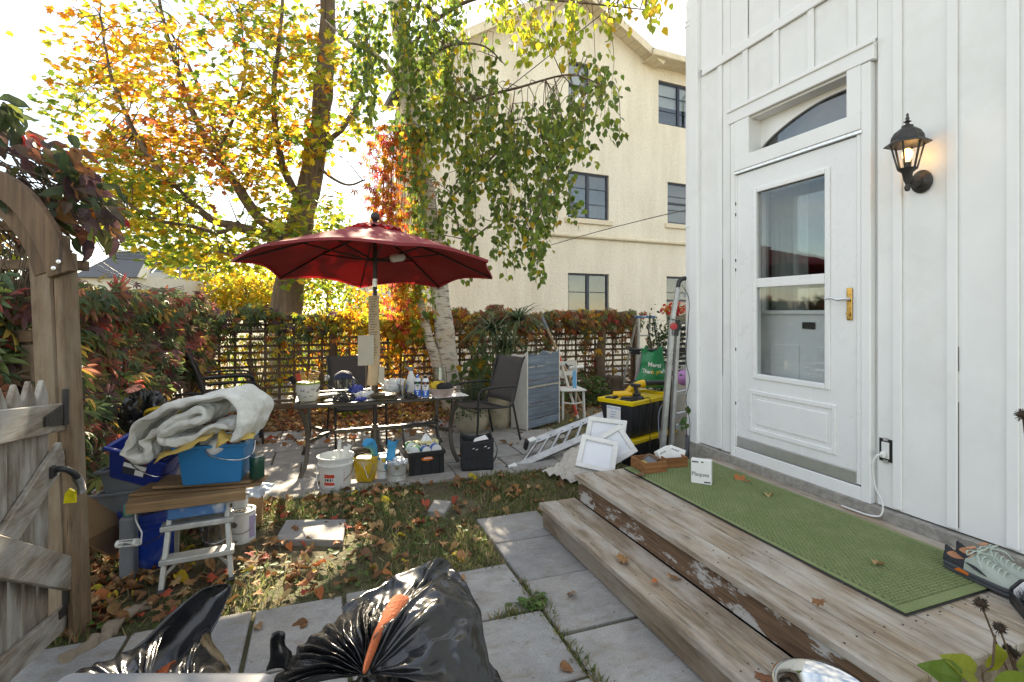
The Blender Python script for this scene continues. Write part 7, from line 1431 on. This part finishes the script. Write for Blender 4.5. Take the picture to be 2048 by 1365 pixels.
# hedge of vine on the left fence
t = vine_thing('dense dark green and purple creeper smothering the left fence', (-1.75, 5.4, 0)); n = 6500
Y = 3.0+5.0*rng.random(n)**1.25; Z = .08+1.5*rng.random(n)**.8; bul = np.array([noise.noise(Vector((y*1.3, z*1.8, 5))) for y, z in zip(Y, Z)]); topz = 1.60+.12*np.array([noise.noise(Vector((y*2.1, 0, 8))) for y in Y]); Z = Z/1.58*topz
X = -1.46+.16*bul+.10*np.sin(Z*1.9)-np.abs(rng.normal(0, .11, n)); tp = rng.random(n) < .2; X = np.where(tp, rng.uniform(-1.95, -1.35, n), X); Z = np.where(tp, topz+rng.normal(0, .04, n), Z)
cl_n = np.array([noise.noise(Vector((y*4.5, z*4.5, 3))) for y, z in zip(Y, Z)]); keep = (rng.random(n) < .62+.9*cl_n) & ~((Z < .75) & (Y > 5.2)) & ~((Z < .62) & (rng.random(n) < .55)); X, Y, Z = X[keep], Y[keep], Z[keep]; n = len(X)
C = pick([(4, (.10, .145, .07)), (4, (.15, .19, .075)), (2.6, (.18, .09, .10)), (2.4, (.30, .12, .07)), (1.2, (.42, .10, .08)), (1.6, (.30, .33, .09)), (1., (.5, .33, .08)), (1., (.45, .20, .13)), (1.4, (.21, .155, .09))], n)
build_vine(t, np.stack([X, Y, Z], 1), C, rng.uniform(.07, .15, n), np.array([.7, -.3, -.7])+rnd3(n, .55), np.array([.7, -.5, .9])+rnd3(n, .6), PALM, 300)
vt = MB(); lo_ = Vector(t.location)
for i in range(110):
    a = Vector((-1.6+U(-.1, .1), U(3.0, 7.8), U(.3, 1.5))); vt.tube(smooth_path([a-lo_, a+Vector((U(0, .1), U(-.2, .2), -.2))-lo_, a+Vector((U(-.05, .12), U(-.35, .35), -U(.3, .7)))-lo_], 3), .004, 4, cap=False)
tag(vt.build('stems', 'bark_maple', t), kind='stuff')
# vine over the arbor, close to the lens
t = vine_thing('purple, orange and green vine spilling over the arbor arch', W(60, 400, 2.6)); n = 480; lo_ = Vector(t.location)
k = rng.random(n); px_ = rng.uniform(-260, 175, n); top = np.interp(px_, [-260, 0, 60, 110, 175, 230], [150, 195, 250, 300, 345, 400]); bot = np.interp(px_, [-260, 0, 60, 130, 175, 230], [420, 400, 430, 470, 480, 450]); py_ = top+(bot-top)*rng.random(n)**1.4; dd = rng.uniform(2.35, 3.0, n)
ex = rng.random(n) < .16; px_ = np.where(ex, rng.uniform(110, 232, n), px_); py_ = np.where(ex, 300+(px_-110)*.95+rng.normal(20, 30, n), py_)
P = np.array([list(W(a, b, c)) for a, b, c in zip(px_, py_, dd)]); C = pick([(3, (.06, .08, .035)), (3, (.10, .055, .06)), (2, (.20, .085, .045)), (1.4, (.28, .13, .05)), (1.4, (.15, .16, .04)), (.4, ORA), (.3, RED), (1.6, (.13, .09, .06))], n)
build_vine(t, P, C, rng.uniform(.06, .13, n), np.array([.45, -.1, -.75])+rnd3(n, .5), np.array([-.2, -.5, .8])+rnd3(n, .8), CURLO, 300)
vt = MB()
for i in range(130):
    a = W(U(-150, 100), U(300, 420), U(2.4, 2.9)); e = a+Vector((U(.05, .35), U(-.05, .2), -U(.05, .3))); vt.tube(smooth_path([a-lo_, a.lerp(e, .5)+Vector((0, 0, U(-.03, .06)))-lo_, e-lo_], 3), U(.002, .006), 4, cap=False)
for i in range(60):
    a = W(U(-60, 70), U(440, 560), U(2.5, 2.75)); vt.tube(smooth_path([a-lo_, a+Vector((U(-.05, .05), 0, -.15))-lo_, a+Vector((U(-.1, .1), 0, -U(.25, .5)))-lo_], 3), U(.002, .004), 4, cap=False)
tag(vt.build('stems', 'bark_maple', t), kind='stuff')
t = vine_thing('backlit yellow green vine filling the arbor side behind the gate', W(20, 620, 2.9)); n = 520
P = np.array([list(W(a, b, c)) for a, b, c in zip(rng.uniform(-120, 85, n), rng.uniform(430, 760, n), rng.uniform(2.7, 3.3, n))]); C = pick([(2, YGR), (1.5, GLD), (2, BRN), (1.5, (.06, .09, .03)), (1, RUS)], n)
build_vine(t, P, C, rng.uniform(.05, .09, n), np.array([.1, -.1, -1.])+rnd3(n, .5), np.array([-.2, -1, .4])+rnd3(n, .6), OVAL, 0)
# ---- shrubs just beyond the fence, sunlit
def shrub(label, px, d, w, h, n, pal, sz=.09, nm='garden_shrub', z0=0., tmpl=OVAL):
    p = W(px, 624, d); t = thing(nm, label, 'shrub', (p.x, p.y, 0)); m_ = MB()
    for i in range(9): a = U(0, 6.28); m_.tube(smooth_path([(0, 0, 0), (w*.2*math.cos(a), w*.2*math.sin(a), h*.4), (w*.42*math.cos(a), w*.3*math.sin(a), h*U(.7, .95))], 3), [.03, .026, .022, .018, .014, .01, .006], 5, cap=False)
    m_.build('stems', 'bark_maple', t); a = rng.uniform(0, 6.283, n); r_ = rng.random(n)**.45; cz = rng.random(n); wob = np.array([1+.35*noise.noise(Vector((math.cos(q)*1.5, math.sin(q)*1.5, z*3+px))) for q, z in zip(a, cz)])
    P = np.stack([w/2*r_*np.cos(a)*wob*np.sin(np.clip(cz*2.6+.35, 0, 3.1))**.5, w/2*.8*r_*np.sin(a)*wob, z0+h*cz*wob], 1)
    leaf_bulk('foliage', P, frames(np.array([0, 0, -.6])+rnd3(n, .6), np.array([0, -.3, 1])+rnd3(n, .7)), rng.uniform(.7, 1.3, n)*sz, pick(pal, n), tmpl, 'leaf_bulk', t); return t
YP = [(3, YEL), (2, YGR), (2, GLD), (1, ORA)]
shrub('golden shrub behind the lattice left of the umbrella pole', 640, 9.6, 1.9, 1.3, 900, YP); shrub('yellow green shrub behind the lattice near the left corner', 520, 9.2, 1.6, 1.1, 700, [(3, YGR), (2, YEL), (2, GRN)])
shrub('orange shrub behind the lattice at the birch', 800, 9.7, 1.7, 1.65, 1500, [(3, ORA), (2, GLD), (2, RUS), (2, YEL)]); shrub('bright green bush rising above the fence beside the maple', 672, 12.6, 2.2, 2.3, 1700, [(3, GRN), (3, YGR), (1, YEL)], .12)
shrub('gold tinted bush above the fence left of the birch', 745, 11.0, 1.5, 2.0, 1200, [(3, GLD), (2, ORA), (2, YGR)], .1)
shrub('dark green rose bush at the fence behind the ladder', 1332, 8.6, .8, 1.35, 1100, [(4, DGR), (2, (.07, .12, .04))], .06); 
rs = thing('red_creeper', 'sprig of bright red leaves on the fence beside the ladder', 'vine', W(1350, 615, 8.6)); n = 150; P = rng.normal(0, 1, (n, 3))*np.array([.13, .06, .05]); leaf_bulk('foliage', P, frames(np.array([0, 0, -1.])+rnd3(n, .6), np.array([0, -1., .4])+rnd3(n, .6)), rng.uniform(.05, .08, n), pick([(3, (.5, .05, .05)), (1, ORA)], n), OVAL, 'leaf_bulk', rs)
MB().tube(smooth_path([(-.2, 0, -.06), (0, 0, .02), (.25, 0, .0)], 4), .006, 5).build('stems', 'bark_maple', rs)
shrub('low leafy green undergrowth at the stump', 1175, 8.3, .9, .42, 700, [(3, (.07, .13, .04)), (2, (.11, .17, .05)), (1, BRN)], .07); shrub('small green weeds behind the garden table', 705, 7.3, .5, .38, 420, [(3, YGR), (2, GRN)], .05)
# ---- far trees
def far_tree(label, px, d, w, h, pal, n=1500, sz=.45):
    p = W(px, 624, d); t = thing('far_tree', label, 'tree', (p.x, p.y, 0)); MB().tube([(0, 0, 0), (.1, 0, h*.4), (0, 0, h*.7)], [w*.05, w*.04, w*.02], 8).build('trunk', 'bark_maple', t)
    a = rng.uniform(0, 6.283, n); ph = np.arccos(rng.uniform(-1, 1, n)); r_ = rng.random(n)**.3; dv = np.stack([np.cos(a)*np.sin(ph), np.sin(a)*np.sin(ph), np.cos(ph)], 1); wob = np.array([1+.5*noise.noise(Vector(q)*2.2+Vector((px, 0, 0))) for q in dv.tolist()])
    P = dv*(r_*wob)[:, None]*np.array([w/2, w/2, h*.36])+np.array([0, 0, h*.6]); leaf_bulk('crown', P, frames(np.array([0, 0, -.5])+rnd3(n, .7), np.array([0, 0, 1.])+rnd3(n, .7)), rng.uniform(.7, 1.3, n)*sz, pick(pal, n), OVAL, 'leaf_bulk', t)
FP = [(3, YGR), (2, YEL), (2, GRN), (1, GLD)]
far_tree('distant yellow green tree left of the umbrella', 430, 48, 6.5, 6.0, FP); far_tree('distant golden tree just left of the umbrella edge', 492, 44, 6, 5.2, [(3, YEL), (2, GLD), (2, YGR)]); far_tree('distant green tree behind the far houses', 395, 70, 8, 8.5, FP); far_tree('tall slim green tree behind the umbrella top', 655, 30, 3.2, 8.2, [(3, GRN), (2, YGR)], 1800, .3); far_tree('distant yellow tree behind the maple trunk', 545, 50, 7, 6, FP)
# ---- spiky dracaena and pot plants
leafmat('blade', 'attr', .3, 1.2, .4)
def blades(t, centre, n, length, cols, droop=.5, width=.022, up=.6):
    m_ = MB(); cs_ = []
    for i in range(n):
        a = U(0, 6.283); e = U(.0, 1.0); d = Vector((math.cos(a)*(1-e*.6), math.sin(a)*(1-e*.6), up*e+.1)).normalized(); l_ = length*U(.7, 1.15); p = Vector(centre); s_ = d.cross(Vector((0, 0, 1))).normalized(); vs = []
        for j in range(6):
            w_ = width*(1-(j/5)**2)*.5+.0008; vs += [p-s_*w_, p+s_*w_]; p = p+d*l_/5; d = (d+Vector((0, 0, -droop*.28))).normalized()
        m_.add(vs, [(2*j, 2*j+1, 2*j+3, 2*j+2) for j in range(5)]); cs_ += [random.choice(cols)]*len(vs)
    o = m_.build('blades', 'blade', t, smooth=60); at = o.data.attributes.new('Col', 'FLOAT_COLOR', 'POINT'); at.data.foreach_set('color', np.array([(*c, 1) for c in cs_], float).ravel()); o['kind'] = 'stuff'; return o
p = W(1005, 624, 7.0); dr = thing('dracaena_plant', 'spiky dracaena with arching blades behind the blue cabinet', 'plant', (p.x, p.y, 0)); lo_ = Vector(dr.location)
for (px, py) in ((985, 662), (1036, 644), (1010, 700)):
    hd = W(px, py, 7.0)-lo_; MB().tube(smooth_path([(U(-.05, .05), 0, .1), (hd.x*.5, hd.y*.5, hd.z*.6), hd], 4), .014, 7).build('stem', 'pole_wood', dr, smooth=60); blades(dr, hd, 120, .66, [(.06, .10, .045), (.09, .13, .06), (.14, .17, .07)], 1.1, .024, .45)
MB().lathe([(0, 0), (.13, 0), (.17, .26), (.155, .26), (0, .22)], 24).build('pot', 'planter', dr, smooth=40)
lo_ = Vector(pl1.location)
rm = thing('rosemary_bush', 'grey green rosemary growing in the round planter', 'plant', (lo_.x, lo_.y, .28)); m_ = MB(); n = 2600; P = []; TPp = []
for i in range(42):
    a = U(0, 6.283); r_ = U(0, .15); b = Vector((r_*math.cos(a), r_*math.sin(a), 0)); e = b+Vector((b.x*.5+U(-.05, .05), b.y*.5+U(-.05, .05), U(.2, .42))); m_.tube([b, b.lerp(e, .5)+Vector((U(-.02, .02), 0, 0)), e], [.004, .003, .0015], 4, cap=False)
    k = 62; t_ = rng.uniform(.1, 1, k); P.append(np.array(b)*(1-t_[:, None])+np.array(e)*t_[:, None]); TPp.append(np.stack([np.cos(q_ := rng.uniform(0, 6.28, k)), np.sin(q_), rng.uniform(.3, 1, k)], 1))
m_.build('stems', 'bark_maple', rm); P = np.concatenate(P); TPp = np.concatenate(TPp); n = len(P); leaf_bulk('foliage', P, frames(TPp, rnd3(n)), rng.uniform(.025, .045, n), pick([(3, (.12, .16, .10)), (2, (.08, .12, .06)), (1, (.2, .22, .15))], n), (OVAL[0]*np.array([.45, 1, 1]), OVAL[1]), 'leaf_bulk', rm)
tr_ = thing('trailing_plant', 'pale trailing foliage spilling over the round planter rim', 'plant', (lo_.x-.04, lo_.y-.12, .3)); n = 700; P = rng.normal(0, 1, (n, 3))*np.array([.11, .06, .05]); leaf_bulk('foliage', P, frames(np.array([0, -.3, -.6])+rnd3(n, .7), np.array([0, -1, .6])+rnd3(n, .6)), rng.uniform(.02, .04, n), pick([(2, (.25, .29, .24)), (2, (.14, .2, .12)), (1, (.08, .12, .06))], n), OVAL, 'leaf_bulk', tr_)
ivp = thing('leafy_sprig', 'broad leaved green plant climbing beside the birch trunk', 'plant', W(965, 760, 7.4)); n = 260; P = rng.normal(0, 1, (n, 3))*np.array([.16, .1, .28]); leaf_bulk('foliage', P, frames(np.array([0, -.2, -1.])+rnd3(n, .5), np.array([0, -1., .4])+rnd3(n, .5)), rng.uniform(.08, .13, n), pick([(3, (.10, .16, .05)), (2, (.16, .22, .06)), (1, GLD)], n), BIRCH, 'leaf_bulk', ivp)
# leafy tendril at the house corner
tn = thing('ivy_sprig', 'dark green leaf sprig poking out at the house corner', 'plant', W(1372, 830, 4.15)); MB().tube(smooth_path([(.05, .05, -.2), (0, 0, -.05), (.01, 0, .06)], 4), .004, 5).build('stems', 'bark_maple', tn); n = 7; P = rng.normal(0, 1, (n, 3))*np.array([.03, .02, .05]); leaf_single('leaf', P, frames(np.array([-.2, -.2, -1.])+rnd3(n, .5), np.array([-.5, -1., .4])+rnd3(n, .4)), rng.uniform(.05, .08, n), pick([(1, (.05, .10, .03)), (1, (.08, .13, .04))], n), OVAL, 'leaf_one', tn)
# ---- coneflower stalks beside the step
M('seed_head', (.035, .022, .012), .9, .3, 60); M('stalk', (.10, .06, .035), .8, .3, 30)
cf = thing('coneflower_plant', 'dried coneflower stalks with spiky brown seed heads by the deck end', 'plant', (2.05, .82, 0)); lo_ = Vector(cf.location)
for i, (px, py, d, r_) in enumerate(((1962, 1209, 1.62, .019), (1999, 1257, 1.58, .017), (2015, 1297, 1.6, .012), (2030, 1308, 1.62, .012), (2046, 832, 1.55, .018))):
    hd = W(px, py, d)-lo_; b = Vector((U(-.03, .05), U(-.05, .05), 0)); MB().tube(smooth_path([b, b.lerp(hd, .5)+Vector((U(-.03, .03), U(-.03, .03), 0)), hd], 5), .0028, 6).build('stalk', 'stalk', cf, smooth=60)
    m_ = MB(); m_.lathe([(0, -r_*.5), (r_*.75, -r_*.2), (r_*.85, r_*.2), (r_*.5, r_*.7), (0, r_*.85)], 12, hd)
    for j in range(110): dv = Vector((random.gauss(0, 1), random.gauss(0, 1), random.gauss(.3, 1))).normalized(); m_.tube([hd+dv*r_*.6, hd+dv*r_*1.22], [.0013, .0004], 3, cap=False)
    m_.build('seed_head', 'seed_head', cf)
LV = [(1988, 1288, 1.55, .11, (.1, 0, -1), (.30, .32, .04)), (1925, 1362, 1.5, .13, (-.8, .1, .4), (.14, .22, .04)), (1950, 1350, 1.52, .12, (-.7, 0, .5), (.30, .33, .05)), (2035, 1335, 1.5, .13, (1, -.3, .1), (.24, .30, .05)), (1990, 1372, 1.45, .1, (.3, -.4, .3), (.2, .27, .04)), (2030, 1372, 1.45, .11, (.6, -.4, .2), (.12, .19, .04))]
for (px, py, d, s_, tp, cl_) in LV:
    tpv = np.array([list(Vector(tp))]); o = leaf_single('leaf', np.array([list(W(px, py, d)-lo_)]), frames(tpv, np.array([[-FX, -FY, .7]])), np.array([s_]), np.array([cl_]), CURLO, 'leaf_one', cf)
MB().tube(smooth_path([(0, 0, 0), W(1975, 1380, 1.5)-lo_, W(1985, 1330, 1.52)-lo_, W(1990, 1270, 1.55)-lo_], 5), .003, 6).build('stalk', 'stalk', cf, smooth=60)
# ---- grass, weeds, fallen leaves
def in_bag(x, y): return False
n = 30000; X = rng.uniform(-1.3, 1.6, n); Y = rng.uniform(2.8, 4.46, n); den = np.array([noise.noise(Vector((x*1.6, y*1.6, 2))) for x, y in zip(X, Y)])
keep = (rng.random(n) < np.clip(.42+1.2*den+.25*(X > .2)-.35*((X < .35) & (Y < 3.9) & (X > -.6)), .03, 1)) & ~((X > 1.0) & (Y < 3.52)); X, Y = X[keep], Y[keep]
X2 = rng.uniform(1.5, 3.4, 3500); Y2 = rng.uniform(4.9, 7.9, 3500); k2 = ~((X2 < 2.5) & (Y2 < 6.85)); X = np.concatenate([X, X2[k2], rng.uniform(1.45, 2.7, 4500)]); Y = np.concatenate([Y, Y2[k2], rng.uniform(3.3, 4.4, 4500)])
ex = np.concatenate([rng.normal(a, s_, k) for a, s_, k in ((1.02, .012, 500), (1.02, .03, 160), (.86, .05, 220))]); ey = np.concatenate([rng.uniform(1.6, 2.6, 500), rng.normal(2.35, .03, 160), rng.normal(2.33, .015, 220)]); X = np.concatenate([X, ex]); Y = np.concatenate([Y, ey]); n = len(X)
def off_stones(X, Y):
    k = np.ones(len(X), bool)
    for q in (((550, 1085), (686, 1088), (692, 1045), (572, 1046)), ((855, 1027), (889, 1031), (903, 1008), (868, 1005))):
        ps = [G(x, y, .02) for x, y in q]; ins = np.ones(len(X), bool)
        for i in range(4): a, b = ps[i], ps[(i+1) % 4]; ins &= ((b.x-a.x)*(Y-a.y)-(b.y-a.y)*(X-a.x)) > -.004
        k &= ~ins
    return k
kk = off_stones(X, Y); X, Y = X[kk], Y[kk]; n = len(X)
BL = (np.array([(-.07, 0, 0), (.07, 0, 0), (.05, .55, .1), (-.05, .55, .1), (0, 1, .28)], float), [(0, 1, 2, 3), (3, 2, 4)])
gs = leaf_bulk('lawn_grass', np.stack([X, Y, np.zeros(n)], 1), frames(np.array([0, 0, .8])+rnd3(n, .45), rnd3(n)), rng.uniform(.022, .07, n), pick([(2.4, (.13, .17, .05)), (2, (.18, .21, .07)), (3.6, (.30, .25, .13)), (1, (.09, .13, .04))], n), BL, 'grass_bulk'); tag(gs, 'patchy short grass and weeds on the lawn strip')
n = 900; X = rng.uniform(-1.3, 1.3, n); Y = rng.uniform(2.85, 4.4, n); den = np.array([noise.noise(Vector((x*2.1, y*2.1, 7))) for x, y in zip(X, Y)]); k_ = (den > .05) & ~((X > 1.0) & (Y < 3.52)) & off_stones(X, Y); X, Y = X[k_], Y[k_]
xw = rng.normal(1.0, .05, 60); yw = rng.normal(2.37, .03, 60); X = np.concatenate([X, xw]); Y = np.concatenate([Y, yw]); n = len(X)
cv = leaf_bulk('ground_ivy', np.stack([X, Y, rng.uniform(.015, .045, n)], 1), frames(rnd3(n)*np.array([1, 1, .15]), np.array([0, 0, 1.])+rnd3(n, .25)), rng.uniform(.025, .05, n), pick([(3, (.08, .14, .035)), (2, (.12, .19, .05))], n), BIRCH, 'grass_bulk'); tag(cv, 'small round leaved weeds creeping among the grass')
LIT = [(3, (.30, .16, .07)), (3, (.38, .22, .10)), (2, (.20, .10, .05)), (1.5, (.42, .15, .05)), (1, (.46, .32, .16)), (.7, (.36, .07, .04)), (.5, YEL)]
def litter(n, xr, yr, z, pred=None):
    X = rng.uniform(*xr, n); Y = rng.uniform(*yr, n)
    if pred is not None: k = pred(X, Y); X, Y = X[k], Y[k]
    return np.stack([X, Y, np.full(len(X), z)+rng.uniform(.004, .02, len(X))], 1)
A_ = np.concatenate([litter(620, (-1.25, 1.55), (2.85, 4.4), .022, lambda x, y: ~((x > 1.0) & (y < 3.52)) & (off_stones(x, y) | (rng.random(len(x)) < .15)) & (rng.random(len(x)) < np.where(x < .4, 1, .6))), litter(22, (-.9, 1.3), (1.6, 2.8), .022), litter(14, (-.8, 2.4), (4.4, 6.6), .024), litter(5, (1.42, 1.62), (1.3, 3.1), LOW), litter(6, (1.7, 2.7), (1.3, 3.0), TOP+.012), litter(40, (1.6, 3.2), (5.0, 7.5), .006), litter(30, (1.45, 2.6), (3.4, 4.35), .008)])
B_ = np.concatenate([litter(2600, (-1.4, 2.4), (6.85, 8.4), .02), litter(900, (-1.5, -.9), (2.9, 6.8), .01), litter(260, (-1.4, 2.6), (6.1, 6.9), .024), litter(700, (2.2, 5), (6.5, 8.4), .01), litter(2600, (-8, 8), (8.4, 17), .006)])
k = rng.permutation(len(A_)); A_ = A_[k]; ns = min(300, len(A_))
def lfr(n, tilt=.35): return frames(rnd3(n)*np.array([1, 1, .1]), np.array([0, 0, 1.])+rnd3(n, tilt))
CURL = (MAPLE[0]*np.array([1, 1, 1])+np.array([0, 0, 0]), MAPLE[1]); CURL[0][:, 2] += .35*np.abs(CURL[0][:, 0])+.12*np.sin(CURL[0][:, 1]*4)
d_ = np.linalg.norm(A_-np.array([0, 0, EYE]), axis=1); A_ = A_[np.argsort(d_)]; Sx = rng.uniform(.04, .08, len(A_)); Fx = lfr(len(A_), .28); Cx = pick(LIT, len(A_))
hv = ns//2; C2 = (CURLO[0]*np.array([1.1, 1, 1.6]), CURLO[1]); perm = rng.permutation(ns); pa, pb = perm[:hv], perm[hv:]
fl_ = leaf_single('fallen_leaf', A_[pa], Fx[pa], Sx[pa], Cx[pa], CURL, 'litter_one')+leaf_single('fallen_leaf', A_[pb], Fx[pb], Sx[pb]*1.25, Cx[pb], C2, 'litter_one')
for i, o in enumerate(fl_):
    p = o.location; cn = 'yellow' if o.color[1] > .36*1 and o.color[2] < .05 else ('red' if o.color[0] > 3*o.color[1] else ('pale tan' if o.color[1] > .26 else ('orange' if o.color[0] > 2.3*o.color[1] else ('dark brown' if o.color[0] < .24 else 'light brown'))))
    wh = 'on the wooden step' if p.z > .15 else ('on the grey slab path' if p.y < 2.83 else ('on the patio slabs' if p.y > 4.4 and p.x < 2.5 else ('on the earth behind the ladder' if p.y > 4.4 else ('on the lawn beside the step stool' if p.x < -.35 else ('on the lawn around the sunlit stepping slab' if p.x < .35 else ('on the lawn around the small stone tile' if p.x < .9 else 'on the grass beside the wooden step'))))))
    tag(o, 'dry '+cn+' autumn leaf lying '+wh, 'leaf', cn+' fallen leaves '+wh)
R_ = np.concatenate([A_[ns:], B_]); n = len(R_); tag(leaf_bulk('leaf_litter', R_, lfr(n, .45), rng.uniform(.05, .10, n), pick(LIT, n), CURL if False else (CURLO[0]*np.array([1.1, 1, 1.6]), CURLO[1]), 'litter_bulk'), 'drift of dry brown and orange leaves under the fence')
n = 500; X = rng.uniform(-1.2, 2.7, n); Y = rng.uniform(1.2, 3.2, n); Z = np.where(X > 1.66, TOP+.001, np.where(X > 1.39, LOW+.001, .024)); cr_o = leaf_bulk('debris_crumbs', np.stack([X, Y, Z+.001], 1), lfr(n, .3), rng.uniform(.004, .013, n), pick([(2, (.12, .08, .05)), (1, (.3, .2, .12)), (.6, (.6, .58, .52))], n), OVAL, 'litter_bulk'); tag(cr_o, 'crumbs and bits of dry leaf on slabs and boards')
# ------------------------------------------------------------------ far houses, poles, wires
def far_house(label, parts, px, d):
    p = W(px, 624, d); t = thing('far_house', label, 'house', (p.x, p.y, 0), -YAW)
    for (nm, mt, x0, x1, y0, y1, z0, z1) in parts:
        k = d/1024; a = (x0-px)*k; b = (x1-px)*k; za = EYE+(624-z0)*k; zb = EYE+(624-z1)*k; MB().box(a, b, y0, y1, max(0, min(za, zb)), max(za, zb)).build(nm, mt, t)
    return t, d/1024
h1, k_ = far_house('distant grey mansard roofed house at far left', [('wall', 'clapboard', 150, 292, 0, 9, 640, 553)], 240, 36)
z = lambda y: EYE+(624-y)*k_; xx = lambda x: (x-240)*k_
MB().add([(xx(148), -.3, z(556)), (xx(296), -.3, z(556)), (xx(290), 2.4, z(505)), (xx(172), 2.4, z(505))], [(0, 1, 2, 3)]).build('roof', 'roof_shingle', h1, solid=.08)
MB().box(xx(165), xx(290), 2.4, 9, z(515), z(496)).build('upper_storey', 'mansard_blue', h1); MB().box(xx(160), xx(296), 2.2, 9.2, z(497), z(494)).build('cornice', 'siding_grey', h1)
for x in (200, 230, 262): MB().box(xx(x), xx(x+9), 2.36, 2.42, z(514), z(501)).build('window', 'room_grey', h1)
MB().add([(xx(284), -.4, z(556)), (xx(302), -.4, z(560)), (xx(300), .2, z(520)), (xx(290), .2, z(520))], [(0, 1, 2, 3)]).build('gable_trim', 'clapboard', h1, solid=.2)
h2, k_ = far_house('distant grey row house with mansard dormers beyond the first', [('wall', 'siding_grey', 296, 340, 0, 8, 640, 545), ('wall', 'clapboard', 340, 392, 2, 10, 640, 572)], 330, 52)
z = lambda y: EYE+(624-y)*k_; xx = lambda x: (x-330)*k_
MB().add([(xx(294), -.3, z(566)), (xx(342), -.3, z(566)), (xx(336), 1.2, z(532)), (xx(300), 1.2, z(532))], [(0, 1, 2, 3)]).build('roof', 'mansard_blue', h2, solid=.1); MB().add([(xx(340), 1.5, z(575)), (xx(394), 1.5, z(577)), (xx(386), 3.2, z(546)), (xx(342), 3.2, z(530))], [(0, 1, 2, 3)]).build('roof', 'mansard_blue', h2, solid=.1); MB().box(xx(296), xx(342), 1, 8, z(534), z(529)).build('cornice', 'siding_grey', h2); MB().box(xx(362), xx(367), 5, 6, z(545), z(520)).build('chimney', 'roof_shingle', h2)
for x in (348, 358, 368, 378): dm_ = MB().box(xx(x), xx(x+6), 1.2, 2.6, z(570), z(553)).build('dormer', 'siding_grey', h2); MB().box(xx(x+1), xx(x+5), 1.17, 1.195, z(568), z(556)).build('pane', 'room_grey', dm_)
h3, k_ = far_house('dark shingled house top seen behind the umbrella tip', [('wall', 'siding_grey', 690, 755, 0, 6, 640, 500)], 715, 26)
z = lambda y: EYE+(624-y)*k_; xx = lambda x: (x-715)*k_
MB().add([(xx(688), -.4, z(502)), (xx(760), -.4, z(500)), (xx(752), 2, z(436)), (xx(697), 2, z(436))], [(0, 1, 2, 3)]).build('roof', 'roof_shingle', h3, solid=.1); MB().box(xx(698), xx(750), 2.02, 6, z(500), z(436)).build('gable', 'roof_shingle', h3)
for (px, top, d, lab) in ((361, 500, 40, 'tall pale utility pole nearest to the far houses'), (421, 535, 55, 'slim distant utility pole between the far trees'), (478, 572, 70, 'smallest distant utility pole at the street')):
    p = W(px, 624, d); t = thing('utility_pole', lab, 'pole', (p.x, p.y, 0), -YAW); zt = W(px, top, d).z; MB().tube([(0, 0, 0), (0, 0, zt)], [.15, .11], 10).build('pole', 'siding_grey', t, smooth=60); MB().box(-1, 1, -.06, .06, zt-.7, zt-.58).build('crossarm', 'siding_grey', t)
def wire(label, pts, r=.012): cord('overhead_wire', 'black_plastic', [W(*p) for p in pts], r, label, 'wire', 5)
wire('black cable running past the far houses', [(120, 505, 26), (260, 520, 26), (400, 533, 26), (560, 540, 26)], .02); wire('thin wire slanting through the maple crown', [(380, 375, 16), (540, 372, 16), (640, 390, 16), (760, 412, 16)], .012)
wire('clothes line rising towards the white house in front of the stucco wall', [(1030, 512, 9.5), (1180, 468, 8.5), (1300, 437, 7), (1384, 418, 5.2)], .006); wire('dark cable crossing the stucco gable', [(1000, 190, 9), (1120, 95, 8.6), (1240, 0, 8.2), (1300, -50, 8)], .008)
for i in range(3): wire(('upper', 'middle', 'lower')[i]+' pale service wire drooping past the far roof', [(190, 515+12*i, 24), (260, 560+4*i, 24), (320, 578+3*i, 24), (368, 572+4*i, 24)], .015)
tag(MB().box(-5, 5, -.1, .1, 0, 1.05).build('white_fence', 'white_worn', loc=(-7.5, 12.9, 0)), 'white board fence glimpsed through the left lattice', 'fence')
